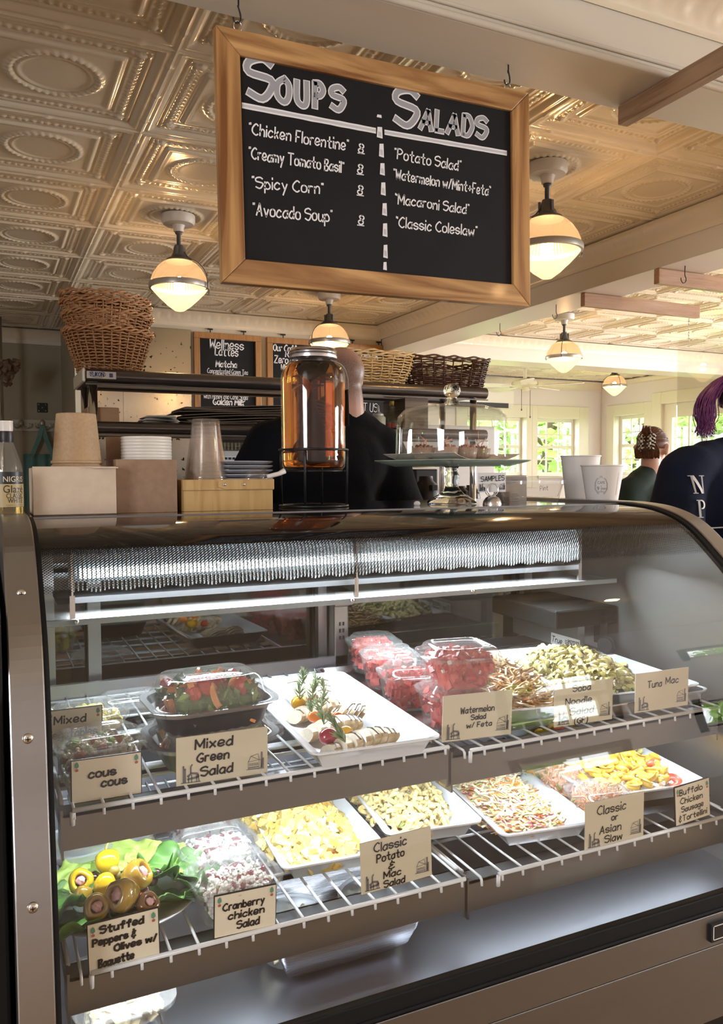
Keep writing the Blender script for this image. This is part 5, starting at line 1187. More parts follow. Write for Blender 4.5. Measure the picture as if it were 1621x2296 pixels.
# ------------------------------------------------------------------ steel pan on the deck with two tubs
pf = P(620, 2140, z=-.660); pr_ = P(985, 2047, z=-.660)
pan = thing('hotel_pan', 'deep stainless steel pan standing on the deck of the case', 'pan', ((pf.x + pr_.x) / 2, 1.128, H(-.742)))
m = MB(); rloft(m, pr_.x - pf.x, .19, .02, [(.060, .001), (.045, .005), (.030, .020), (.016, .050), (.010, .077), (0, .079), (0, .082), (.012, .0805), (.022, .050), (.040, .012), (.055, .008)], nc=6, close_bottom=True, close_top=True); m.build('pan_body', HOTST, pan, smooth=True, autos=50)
for i, (x, l) in enumerate((( -.068, 'left'), (.068, 'right'))):
    c = ((pf.x + pr_.x) / 2 + x, 1.128)
    round_tub('shallow round tub of %s salad in the steel pan on the deck' % ('pale chicken' if i == 0 else 'pale green'), '%s salad inside the %s round tub of the steel pan' % (('pale', 'left') if i == 0 else ('greenish', 'right')), c, .052, .060, -.730, [(3, lambda r: t_cube(r, .010), 0), (.6, lambda r: t_cube(r, .006), 1)], [F_MAYO if i == 0 else food('pale_green_mash', (.62, .60, .36), (.7, .68, .45)), F_HERB if i else F_CHIC], 260, 80 + i, cat='salad')
wt = MB(); c = ((pf.x + pr_.x) / 2 - .068, 1.128)
write(wt, '179', (c[0] + .018, c[1] - .042, H(-.730) + .0615), (.9, .25, 0), (-.25, .9, 0), .010, .0012, width=.02); tag(wt.build('pen_mark', mat('blue_pen', (.05, .04, .30), .5), None), 'blue handwritten price on the lid of the left tub in the steel pan', 'writing')
# stacked flat tub below the stuffed peppers, seen through the wires
o = tub('flat clear tub of yellow food under the left end of the lower shelf', (.150, 1.12), .13, .16, .040, .006, -.742, 0, 'tubs on the case deck')
fill('yellow_salad', 'pale yellow food in the flat tub under the lower shelf', 'salad', (.150, 1.12), -.742, 0, .122, .150, .03, [(3, lambda r: t_cube(r, .010), 0)], 200, 90, [food('pale_yellow_food', (.75, .62, .34), (.8, .7, .45))], .001, .002)
o = tub('empty clear clamshell at the back of the upper left shelf', (.225, 1.47), .12, .10, .016, .012, ZS1, 0, 'empty clear clamshells')

# ------------------------------------------------------------------ handwritten cards
def farm_print(mb, o, ex, ey, w, kind):
    """tiny engraved vignettes: a farmhouse or a farmer with a horse team"""
    n = ex.cross(ey); S = lambda pts, lw=.0007: ribbons(mb, [([o + ex * (a * w) + ey * (b * w) + n * .0006 for a, b in pts], n)], lw)
    if kind == 'house':
        S([(.1, .1), (.1, .5), (.7, .55), (.7, .08), (.1, .1)]); S([(.1, .5), (.25, .8), (.65, .88), (.72, .55)]); S([(.25, .8), (.7, .55)]); S([(.72, .55), (.85, .5), (.85, .15), (.7, .08)])
        for k in range(4): S([(.18 + .13 * k, .25), (.18 + .13 * k, .4), (.24 + .13 * k, .4), (.24 + .13 * k, .25)], .0006)
        S([(.84, .1), (.86, .95)], .0022); S([(.92, .1), (.93, .6)], .0025); S([(.0, .08), (1.0, .04)], .0008); S([(.12, .17), (.68, .17)], .0014)
    else:
        for x, h in ((.12, .85), (.20, .7)): S([(x, .05), (x, h)], .0022); S([(x - .02, h + .05), (x + .02, h + .05)], .0022)
        S([(.35, .35), (.55, .5), (.85, .45), (.9, .3)], .0030); S([(.5, .5), (.5, .85), (.58, .95)], .0020); S([(.4, .35), (.38, .02)], .0012); S([(.55, .4), (.55, .02)], .0012); S([(.8, .4), (.82, .02)], .0012); S([(.9, .4), (.93, .02)], .0012); S([(.0, .03), (1.0, 0)], .0012); S([(.35, .2), (.9, .25)], .0030)
def turnip(mb, o, ex, ey, s, mi0):
    n = ex.cross(ey); q = lambda a, b: o + ex * (a * s) + ey * (b * s) + n * .0006
    mb.mat(mi0); mb.add([q(-.25, .3), q(0, .1), q(.28, .35), q(.2, .75), q(0, 1.0), q(-.25, .7)], [(0, 1, 2, 3, 4, 5)]); mb.mat(mi0 + 1)
    mb.add([q(.22 * math.cos(a), -.12 + .2 * math.sin(a)) for a in [k * PI / 4 for k in range(8)]], [tuple(range(8))])
TEAL = mat('turnip_leaf_print', (.10, .28, .20), .6); TRED = mat('turnip_root_print', (.45, .10, .07), .6)
def card(label, y, tl, tr, br, bl, lines, style, edge=False, lw=.0022, tape=False):
    """corners in photo pixels on the upright plane y; lines: (text, u0, u1, v, size, slope)"""
    A, B, Cc, D = [P(*q, y=y) for q in (tl, tr, br, bl)]; w = ((B - A).length + (Cc - D).length) / 2; h = ((A - D).length + (B - Cc).length) / 2
    e1 = ((B - A) + (Cc - D)).normalized(); e2 = ((A - D) + (B - Cc)).normalized(); e2 = (e2 - e1 * e1.dot(e2)).normalized(); n = e1.cross(e2); c = (A + B + Cc + D) / 4; O = c - e1 * w / 2 - e2 * h / 2
    t = thing('sign_card', label, 'sign', (c.x, c.y, O.z), group='handwritten cream cards on the shelves')
    M = Matrix(((e1.x, -n.x, e2.x, c.x), (e1.y, -n.y, e2.y, c.y), (e1.z, -n.z, e2.z, c.z), (0, 0, 0, 1)))
    MB().box(-w / 2, -.0004, -h / 2, w / 2, .0010, h / 2, M).build('card', PAPER, t, world=True)
    if edge:
        g = .0012; MB().box(-w / 2 - g, -.0001, -h / 2 - g, w / 2 + g, .0030, h / 2 + g, M).build('black_backing', BLACK, t, world=True, bevel=.0006)
    else:
        MB().box(-w / 2 - .002, -.0009, -h / 2 - .002, w / 2 + .002, -.0007, h / 2 + .002, M).build('clear_sleeve', clear('sleeve', (.98, .98, .97), .03, .5, .08), t, world=True)
    tx = MB()
    for (s, u0, u1, v, sz) in lines:
        o = O + e1 * (u0 * w) + e2 * (v * h); write(tx, s, o, e1, e2, sz * h, lw, width=(u1 - u0) * w, lift=.0010, seed=len(s) * 3, slant=.05)
    tx.build('handwriting', INK, t, world=True)
    pm = MB()
    if style == 'farm':
        farm_print(pm, O + e1 * (w * .05) + e2 * (h * .04) + n * .0005, e1, e2, w * .20, 'team'); farm_print(pm, O + e1 * (w * .76) + e2 * (h * .10) + n * .0005, e1, e2, w * .20, 'house')
        pm.build('farm_print', PRINTG, t, world=True)
    else:
        turnip(pm, O + e1 * (w * .07) + e2 * (h * .80) + n * .0005, e1, e2, .010, 0); turnip(pm, O + e1 * (w * .93) + e2 * (h * .80) + n * .0005, e1, e2, .010, 0)
        pm.build('turnip_print', [TEAL, TRED], t, world=True)
    MB().box(-w * .3, .0015, -h / 2 - .002, w * .3, .022, -h / 2 + .001, M).build('card_foot', BLACK if edge else PLAS, t, world=True)
    return t
card('cream card reading Mixed Vegetables, behind the couscous tub', 1.205, (103, 1597), (227, 1582), (230, 1668), (105, 1685), [('Mixed', .14, .70, .66, .19), ('Vegetables', .0, .90, .30, .19)], 'turnip', True)
card('cream card reading Cous Cous', 1.082, (160, 1710), (314, 1685), (318, 1779), (162, 1800), [('cous', .24, .62, .55, .20), ('cous', .42, .78, .30, .20)], 'turnip', True, .0026)
card('cream card reading Mixed Green Salad', 1.075, (393, 1655), (597, 1630), (602, 1731), (397, 1764), [('Mixed', .20, .60, .72, .19), ('Green', .22, .56, .44, .18), ('Salad', .26, .60, .14, .19)], 'farm', False, .0026)
card('cream card reading Watermelon Salad with Feta', 1.066, (987, 1561), (1141, 1549), (1153, 1642), (997, 1665), [('Watermelon', .25, .73, .58, .13), ('Salad', .40, .61, .42, .11), ('w/ Feta', .34, .70, .25, .11)], 'farm', False, .0017)
card('cream card reading Soba Noodle Salad, partly behind a reflection', 1.066, (1237, 1538), (1369, 1523), (1377, 1610), (1249, 1630), [('Soba', .30, .60, .80, .15), ('Noodle', .18, .62, .50, .15), ('Salad', .26, .66, .24, .17), ('(GF)', .34, .56, .02, .14)], 'farm', False, .0019)
card('cream card reading Tuna Mac', 1.066, (1419, 1512), (1538, 1498), (1547, 1578), (1429, 1598), [('Tuna', .22, .48, .60, .17), ('Mac', .56, .80, .64, .17)], 'farm', False, .0018)
card('cream card reading Stuffed Peppers and Olives with Baguette', 1.012, (195, 2077), (353, 2035), (358, 2146), (202, 2186), [('Stuffed', .17, .78, .78, .14), ('Peppers &', .06, .66, .56, .13), ('Olives w/', .36, .96, .36, .13), ('Baguette', .13, .62, .12, .14)], 'turnip', True, .0027)
card('cream card reading Cranberry Chicken Salad', 1.012, (479, 2015), (613, 1982), (622, 2074), (484, 2100), [('Cranberry', .13, .80, .62, .17), ('chicken', .22, .80, .38, .17), ('Salad', .36, .72, .12, .18)], 'turnip', True, .0022)
card('cream card reading Classic Potato and Mac Salad', 1.012, (800, 1894), (959, 1854), (974, 1960), (817, 2004), [('Classic', .19, .64, .76, .17), ('Potato', .22, .60, .55, .15), ('&', .38, .46, .36, .14), ('Mac', .31, .55, .20, .13), ('Salad', .31, .60, .02, .13)], 'farm', False, .0021)
card('cream card reading Classic or Asian Slaw', 1.012, (1304, 1807), (1434, 1775), (1451, 1874), (1319, 1903), [('Classic', .20, .68, .70, .18), ('or', .44, .54, .52, .13), ('Asian', .24, .60, .28, .16), ('Slaw', .33, .62, .07, .15)], 'farm', False, .0020)
card('cream card reading Buffalo Chicken Sausage and Tortellini', 1.008, (1507, 1770), (1582, 1747), (1598, 1823), (1522, 1849), [('Buffalo', .12, .78, .76, .15), ('Chicken', .14, .78, .53, .15), ('Sausage', .16, .80, .31, .14), ('&Tortellini', .08, .90, .08, .14)], 'turnip', True, .0017)
# ------------------------------------------------------------------ things standing on top of the case
ZT = -0.071
KRAFT = mat('kraft_paper', (0.40, 0.26, 0.14), 0.6, var=(0.44, 0.30, 0.17), scale=200); CREAMC = mat('cream_carton', (0.62, 0.50, 0.38), 0.6, var=(0.58, 0.46, 0.35), scale=60); BROWNC = mat('brown_carton', (0.27, 0.17, 0.11), 0.7, var=(0.31, 0.20, 0.13), scale=80)
def place(px, y, z=ZT): p = P(px, 1000, y=y); return Vector((p.x, y, H(z)))
def hz(px, py, y): return P(px, py, y=y).z - H(ZT)
# vinegar bottle at the left edge
o = place(14, 1.42); r = P(52, 1080, y=1.42).x - o.x
bo = thing('vinegar_bottle', 'clear vinegar bottle with a black neck band, cut by the left edge', 'bottle', o)
hh = lambda py: hz(20, py, 1.42)
MB().lathe([(0, .002), (r * .96, .002), (r, .006), (r, hh(1060)), (r * .93, hh(1040)), (r * .62, hh(1010)), (r * .42, hh(990)), (r * .40, hh(968))], 40).build('bottle_glass', clear('bottle_clear', (.93, .94, .90), .06, .7, .03, .04), bo, smooth=True)
LIQ = mat('pale_vinegar', (0.95, 0.72, 0.22), 0.02, trans=1.0, ior=1.2)
MB().lathe([(0, .004), (r * .93, .004), (r * .95, .01), (r * .95, hh(1118)), (0, hh(1118))], 32).build('vinegar', LIQ, bo, smooth=True, autos=60)
MB().lathe([(r * .43, hh(992)), (r * .46, hh(985)), (r * .46, hh(970)), (r * .42, hh(966))], 32).build('neck_band', BLACK, bo, smooth=True)
MB().lathe([(r * .43, hh(967)), (r * .45, hh(962)), (r * .45, hh(948)), (r * .46, hh(947)), (r * .46, hh(944)), (0, hh(943))], 32).build('cap', mat('cap_white', (.72, .68, .62), .3), bo, smooth=True, autos=40)
LB1, LB2 = mat('label_black', (.02, .018, .02), .4), mat('label_gold', (.45, .34, .16), .45)
z0, z1, z2 = hh(1136), hh(1085), hh(1058)
lab = MB(); aA, aB = -2.4, -0.12
lab.mat(1).lathe([(r * 1.012, z0), (r * 1.012, z1)], 24, a0=aA, a1=aB).mat(0).lathe([(r * 1.012, z1), (r * 1.012, z2)], 24, a0=aA, a1=aB); lab.build('label', [LB1, LB2], bo, smooth=True)
def curved(mb, text, rr_, zc, size, cen_a, ctr=(0, 0), width=None):
    vs, fs = fontmesh(text, size, 'CENTER'); w = max(v.x for v in vs) - min(v.x for v in vs); k = (width / w) if width else 1
    mb.add([(ctr[0] + rr_ * math.cos(cen_a + v.x * k / rr_), ctr[1] + rr_ * math.sin(cen_a + v.x * k / rr_), zc + v.y) for v in vs], fs)
t1 = MB(); rr_ = r * 1.025
curved(t1, 'NIGRIS', rr_, hh(1080), .0125, -1.15, width=.034); t1.build('label_lettering', mat('label_cream', (.75, .65, .45), .5), bo)
t2 = MB(); curved(t2, 'Glazé', rr_, hh(1104), .017, -1.15, width=.034); curved(t2, 'CLASSIC', rr_, hh(1116), .011, -1.05, width=.030); curved(t2, 'WHITE', rr_, hh(1127), .011, -1.05, width=.026)
for k in range(2): curved(t2, 'aaaaaa aaa aaaaa'.replace('a', '-'), rr_, hh(1133) - k * .003, .005, -1.1, width=.028)
t2.build('label_print', LB1, bo)
# cream carton with kraft bowls
a = P(75, 1168, y=1.44); b = P(262, 1160, y=1.44); hb = hz(150, 1046, 1.44)
cc = thing('cream_carton', 'open cream cardboard carton left of the brown one, holding kraft bowls', 'carton', ((a.x + b.x) / 2, 1.50, H(ZT)))
w = (b.x - a.x) / 2; t_ = .0025
m = MB().box(-w, -.06, 0, w, -.06 + t_, hb).box(-w, .06 - t_, 0, w, .06, hb - .004).box(-w, -.06 + t_, 0, -w + t_, .06 - t_, hb - .002).box(w - t_, -.06 + t_, 0, w, .06 - t_, hb).box(-w, -.06, 0, w, .06, t_)
m.build('carton_box', CREAMC, cc, bevel=.0008)
MB().box(w - .04, -.066, hb - .003, w + .003, -.058, hb - .001).build('carton_flap', CREAMC, cc)
kc = P(172, 1000, y=1.50); rt = (P(230, 1000, y=1.5).x - P(118, 1000, y=1.5).x) / 2 * .98; zk1 = hz(172, 928, 1.5); zk0 = hz(172, 1040, 1.5)
for k in range(3):
    zz = zk0 - .008 * k; q = rt * .78
    m = MB().lathe([(0, zk1 - .0008 - k * .010), (q, zk1 - k * .010), (q + .0015, zk1 - .001 - k * .010), (rt, zz + .006), (rt + .0025, zz + .005), (rt + .003, zz + .0015), (rt + .001, zz), (rt - .002, zz + .002)], 48)
    tag(m.build('kraft_bowl', KRAFT, None, smooth=True, autos=35, loc=(kc.x, 1.50, H(ZT))), ['outermost upturned kraft paper bowl in the cream carton', 'second kraft bowl of the upturned stack, its rim showing below the first', 'lowest kraft bowl rim of the upturned stack in the cream carton'][k], 'bowl', 'upturned kraft bowls')
# brown carton with a stack of white lids
a = P(262, 1155, y=1.47); b = P(398, 1150, y=1.47); hb = hz(330, 1030, 1.47)
bc = thing('brown_carton', 'open brown cardboard carton with white lids, right of the cream one', 'carton', ((a.x + b.x) / 2, 1.535, H(ZT))); w = (b.x - a.x) / 2
MB().box(-w, -.065, 0, w, -.065 + t_, hb).box(-w, .065 - t_, 0, w, .065, hb + .045).box(-w, -.065 + t_, 0, -w + t_, .065 - t_, hb).box(w - t_, -.065 + t_, 0, w, .065 - t_, hb).build('carton_box', BROWNC, bc, bevel=.0008)
lc = P(328, 1000, y=1.535); rl = (P(385, 1000, y=1.535).x - P(271, 1000, y=1.535).x) / 2 * .98
LIDW = mat('white_lid_plastic', (.74, .70, .64), .35)
zb_ = hz(328, 1030, 1.5); ztp = hz(328, 981, 1.5); nl = 8
for k in range(nl):
    z = zb_ + (ztp - zb_) * k / (nl - 1)
    m = MB().lathe([(rl * .96, z - .004), (rl, z - .003), (rl * 1.015, z), (rl, z + .0022), (rl * .95, z + .0015), (rl * .92, z - .003), (0, z - .003)], 48)
    tilt = 0.0
    tag(m.build('container_cover', LIDW, None, smooth=True, autos=50, loc=(lc.x, 1.535, H(ZT))), 'white plastic lid in the brown carton, number %s from the top of the stack' % ['eight', 'seven', 'six', 'five', 'four', 'three', 'two', 'one'][k], 'lid', 'stacked white lids')
# wooden crate with cups, lids, a dome lid
a = P(410, 1150, y=1.47); b = P(615, 1147, y=1.47); hc = hz(510, 1075, 1.47)
CRW = wood('crate_plywood', (0.55, 0.36, 0.15), (0.42, 0.25, 0.09), 'z', 5, .5, 0)
cr_ = thing('wooden_crate', 'small plywood crate with two nails, full of clear cups and lids', 'crate', ((a.x + b.x) / 2, 1.54, H(ZT))); w = (b.x - a.x) / 2
MB().box(-w + .002, -.068, 0, w - .002, -.060, hc * .66).box(-w, .060, 0, w, .068, hc).box(-w, -.060, 0, -w + .008, .060, hc).box(w - .008, -.060, 0, w, .060, hc).box(-w + .008, -.06, 0, w - .008, .06, .006).build('crate_box', CRW, cr_, bevel=.001)
MB().box(-w, -.071, hc * .66, w, -.060, hc).build('crate_top_band', CRW, cr_, bevel=.001)
u0 = -w + .066
MB().prism([(u0 + .014, hc * .68), (u0, hc * .76), (u0, hc * .92), (u0 + .012, hc * 1.0), (w - .0005, hc * 1.0), (w - .0005, hc * .68)], -.0725, -.071, 'y').build('crate_clasp', CRW, cr_, bevel=.0006)
for x in (u0 + .012, u0 + .049):
    m = MB().lathe([(0, .001), (.0028, .0008), (.003, 0)], 12); Mx = Matrix.Translation((x, -.0725, hc * .84)) @ Euler((PI / 2, 0, 0)).to_matrix().to_4x4(); m.v = [tuple(Mx @ Vector(p)) for p in m.v]; m.build('nail', LAMPM, cr_, smooth=True)
CUPC = clear('cup_plastic', (.975, .965, .955), .07, .7, .06, .025, (.9, .8, .75))
q = P(462, 1000, y=1.54); rb = (P(512, 1070, y=1.54).x - P(412, 1070, y=1.54).x) / 2 * .96; z1 = hz(460, 940, 1.54); z0 = hz(460, 1072, 1.54)
for k in range(9):
    dz = -.0075 * k if k < 5 else -.0075 * 4 - .004 * (k - 4)
    top = z1 + dz; bot = z0 + dz * .55
    m = MB().lathe([(0, top), (rb * .60, top), (rb * .63, top - .003), (rb * .66, top - .018), (rb * .97, bot + .006), (rb, bot + .004), (rb * 1.02, bot + .001), (rb, bot - .001)], 48)
    tag(m.build('clear_cup', CUPC, None, smooth=True, autos=50, loc=(q.x, 1.54, H(ZT))), ORD[k] + ' clear plastic cup of the tall upturned stack in the wooden crate', 'cup', 'upturned clear cups in the crate')
GL = mat('grey_lid', (.36, .37, .42), .3)
q = P(530, 1000, y=1.575)
for k in range(5):
    z = hz(530, 1036 + 9.5 * k, 1.575); m = MB().lathe([(0, z - .003), (.062, z - .003), (.068, z), (.072, z + .0015), (.073, z), (.068, z - .003), (.06, z - .0055), (0, z - .006)], 48)
    tag(m.build('cup_cover', GL, None, smooth=True, autos=50, loc=(q.x - .0, 1.575, H(ZT))), '%s grey plastic lid behind the clear cups in the crate' % ['topmost', 'second', 'third', 'fourth', 'lowest'][k], 'lid', 'grey lids in the crate')
q = P(585, 1000, y=1.50); z = hz(580, 1074, 1.5)
dl = thing('dome_lid', 'clear ribbed dome lid leaning in the right corner of the crate', 'lid', (q.x - .008, 1.525, H(ZT) + z + .002), (R(20), R(22), 0))
MB().lathe([(.030, -.006), (.029, 0), (.027, .010), (.022, .022), (.014, .026), (0, .027)], 40, wob=lambda a, z: 1 + .02 * math.cos(a * 20)).build('dome', CUPC, dl, smooth=True)
m = MB().tube([(0, 0, 0), (.024, 0, .006), (.036, 0, .012)], [.0045, .0045, .006], 10); tag(m.build('plastic_straw_end', mat('milky_plastic', (.75, .72, .70), .3), None, smooth=True, loc=(q.x + .012, 1.50, H(ZT) + z + .004)), 'milky plastic tube end sticking out of the crate', 'tube')
# iced tea jar on a black wire stand
YJ = 1.56; jc = P(703, 1000, y=YJ); rj = (P(772, 850, y=YJ).x - P(631, 850, y=YJ).x) / 2 * .965
J = lambda py: hz(703, py, YJ)
jar = thing('glass_jar', 'large glass jar of amber tea with a silver screw lid', 'jar', (jc.x, YJ, H(ZT)))
zbt = J(1053)
AMB = mat('amber_tea', (0.97, 0.80, 0.45), 0.02, trans=1.0, ior=1.33)
nt = AMB.node_tree; va = nt.nodes.new('ShaderNodeVolumeAbsorption'); va.inputs[0].default_value = (.78, .42, .08, 1); va.inputs[1].default_value = 20.0
nt.links.new(va.outputs[0], [x for x in nt.nodes if x.type == 'OUTPUT_MATERIAL'][0].inputs['Volume'])
outp = [(0, zbt), (rj * .90, zbt), (rj * .97, zbt + .006), (rj * .985, zbt + .02), (rj, J(860)), (rj * .98, J(840)), (rj * .88, J(822)), (rj * .74, J(812)), (rj * .69, J(806)), (rj * .69, J(800))]
MB().lathe(outp, 64).build('jar_glass', clear('jar_glass', (.96, .96, .94), .04, .8, .01), jar, smooth=True)
MB().lathe([(0, zbt + .005), (rj * .88, zbt + .005), (rj * .94, zbt + .011), (rj * .955, zbt + .02), (rj * .968, J(860)), (rj * .945, J(840)), (rj * .85, J(824)), (rj * .72, J(815)), (0, J(815))], 64).build('tea', AMB, jar, smooth=True, autos=50)
MB().lathe([(rj * .70, J(806)), (rj * .735, J(805)), (rj * .735, J(800)), (rj * .705, J(798)), (rj * .735, J(795)), (rj * .70, J(792)), (rj * .73, J(789)), (rj * .69, J(785)), (rj * .66, J(783)), (0, J(783))], 64).build('screw_lid', PANST, jar, smooth=True, autos=45)
sg = MB().tube(spline([(.02, -rj * .66, J(812)), (.045, -rj * .72, J(824)), (.062, -rj * .55, J(850)), (.064, -rj * .5, J(874))], 6), .0012, 5); sg.build('tag_string', mat('string_grey', (.30, .28, .25), .8), jar, smooth=True)
MB().cbox((rj * 1.02, -.012, (J(874) + J(955)) / 2), (.003, .045, J(874) - J(955)), (0, R(-2), R(-12))).build('hanging_tag', SLATE, jar)
st = thing('jar_stand', 'black wire stand holding the tea jar off the case top', 'stand', (jc.x, YJ, H(ZT))); rs = rj * 1.05
ring = lambda rr_, z, n=36: [(rr_ * math.cos(i * 2 * PI / n), rr_ * math.sin(i * 2 * PI / n), z) for i in range(n)]
m = MB().tube(ring(rs, J(1009)), .0024, 8, closed=True).tube(ring(rs * .86, zbt - .003), .0022, 8, closed=True).tube(ring(rs * 1.0, .0026), .0024, 8, closed=True)
for k in range(4):
    an = -PI * .70 + k * PI / 2; c, s = math.cos(an), math.sin(an)
    m.tube([(c * rs, s * rs, J(1009)), (c * rs * 1.01, s * rs * 1.01, J(1030)), (c * rs * .98, s * rs * .98, .0026)], .0024, 8); m.tube([(c * rs, s * rs, zbt - .003), (c * rs * .86, s * rs * .86, zbt - .003)], .0022, 6)
for an in (0, PI / 2): m.tube([(math.cos(an) * rs * .86, math.sin(an) * rs * .86, zbt - .003), (-math.cos(an) * rs * .86, -math.sin(an) * rs * .86, zbt - .003)], .0022, 6)
m.build('stand_wire', BLACK, st, smooth=True)
# cake stand with glass dome and sample cups
YC = 1.56; ck_ = P(1013, 1000, y=YC); K = lambda py: hz(1013, py, YC); rp = (P(1145, 1035, y=YC).x - P(880, 1035, y=YC).x) / 2 * .84
cs = thing('cake_stand', 'pressed glass pedestal cake stand with a flared square plate', 'cake stand', (ck_.x, YC, H(ZT)))
s_ = .001
rb_ = (P(1062, 1130, y=YC).x - P(968, 1130, y=YC).x) / 2
MB().lathe([(0, .001), (rb_, .001), (rb_, .004), (rb_ * .9, .009), (rb_ * .5, .022), (rb_ * .30, .034), (rb_ * .25, .040), (rb_ * .30, .044), (rb_ * .24, .050), (rb_ * .34, .060), (rb_ * .24, .070), (rb_ * .30, .074), (rb_ * .24, .078), (rb_ * .38, .090), (rb_ * .30, K(1046) - .001), (0, K(1046))], 48, wob=lambda a, z: 1 + (.03 * math.cos(a * 8) if z < .035 else 0)).build('pedestal', mat('solid_glass', (.93, .97, .93), .02, trans=1.0, ior=1.45), cs, smooth=True)
pm = MB(); zpl = K(1046)
rloft(pm, rp * 2, rp * 2, .02, [(rp * .30, zpl), (rp * .05, zpl + .010), (0, zpl + .013), (0.001, zpl + .0145), (rp * .06, zpl + .0115), (rp * .30, zpl + .003)], close_bottom=True, close_top=True)
pm.build('plate', clear('green_tinted_glass', (.62, .74, .66), .12, .6, .03, .5, (.72, .82, .76)), cs, smooth=True, autos=50).rotation_euler = (0, 0, R(12))
dp = tag(MB().grid(lambda u, v: ((u - .5) * rp * 1.75, (v - .5) * rp * 1.6, zpl + .012 + .016 * (abs(u - .5) * 2) ** 3), 12, 8).build('paper_liner', mat('liner_paper', (.72, .66, .60), .7), None, solid=.0006, loc=(ck_.x, YC, H(ZT))), 'sheet of cream paper lining the cake stand plate', 'paper'); dp.rotation_euler = (0, 0, R(18))
rd = (P(1124, 980, y=YC).x - P(902, 980, y=YC).x) / 2 * .97; zd0 = K(1032) + .002
dome = thing('glass_dome', 'clear glass dome with a ball knob over the sample cups', 'dome', (ck_.x, YC, H(ZT)))
m = MB().lathe([(rd, zd0), (rd * 1.01, zd0 + .006), (rd * .995, K(960)), (rd * .97, K(935)), (rd * .86, K(920)), (rd * .6, K(911)), (rd * .25, K(906)), (rd * .14, K(905))], 72)
m.lathe([(rd * .985, K(960)), (rd * .955, K(936)), (rd * .85, K(923)), (rd * .6, K(914)), (rd * .2, K(909))], 72)
m.build('dome_shell', clear('dome_shell_glass', (.94, .955, .94), .06, .85, .01), dome, smooth=True)
MB().lathe([(rd * .14, K(907)), (rd * .13, K(902)), (rd * .10, K(897)), (rd * .09, K(890)), (rd * .14, K(884)), (rd * .155, K(876)), (rd * .13, K(866)), (rd * .07, K(861)), (0, K(860))], 40).build('knob', MT['solid_glass'], dome, smooth=True)
CUPP = mat('paper_cup_milky', (.62, .52, .44), .5, alpha=1)
SHR = food('shrimp_pink', (.55, .22, .14), (.68, .34, .22))
for k, (px, dy) in enumerate(((950, -.02), (1001, -.045), (1045, -.03), (1075, .01))):
    x = P(px, 1000, y=YC + dy).x; z = zpl + .0145; rc = .026
    m = MB().lathe([(0, 0), (rc * .82, 0), (rc, K(1005) - z), (rc * .97, K(1005) - z), (rc * .8, .002)], 28)
    tag(m.build('sample_cup', clear('sample_cup_%d' % k, (.92, .88, .84), .05, .4, .2, .30, (.75, .6, .5)), None, smooth=True, loc=(x, YC + dy, H(ZT) + z)), ['leftmost small sample cup of pink food under the glass dome', 'second small sample cup from the left under the dome', 'third small sample cup under the dome, a stick in it', 'rightmost small sample cup under the dome'][k], 'cup', 'sample cups under the glass dome')
    rn = random.Random(k); f = MB()
    for i in range(16):
        a_ = rn.uniform(0, 6.28); q_ = rn.uniform(0, .016); tv, tf = t_ball(rn, rn.uniform(.012, .018), .8, 8, 6); f.add([Vector(v) + Vector((q_ * math.cos(a_), q_ * math.sin(a_), .004 + rn.uniform(0, .022))) for v in tv], tf)
    for i in range(3): f.tube([(.0, 0, .02), (rn.uniform(-.01, .01), 0, .035), (rn.uniform(-.018, .018), 0, .036 + .006 * i)], .0012, 5)
    tag(f.build('sample_bite', SHR, None, smooth=True, loc=(x, YC + dy, H(ZT) + z + .003)), 'pink bites inside the ' + ['leftmost', 'second', 'third', 'rightmost'][k] + ' sample cup', 'food', kind='stuff')
# samples card in a ring holder
ys = 1.47; A, B, Cc, D = P(1072, 1060, y=ys), P(1134, 1057, y=ys), P(1135, 1104, y=ys), P(1071, 1104, y=ys)
sc_ = thing('samples_card', 'small white card reading SAMPLES beside the cake stand', 'sign', ((A.x + B.x) / 2, ys, D.z)); m = MB().box(A.x, ys, D.z, B.x, ys + .001, A.z); WC = mat('white_card', (.72, .70, .70), .4); m.build('card', WC, sc_, world=True)
m = MB(); write(m, 'SAMPLES', P(1078, 1080, y=ys) + Vector((0, -.001, 0)), (1, 0, .05), (0, 0, 1), .0105, .0017, width=B.x - A.x - .012, lift=.0004); m.build('handwriting', INK, sc_, world=True)
m = MB(); farm_print(m, Vector((A.x + .002, ys - .0006, D.z + .003)), Vector((1, 0, 0)), Vector((0, 0, 1)), .016, 'team'); farm_print(m, Vector((B.x - .018, ys - .0006, D.z + .005)), Vector((1, 0, 0)), Vector((0, 0, 1)), .015, 'house'); m.build('farm_print', PRINTG, sc_, world=True)
hc_ = P(1104, 1000, y=ys - .004); rh = .0135
ch_ = thing('card_holder', 'silver ring card holder with a half-ball base in front of the SAMPLES card', 'card holder', (hc_.x, ys - .004, H(ZT)))
MB().lathe([(.0205, 0), (.0205, .001), (.019, .008), (.014, .015), (.007, .019), (0, .020)], 32).build('base', PANST, ch_, smooth=True)
zr = hz(1104, 1098, ys); m = MB()
for dy in (-.0022, .0062): m.tube([(rh * math.cos(t), dy, zr + rh * math.sin(t)) for t in [i * PI / 16 for i in range(32)]], .0013, 6, closed=True)
m.tube([(0, -.0022, .018), (0, -.0022, zr - rh)], .0012, 5); m.build('ring', CHROME, ch_, smooth=True)
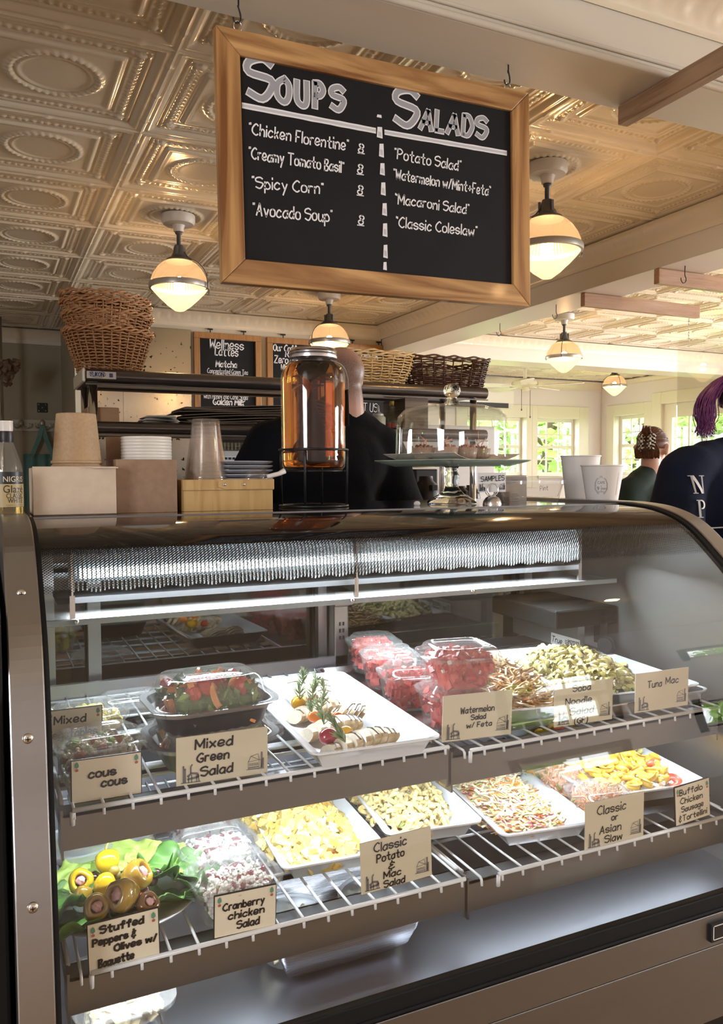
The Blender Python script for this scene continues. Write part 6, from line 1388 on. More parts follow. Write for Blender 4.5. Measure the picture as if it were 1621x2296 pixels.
# printed pad behind the card
a, b = P(1133, 1100, y=1.66), P(1166, 1100, y=1.66); t = P(1150, 1066, y=1.66)
nb = thing('flyer_stand', 'upright white printed flyer behind the SAMPLES card', 'flyer', ((a.x + b.x) / 2, 1.66, H(ZT))); MB().box(a.x - .03, 1.66, H(ZT), b.x + .02, 1.667, t.z).build('flyer', WC, nb, world=True)
m = MB().box(a.x - .03, 1.652, H(ZT), a.x + .006, 1.659, P(1100, 1103, y=1.66).z); m.build('dark_flyer', mat('grey_card', (.16, .15, .15), .5), nb, world=True)
m = MB()
for k, (w_, l_) in enumerate(((.02, 0), (.012, .006), (.018, .035), (.022, .039), (.016, .043), (.02, .047))): m.box(b.x - .026 + .0, 1.6592, t.z - .012 - l_, b.x - .026 + w_, 1.6598, t.z - .011 - l_)
m.build('flyer_print', PRINTG, nb, world=True)
# clear pint tubs with lid
yp = 1.47; a, b = P(1157, 1100, y=yp), P(1275, 1100, y=yp); cx_ = (a.x + b.x) / 2; W_ = (b.x - a.x) * .93; hp = hz(1215, 1082, yp)
pt = thing('pint_tub', 'stack of empty clear tubs with a lid marked Pint, beside the paper cups', 'food tub', (cx_, yp + .045, H(ZT)))
for k in range(2):
    m = MB(); rloft(m, W_, W_ * .8, .03, [(.014, .001 + .012 * k), (.011, .004 + .012 * k, .0014), (.003, hp - .01 + .004 * k, .0014), (.001, hp - .004 + .004 * k), (0, hp - .002 + .004 * k)], me=10, close_bottom=True); m.build('tub_body', CUPC if k == 0 else PLAS, pt, smooth=True)
m = MB(); rloft(m, W_ * 1.04, W_ * .84, .032, [(0, hp - .003), (0, hp + .004), (.004, hp + .006), (.006, hp + .012), (.012, hp + .014), (.02, hp + .013)], me=8, close_top=True); m.build('lid', PLASD, pt, smooth=True, autos=60)
m = MB(); write(m, 'Pint', (-.012, -W_ * .4 + .004, hp * .62), (1, 0, .05), (0, 0, 1), .010, .0011, width=.022); m.build('handwriting', PRINTG, pt)
# two paper cups with the cafe emblem
CUPW = mat('white_paper_cup', (.74, .71, .68), .45)
def paper_cup(px0, px1, pyt, y, label):
    a, b = P(px0, 1050, y=y), P(px1, 1050, y=y); r_ = (b.x - a.x) / 2 * .97; h_ = hz((px0 + px1) / 2, pyt, y)
    t = thing('paper_cup', label, 'cup', ((a.x + b.x) / 2, y, H(ZT)), group='white paper cups on the case')
    rad = lambda z: r_ * (.72 + .26 * z / h_)
    MB().lathe([(0, .003), (r_ * .70, .003), (r_ * .72, 0), (r_ * .98, h_ - .003), (r_ * 1.02, h_ - .002), (r_ * 1.02, h_ + .0005), (r_ * .97, h_), (r_ * .70, .006), (0, .006)], 56).build('cup_body', CUPW, t, smooth=True, autos=50)
    em = MB()
    def cyl(u, z, a0): rr2 = rad(z) + .0005; return (rr2 * math.cos(a0 + u / rr2), rr2 * math.sin(a0 + u / rr2), z)
    for a0 in (-2.35, -.35):
        zc = h_ * .45; k = .014
        pts = [(-k, -.6 * k), (-k * .55, -1.35 * k), (k * .55, -1.35 * k), (k, -.6 * k), (k, .4 * k), (.72 * k, 1.1 * k), (0, 1.6 * k), (-.72 * k, 1.1 * k), (-k, .4 * k), (-k, -.6 * k)]
        for sc2 in (1.0, .9):
            for i in range(len(pts) - 1):
                p0, p1 = Vector(cyl(pts[i][0] * sc2, zc + pts[i][1] * sc2, a0)), Vector(cyl(pts[i + 1][0] * sc2, zc + pts[i + 1][1] * sc2, a0)); nrm = Vector((math.cos(a0), math.sin(a0), 0)); ribbons(em, [([p0, p0.lerp(p1, .5), p1], nrm)], .0006)
        for (u0, v0, u1, v1) in ((-.9, .05, .9, .05), (0, .05, 0, -.9)):
            p0, p1 = Vector(cyl(u0 * k, zc + v0 * k, a0)), Vector(cyl(u1 * k, zc + v1 * k, a0)); ribbons(em, [([p0, p1], Vector((math.cos(a0), math.sin(a0), 0)))], .0005)
        def tcyl(text, size, uc, zc2, width=None):
            vs, fs = fontmesh(text, size, 'CENTER'); w2 = max(v.x for v in vs) - min(v.x for v in vs); kk = width / w2 if width else 1
            em.add([cyl(v.x * kk + uc, zc2 + v.y, a0) for v in vs], fs)
        tcyl('CAFE', .009, 0, zc + .004, .016); tcyl('9', .012, -.0068, zc - .0105, .005); tcyl('MAIN', .007, .0066, zc - .0095, .0105); tcyl('NEW PRESTON', .0035, 0, zc - .0155, .015)
    vs, fs = fontmesh('CAUTION CONTENTS HOT', .0042, 'CENTER'); a0 = -1.35
    em.add([cyl(-v.y, h_ * .5 + v.x, a0) for v in vs], fs)
    em.build('cup_print', PRINTG, t)
    return t
paper_cup(1265, 1337, 1022, 1.58, 'taller looking white paper cup, left of the two').rotation_euler = (0, 0, R(60))
paper_cup(1312, 1388, 1043, 1.47, 'nearer white paper cup with a printed cafe emblem, right of the two').rotation_euler = (0, 0, R(0))
m = MB().ell((0, 0, .004), (.008, .006, .006), 8, 6); tag(m.build('crumpled_napkin', WC, None, smooth=True, loc=(P(935, 1000, y=1.5).x, 1.5, H(ZT))), 'tiny crumpled white paper left of the cake stand foot', 'paper')
# ------------------------------------------------------------------ prep table with double overshelf
YR = 3.2
tl_, tr_ = P(190, 838, y=YR), P(1088, 880, y=YR)
rk = thing('prep_table', 'stainless prep table with a two tier overshelf, baskets on its top', 'prep table', ((tl_.x + tr_.x) / 2, 3.4, 0))
def rtube(py0, py1, ya=YR):
    a = P(190, py0, y=ya).z; b = P(190, py1, y=ya).z; return (a + b) / 2, abs(a - b) / 2
x0, x1 = tl_.x, tr_.x
zc, rr0 = rtube(826, 858); z2, _ = rtube(944, 972)
def rshelf(z, r, name):
    m = MB().tube([(x0, YR, z), (x1, YR, z)], r, 20).box(x0, YR, z - r * .6, x1, YR + .30, z - r * .6 + .004).tube([(x0, YR + .30, z), (x1, YR + .30, z)], r, 16)
    m.box(x0, YR - r * .9, z - r * 1.3, x1, YR - r * .9 + .012, z - r * 1.1); m.build(name, DARKST, rk, world=True, smooth=True, autos=40)
rshelf(zc, rr0, 'top_shelf'); rshelf(z2, rr0 * .9, 'middle_shelf')
ec = mat('end_cap_cream', (.50, .45, .36), .3)
MB().box(x0 - .012, YR - rr0, zc - rr0, x0, YR + .31, zc + rr0).build('end_cap', ec, rk, world=True, bevel=.006)
for x in (x0 + .03, x1 - .06):
    for y in (YR + .01, YR + .29):
        MB().tube([(x, y, .9), (x, y, zc - .01)], .016, 16).build('post', CHROME, rk, world=True, smooth=True)
MB().box(x0 - .05, YR - .05, .86, x1 + .05, YR + .5, .90).build('table_top', STEEL, rk, world=True, bevel=.004)
MB().box(x0 - .03, YR - .02, .1, x1 + .03, YR + .48, .86).build('table_body', STEEL, rk, world=True)
lb = P(183 + 8, 830, y=YR); le = P(247, 846, y=YR)
MB().box(x0 + .004, YR - rr0 - .0015, zc - rr0 * .45, x0 + .11, YR - rr0 * .85, zc + rr0 * .55).build('maker_plate', mat('silver_label', (.55, .53, .50), .3, metal=.3), rk, world=True)
m = MB(); write(m, 'YUKON', (x0 + .014, YR - rr0 - .002, zc - rr0 * .15), (1, 0, 0), (0, 0, 1), .015, .0028, width=.05, slant=.12, jit=0); m.tube([(x0 + .012 + .03 * (1 - math.cos(t)) , YR - rr0 - .002, zc + .004 + .013 * math.sin(t)) for t in [i * PI / 10 for i in range(20)]], .0006, 4, closed=True)
m.box(x0 + .085, YR - rr0 - .002, zc - .006, x0 + .098, YR - rr0 - .0017, zc + .009); m.build('plate_lettering', mat('label_blue', (.05, .05, .14), .5), rk, world=True)

# ------------------------------------------------------------------ baskets
def basket(name, label, c, rot, w0, d0, w1, d1, h, e, rows, stakes, m, rad=.0032, hole=None, group='woven wicker baskets on the overshelf', curve=0.0, srad=None):
    t = thing(name, label, 'basket', c, (0, 0, rot), group)
    def pt(a, s, off=0.0):
        k = s ** 1.0; ww = (w0 + (w1 - w0) * k) / 2 + off + curve * math.sin(PI * s); dd = (d0 + (d1 - d0) * k) / 2 + off + curve * math.sin(PI * s)
        ca, sa = math.cos(a), math.sin(a); q = (abs(ca) ** e + abs(sa) ** e) ** (-1 / e); return Vector((ca * q * ww, sa * q * dd, 0))
    wv = MB(); N = stakes * 4
    for i in range(rows):
        s = (i + .5) / rows * .93
        run = []
        for j in range(N + 1):
            a = 2 * PI * j / N; off = rad * .95 * math.cos(a * stakes / 2 + (PI if i % 2 else 0)); p = pt(a, s, off); p.z = s * h + rad * .3 * math.sin(j * 1.7 + i)
            if hole and abs(((a - hole[0] + PI) % (2 * PI)) - PI) < hole[1] and hole[2] < s < hole[3]:
                if len(run) > 2: wv.tube(run, rad * .85, 4)
                run = []
            else: run.append(p)
        if len(run) > 2: wv.tube(run, rad * .85, 4)
    wv.build('weave', m, t, smooth=True)
    sk = MB()
    for j in range(stakes):
        a = 2 * PI * (j + .0) / stakes
        sk.tube([pt(a, 0) + Vector((0, 0, 0.002)), pt(a, .5) + Vector((0, 0, h * .5)), pt(a, .93) + Vector((0, 0, h * .94))], (srad or rad * .8), 4)
    sk.build('stakes', m, t, smooth=True)
    rm = MB()
    for k in range(3):
        ring = [];
        for j in range(N):
            a = 2 * PI * j / N; p = pt(a, 1.0, rad * 1.1 * math.cos(a * stakes / 2 + k * 2.1)); p.z = h * .95 + k * rad * 1.3 + rad * 1.1 * math.sin(a * stakes / 2 + k * 2.1) + .0; ring.append(p)
        rm.tube(ring, rad * 1.1, 5, closed=True)
    rm.build('rim', m, t, smooth=True)
    bs = MB(); bs.add([tuple(pt(2 * PI * j / 40, 0) * .98 + Vector((0, 0, .003))) for j in range(40)], [tuple(range(40))])
    bs.build('basket_floor', m, t, solid=.006)
    return t
WK1 = mat('wicker_brown', (.30, .13, .05), .45, var=(.44, .23, .10), scale=60); WK2 = mat('wicker_pale', (.58, .39, .17), .5, var=(.70, .52, .27), scale=60); WK3 = mat('wicker_dark', (.045, .015, .008), .35, var=(.09, .035, .018), scale=60)
ztop = zc + rr0 * .2
c = P(243, 838, y=YR + .12); wb_ = P(325, 760, y=YR + .12).x - P(160, 760, y=YR + .12).x
hb_ = P(243, 745, y=YR + .12).z - c.z
base = basket('wicker_basket', 'lowest and fullest seen brown wicker basket of the stack at the left', (c.x + .005, YR + .14, ztop + .006), .3, .22, .20, .335, .30, .175, 2.3, 15, 30, WK1, .0042)
for k, (dz, l) in enumerate(((.065, 'second brown wicker basket, nested in the lowest'), (.105, 'third brown wicker basket from below'), (.128, 'topmost brown wicker basket of the nested stack'))):
    b2_ = dup(base, (c.x + .005 - .006 * k, YR + .14, ztop + .006 + dz), (R(1.5 * k), R(-1.0 * k), .3 + .35 * k), l, (1 + .02 * k,) * 3)
pp = tag(MB().grid(lambda u, v: ((u - .5) * .30, (v - .5) * .2, .012 * math.sin(u * 7) + .03 * (u > .9) * 0), 12, 4).build('basket_paper', mat('cream_paper', (.62, .52, .36), .7), None, solid=.0006, loc=(c.x - .02, YR + .14, ztop + .30)), 'sheet of cream paper lying on the topmost wicker basket', 'paper')
c = P(845, 856, y=YR + .10)
basket('wicker_basket', 'pale wicker basket between the man and the dark basket', (c.x - .03, YR + .15, ztop + .004), R(-4), .30, .20, .44, .28, .155, 3.2, 13, 26, WK2, .0045, None, curve=.01)
c = P(1010, 866, y=YR + .1)
basket('wicker_basket', 'dark brown wicker basket with a handle hole at the right end of the overshelf', (c.x - .03, YR + .15, ztop + .004), R(-3), .36, .24, .43, .28, .150, 6.0, 15, 28, WK3, .0042, (-PI / 2 + .15, .28, .62, .86))
# middle tier: carton, towels, brown paper bags, bottles, box
zm = z2 + rr0 * .2
def midbox(px0, px1, py0, py1, y, depth, name, label, cat, m, bevel=.004):
    a, b = P(px0, py1, y=y), P(px1, py1, y=y); t = P(px0, py0, y=y); return tag(MB().box(a.x, y, zm, b.x, y + depth, t.z).build(name, m, None, bevel=bevel), label, cat)
midbox(196, 268, 912, 945, YR + .02, .2, 'low_box', 'low brown box at the left end of the middle overshelf', 'box', mat('brown_box', (.30, .17, .09), .5, var=(.36, .22, .12), scale=10))
tw = thing('folded_towel', 'folded grey and white towels on the middle overshelf', 'towel', (P(362, 940, y=YR).x, YR + .10, zm)); TW = mat('towel_cloth', (.42, .38, .32), .9, var=(.52, .48, .42), scale=30, bump=.4, bscale=400)
m = MB()
for k in range(3):
    L_ = .072 - .008 * k; z = .008 + .013 * k
    pts = [(-L_, 0, z), (L_ * .6, 0, z - .002), (L_, 0, z + .002), (L_ * .95, 0, z + .009), (L_ * .3, 0, z + .011), (-L_ * .9, 0, z + .010)]
    sp_ = spline(pts, 5); vs = [];
    for p in sp_: vs += [(p.x, -.10, p.z), (p.x, .10, p.z)]
    m.add(vs, [(2 * i, 2 * i + 1, 2 * i + 3, 2 * i + 2) for i in range(len(sp_) - 1)])
m.build('towel_folds', TW, tw, smooth=True, solid=.004)
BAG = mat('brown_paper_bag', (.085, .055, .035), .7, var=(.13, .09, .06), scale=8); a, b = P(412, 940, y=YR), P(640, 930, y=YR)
rn = random.Random(4)
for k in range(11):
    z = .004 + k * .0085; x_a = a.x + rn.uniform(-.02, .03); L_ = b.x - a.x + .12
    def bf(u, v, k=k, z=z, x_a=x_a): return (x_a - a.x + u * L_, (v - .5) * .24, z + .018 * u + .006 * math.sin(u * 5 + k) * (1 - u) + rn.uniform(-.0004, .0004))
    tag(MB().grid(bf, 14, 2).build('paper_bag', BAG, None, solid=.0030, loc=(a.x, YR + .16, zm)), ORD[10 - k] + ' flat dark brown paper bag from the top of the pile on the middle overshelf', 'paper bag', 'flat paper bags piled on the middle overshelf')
def bottle(px, py1, py0, y, prof, parts, name, label, grp=None, floor=None):
    q = P(px, py1, y=y); h = P(px, py0, y=y).z - q.z; zf = floor if floor is not None else q.z
    t = thing(name, label, 'bottle', (q.x, y, zf))
    for nm, pr, m_ in parts: MB().lathe([(r_ * h, z * h) for r_, z in pr], 24).build(nm, m_, t, smooth=True, autos=45)
    return t
SAU = mat('sauce_red', (.35, .03, .015), .25, coat=.4); GLT = mat('bottle_green_tint', (.55, .56, .30), .1, alpha=1, coat=.5)
bottle(847, 945, 872, YR + .12, None, [('bottle_glass', [(0, 0), (.24, 0), (.25, .3), (.24, .42), (.12, .60), (.085, .66), (.085, .86)], clear('sauce_glass', (.90, .90, .78), .08, .7, .04, .1, (.7, .7, .5))), ('sauce', [(0, .01), (.22, .01), (.22, .30), (0, .30)], SAU), ('label', [(.252, .05), (.255, .30)], SAU), ('cap', [(.09, .84), (.10, .86), (.10, 1.0), (0, 1.0)], mat('gold_cap', (.50, .38, .12), .25, metal=.8))], 'hot_sauce_bottle', 'gold capped hot sauce bottle with a red label on the overshelf', floor=zm)
m = MB(); q = P(880, 945, y=YR + .12)
q1 = bpy.data.objects['hot_sauce_bottle']; q1.location.x = P(880, 945, y=YR + .12).x
m = MB(); write(m, 'T', (-.012, -.0405, .018), (1, 0, 0), (0, 0, 1), .018, .003, width=.02, slant=.2); m.build('label_mark', CHALK, q1)
bottle(848, 945, 882, YR + .12, None, [('squeeze_body', [(0, 0), (.26, 0), (.27, .04), (.27, .55), (.20, .62), (0, .62)], mat('milky_bottle', (.55, .52, .40), .3)), ('nozzle', [(.20, .60), (.20, .68), (.06, .76), (.03, 1.0), (0, 1.0)], mat('milky_cap', (.62, .58, .50), .3))], 'squeeze_bottle', 'milky squeeze bottle between the jar of red sauce and the hot sauce', floor=zm)
bottle(822, 945, 910, YR + .12, None, [('jar_body', [(0, 0), (.40, 0), (.42, .7), (.35, .78), (0, .78)], SAU), ('jar_lid', [(.38, .74), (.40, .76), (.40, 1.0), (0, 1.0)], mat('milky_cap', (.62, .58, .50), .3))], 'sauce_jar', 'small jar of red sauce on the overshelf right of the man', floor=zm)
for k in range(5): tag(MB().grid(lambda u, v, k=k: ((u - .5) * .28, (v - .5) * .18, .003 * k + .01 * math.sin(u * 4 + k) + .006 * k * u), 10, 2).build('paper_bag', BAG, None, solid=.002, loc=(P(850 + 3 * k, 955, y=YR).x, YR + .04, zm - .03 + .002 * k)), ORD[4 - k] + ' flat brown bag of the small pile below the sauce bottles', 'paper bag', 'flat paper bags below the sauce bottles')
midbox(908, 960, 892, 945, YR + .05, .22, 'folded_cartons', 'stack of folded brown cartons at the right end of the middle overshelf', 'cartons', mat('carton_stripes', (.28, .21, .14), .6, var=(.14, .10, .07), scale=8, stretch=(.3, .3, 14)), .001)
# lower part: things seen between the crate, jar and rack
def backbox(px0, px1, py0, py1, y, depth, name, label, cat, m, z0=None, bevel=.006):
    a, b = P(px0, py1, y=y), P(px1, py1, y=y); t = P(px0, py0, y=y); lo = a.z if z0 is None else z0
    return tag(MB().box(a.x, y, lo, b.x, y + depth, t.z).build(name, m, None, bevel=bevel), label, cat)
WEN = mat('white_enamel', (.62, .58, .54), .3); 
backbox(488, 566, 1010, 1060, 3.45, .25, 'white_appliance', 'white appliance with dark buttons behind the crate', 'appliance', WEN, .9)
m = MB()
for k in range(4): q = P(497 + 9 * k, 1028, y=3.44); m.mat(1).cbox((q.x, 3.437, q.z), (.012, .004, .010))
q0, q1_ = P(490, 1028, y=3.44), P(529, 1028, y=3.44); m.mat(0).box(q0.x, 3.439, q0.z - .013, q1_.x, 3.449, q0.z + .013); o = m.build('button_panel', [WC, BLACK], bpy.data.objects['white_appliance'], bevel=.002)
tr0, tr1 = P(494, 985, y=3.5), P(560, 985, y=3.5); zg = P(520, 1009, y=3.5).z
for k in range(9):
    x = tr0.x + (tr1.x - tr0.x) * k / 8
    tag(MB().lathe([(0, .002), (.011, 0), (.013, P(520, 992, y=3.5).z - zg), (.012, P(520, 992, y=3.5).z - zg), (.010, .003)], 16).build('shot_glass', DOMEG, None, smooth=True, loc=(x, 3.52, zg)), ['leftmost', 'second', 'third', 'fourth', 'fifth', 'sixth', 'seventh', 'eighth', 'rightmost'][k] + ' small clear glass from the left in the row on the white appliance', 'glass', 'row of small glasses on the white appliance')
backbox(770, 1110, 948, 1010, 4.6, .5, 'white_counter_unit', 'long white counter unit behind the man and the cake dome', 'counter', mat('white_laminate', (.66, .62, .60), .35), .0)
cu = bpy.data.objects['white_counter_unit']; 
for (a_, b_, c_, d_, m_) in ((880, 925, 978, 1000, WEN), (925, 1075, 973, 1030, mat('grey_unit_front', (.36, .34, .33), .4))):
    p0, p1 = P(a_, d_, y=4.59), P(b_, c_, y=4.59); MB().box(p0.x, 4.585, p0.z, p1.x, 4.6, p1.z).build('panel', m_, cu, bevel=.002)
def airpot(px, py0, y, label, s=1.0, fl=.9):
    q = P(px, 1080, y=y); zt_ = P(px, py0, y=y).z; h = .30
    t = thing('coffee_airpot', label, 'airpot', (q.x, y, zt_ - h), group='steel coffee airpots on the back counter')
    MB().lathe([(0, 0), (.055 * s, 0), (.058 * s, .01), (.058 * s, .20), (.05 * s, .215)], 28).build('airpot_body', PANST, t, smooth=True, autos=50)
    MB().lathe([(.056 * s, .205), (.058 * s, .225), (.05 * s, .27), (.03 * s, .285), (.028 * s, .30), (0, .30)], 28).cbox((0, -.05 * s, .262), (.022, .05, .018)).build('pump_top', BLACK, t, smooth=True, autos=50)
    return t
airpot(955, 1068, 2.95, 'steel and black coffee airpot left of the cake stand foot'); airpot(1033, 1090, 4.2, 'smaller looking airpot right of the cake stand foot, left one'); airpot(1056, 1088, 4.2, 'smaller looking airpot nearest the SAMPLES card')
def backstand(o_, name): pass
backbox(932, 982, 1052, 1110, 3.1, .25, 'coffee_brewer', 'black coffee brewer behind the cake stand foot', 'coffee machine', BLACK, .90)
tg = tag(MB().box(P(925, 1100, y=2.85).x, 2.85, .86, P(1170, 1100, y=2.85).x + .35, 4.6, .90).build('back_counter', STEEL, None), 'steel back counter under the airpots behind the cake stand', 'counter')
for o_ in bpy.data.objects:
    if o_.name.startswith('coffee_airpot'):
        k = (o_.location.z + .30 - .90) / .30; o_.location.z = .901; o_.scale = (1.0, 1.0, max(.5, k))
lampsh = tag(MB().lathe([(.10, 0), (.085, .05), (.05, .075), (.02, .085), (0, .086)], 28).build('brewer_dome', mat('cream_dome', (.70, .66, .40), .4), None, smooth=True, loc=(P(950, 1050, y=3.1).x, 3.2, P(950, 1052, y=3.1).z + .008)), 'cream dome lid on top of the coffee brewer', 'lid')
MB_ = None
# ------------------------------------------------------------------ back wall: antique mirror and chalkboards
mir = thing('wall_mirror', 'large antiqued mirror with black specks on the back wall', 'mirror', (P(320, 850, y=6.09).x, 6.09, H(.5)))
mm = mat('antique_mirror', (.62, .60, .55), .10, metal=1); nt = mm.node_tree; b = nt.nodes['Principled BSDF']; tc = nt.nodes.new('ShaderNodeTexCoord')
n1 = nt.nodes.new('ShaderNodeTexNoise'); n1.inputs['Scale'].default_value = 26; n1.inputs['Detail'].default_value = 5; nt.links.new(tc.outputs['Object'], n1.inputs[0]); r1 = nt.nodes.new('ShaderNodeValToRGB'); r1.color_ramp.elements[0].position = .33; r1.color_ramp.elements[0].color = (.03, .03, .02, 1); r1.color_ramp.elements[1].position = .365; r1.color_ramp.elements[1].color = (.62, .60, .54, 1)
nt.links.new(n1.outputs[0], r1.inputs[0]); nt.links.new(r1.outputs[0], b.inputs['Base Color']); n3 = nt.nodes.new('ShaderNodeTexNoise'); n3.inputs['Scale'].default_value = 3; nt.links.new(tc.outputs['Object'], n3.inputs[0]); mr = nt.nodes.new('ShaderNodeMapRange'); mr.inputs['To Min'].default_value = .05; mr.inputs['To Max'].default_value = .3; nt.links.new(n3.outputs[0], mr.inputs[0]); nt.links.new(mr.outputs[0], b.inputs['Roughness'])
a, t = P(213, 1000, y=6.09), P(430, 740, y=6.09); xm = P(278, 1000, y=6.09).x
for xa, xb in ((a.x, xm - .001), (xm + .001, t.x - .01)): MB().box(xa, 6.085, H(-.1), xb, 6.098, t.z).build('mirror_pane', mm, mir, world=True)
BOAK = wood('board_oak', (.42, .21, .075), (.30, .14, .045), 'z', 4)
def wallboard(label, px0, py0, px1, lines, low=H(-.05), fw=.045):
    a, t = P(px0, py0, y=6.08), P(px1, py0, y=6.08); b_ = thing('wall_chalkboard', label, 'chalkboard', ((a.x + t.x) / 2, 6.07, low), group='framed chalkboards on the back wall'); z = a.z
    for (q0, q1, q2, q3) in ((a.x, z - fw, t.x, z), (a.x, low, t.x, low + fw), (a.x, low + fw, a.x + fw, z - fw), (t.x - fw, low + fw, t.x, z - fw)): MB().box(q0, 6.055, q1, q2, 6.095, q3).build('frame_rail', BOAK, b_, world=True, bevel=.003)
    MB().box(a.x + fw, 6.075, low + fw, t.x - fw, 6.09, z - fw).build('slate', SLATE, b_, world=True)
    w1, w2 = MB(), MB()
    for s, u0, u1, py, size, bold in lines:
        p0, p1 = P(u0, py, y=6.074), P(u1, py, y=6.074); w1 = MB(); write(w1, s, p0, (1, 0, 0), (0, 0, 1), size, .0085 if bold else .0040, width=p1.x - p0.x, jit=.15, slant=.1); w1.build('brush_lettering' if bold else 'chalk_lettering', CHALK, b_, world=True)
    for x in ((a.x * .75 + t.x * .25), (a.x * .25 + t.x * .75)): MB().tube([(x, 6.08, z), (x, 6.085, z + .03)], .004, 6).tube([(x - .02, 6.085, z + .03), (x + .02, 6.085, z + .03)], .006, 6).build('hanging_screw', BLACK, b_, world=True)
wallboard('chalkboard headed Wellness Lattes, right of the mirror', 433, 744, 583, [('Wellness', 470, 545, 780, .068, 1), ('Lattes', 482, 533, 796, .068, 1), ('Matcha', 484, 530, 822, .045, 1), ('Concentrated Green Tea', 465, 555, 836, .036, 0), ('Lightly Sweetened', 478, 545, 844, .03, 0), ('Spiced Blended Sweetened', 462, 556, 882, .036, 0), ('with Honey and Cane Sugar', 457, 557, 893, .038, 0), ('Golden Milk', 478, 546, 907, .048, 1)])
wallboard('chalkboard headed Our Coffee, half behind the jar', 597, 756, 745, [('Our Coffee is', 613, 690, 786, .050, 1), ('Roasted', 640, 700, 800, .045, 1), ('Zero', 615, 645, 813, .055, 1), ('Waste', 630, 660, 829, .042, 1), ('Carbon', 613, 650, 858, .03, 0), ('"For', 613, 640, 888, .03, 0)])
wallboard('dark framed chalkboard behind the pale basket, reading Station and Visit Us', 760, 769, 878, [('Station', 796, 846, 806, .055, 1), ('in Sizes', 800, 848, 896, .05, 1), ('VISIT US', 790, 845, 922, .07, 0)])
# ------------------------------------------------------------------ recess wall: hooks, apron, plate, dried bunch
hr = thing('coat_rail', 'white wall rail with double coat hooks at the left', 'coat rail', (P(75, 950, y=7.36).x, 7.36, P(75, 950, y=7.36).z)); a, b = P(25, 940, y=7.36), P(125, 968, y=7.36)
MB().box(a.x, 7.35, b.z, b.x, 7.378, a.z).build('rail_board', mat('rail_grey', (.50, .47, .38), .5), hr, world=True, bevel=.003)
for px in (48, 95):
    q = P(px, 952, y=7.34); m = MB().ell((q.x, 7.34, q.z + .01), (.022, .012, .03), 10, 8)
    for s in (-1, 1): m.tube(spline([(q.x, 7.34, q.z), (q.x + s * .03, 7.30, q.z - .03), (q.x + s * .055, 7.28, q.z - .02), (q.x + s * .06, 7.28, q.z + .01)], 4), .007, 6)
    m.build('coat_hook', mat('pewter', (.40, .36, .30), .4, metal=.5), hr, world=True, smooth=True)
ap = thing('apron', 'teal apron hanging by its straps from the right coat hook', 'apron', (P(95, 960, y=7.3).x, 7.30, P(95, 1060, y=7.3).z)); AP = mat('teal_cloth', (.10, .22, .20), .85, var=(.13, .26, .23), scale=6)
q = P(95, 955, y=7.3)
for s, px in ((-1, 68), (1, 122)):
    e_ = P(px, 1030, y=7.3); m = MB(); pts = spline([(q.x, 7.29, q.z), (q.x + (e_.x - q.x) * .35, 7.29, q.z - .12), (e_.x, 7.3, e_.z)], 5); vs = []
    for i, p in enumerate(pts): vs += [(p.x - .018, p.y, p.z), (p.x + .018, p.y - .01, p.z)]
    m.add(vs, [(2 * i, 2 * i + 1, 2 * i + 3, 2 * i + 2) for i in range(len(pts) - 1)]).build('apron_strap', AP, ap, world=True, solid=.004)
e0, e1 = P(52, 1018, y=7.3), P(128, 1075, y=7.3)
MB().grid(lambda u, v: (e0.x + (e1.x - e0.x) * u, 7.30 + .02 * math.sin(u * 18) * (1 - v * .3), e1.z - .35 + (e0.z - e1.z + .35 - .0) * v), 24, 6).build('apron_body', AP, ap, world=True, smooth=True, solid=.004)
a, b = P(83, 903, y=7.36), P(107, 925, y=7.36); sp_ = thing('wall_plate', 'black square steel plate with screws on the olive wall', 'plate', ((a.x + b.x) / 2, 7.37, b.z)); MB().box(a.x, 7.368, b.z, b.x, 7.379, a.z).build('plate', BLACK, sp_, world=True, bevel=.003)
m = MB()
for x in (a.x + .014, b.x - .014, (a.x + b.x) / 2):
    for z in (a.z - .014, b.z + .014, (a.z + b.z) / 2):
        if (abs(x - (a.x + b.x) / 2) < .001) == (abs(z - (a.z + b.z) / 2) < .001): m.ell((x, 7.366, z), (.006, .003, .006), 8, 6)
m.build('screw_heads', LAMPM, sp_, world=True, smooth=True)
q = P(18, 832, y=6.6); rn = random.Random(9); db = thing('dried_bunch', 'bunch of dried brown flowers hanging at the left edge', 'dried flowers', (q.x, 6.6, q.z)); m = MB()
for k in range(46):
    p = Vector((rn.gauss(0, .035), rn.gauss(0, .03), rn.gauss(0, .045))); m.cbox(p, (rn.uniform(.02, .05), rn.uniform(.015, .04), rn.uniform(.015, .05)), (rn.uniform(-1, 1), rn.uniform(-1, 1), rn.uniform(-1, 1)))
m.build('flower_heads', mat('dried_brown', (.13, .085, .05), .9, var=(.2, .14, .08), scale=40), db); MB().tube([(0, 0, .05), (-.02, .3, .12), (-.03, .75, .13)], .006, 6).build('bunch_string', BLACK, db)
struct('trim_3', MB().tube([(P(2, 900, y=6.9).x, 6.9, 0), (P(2, 900, y=6.9).x, 6.9, CZ)], .02, 12), CHROME, smooth=True)
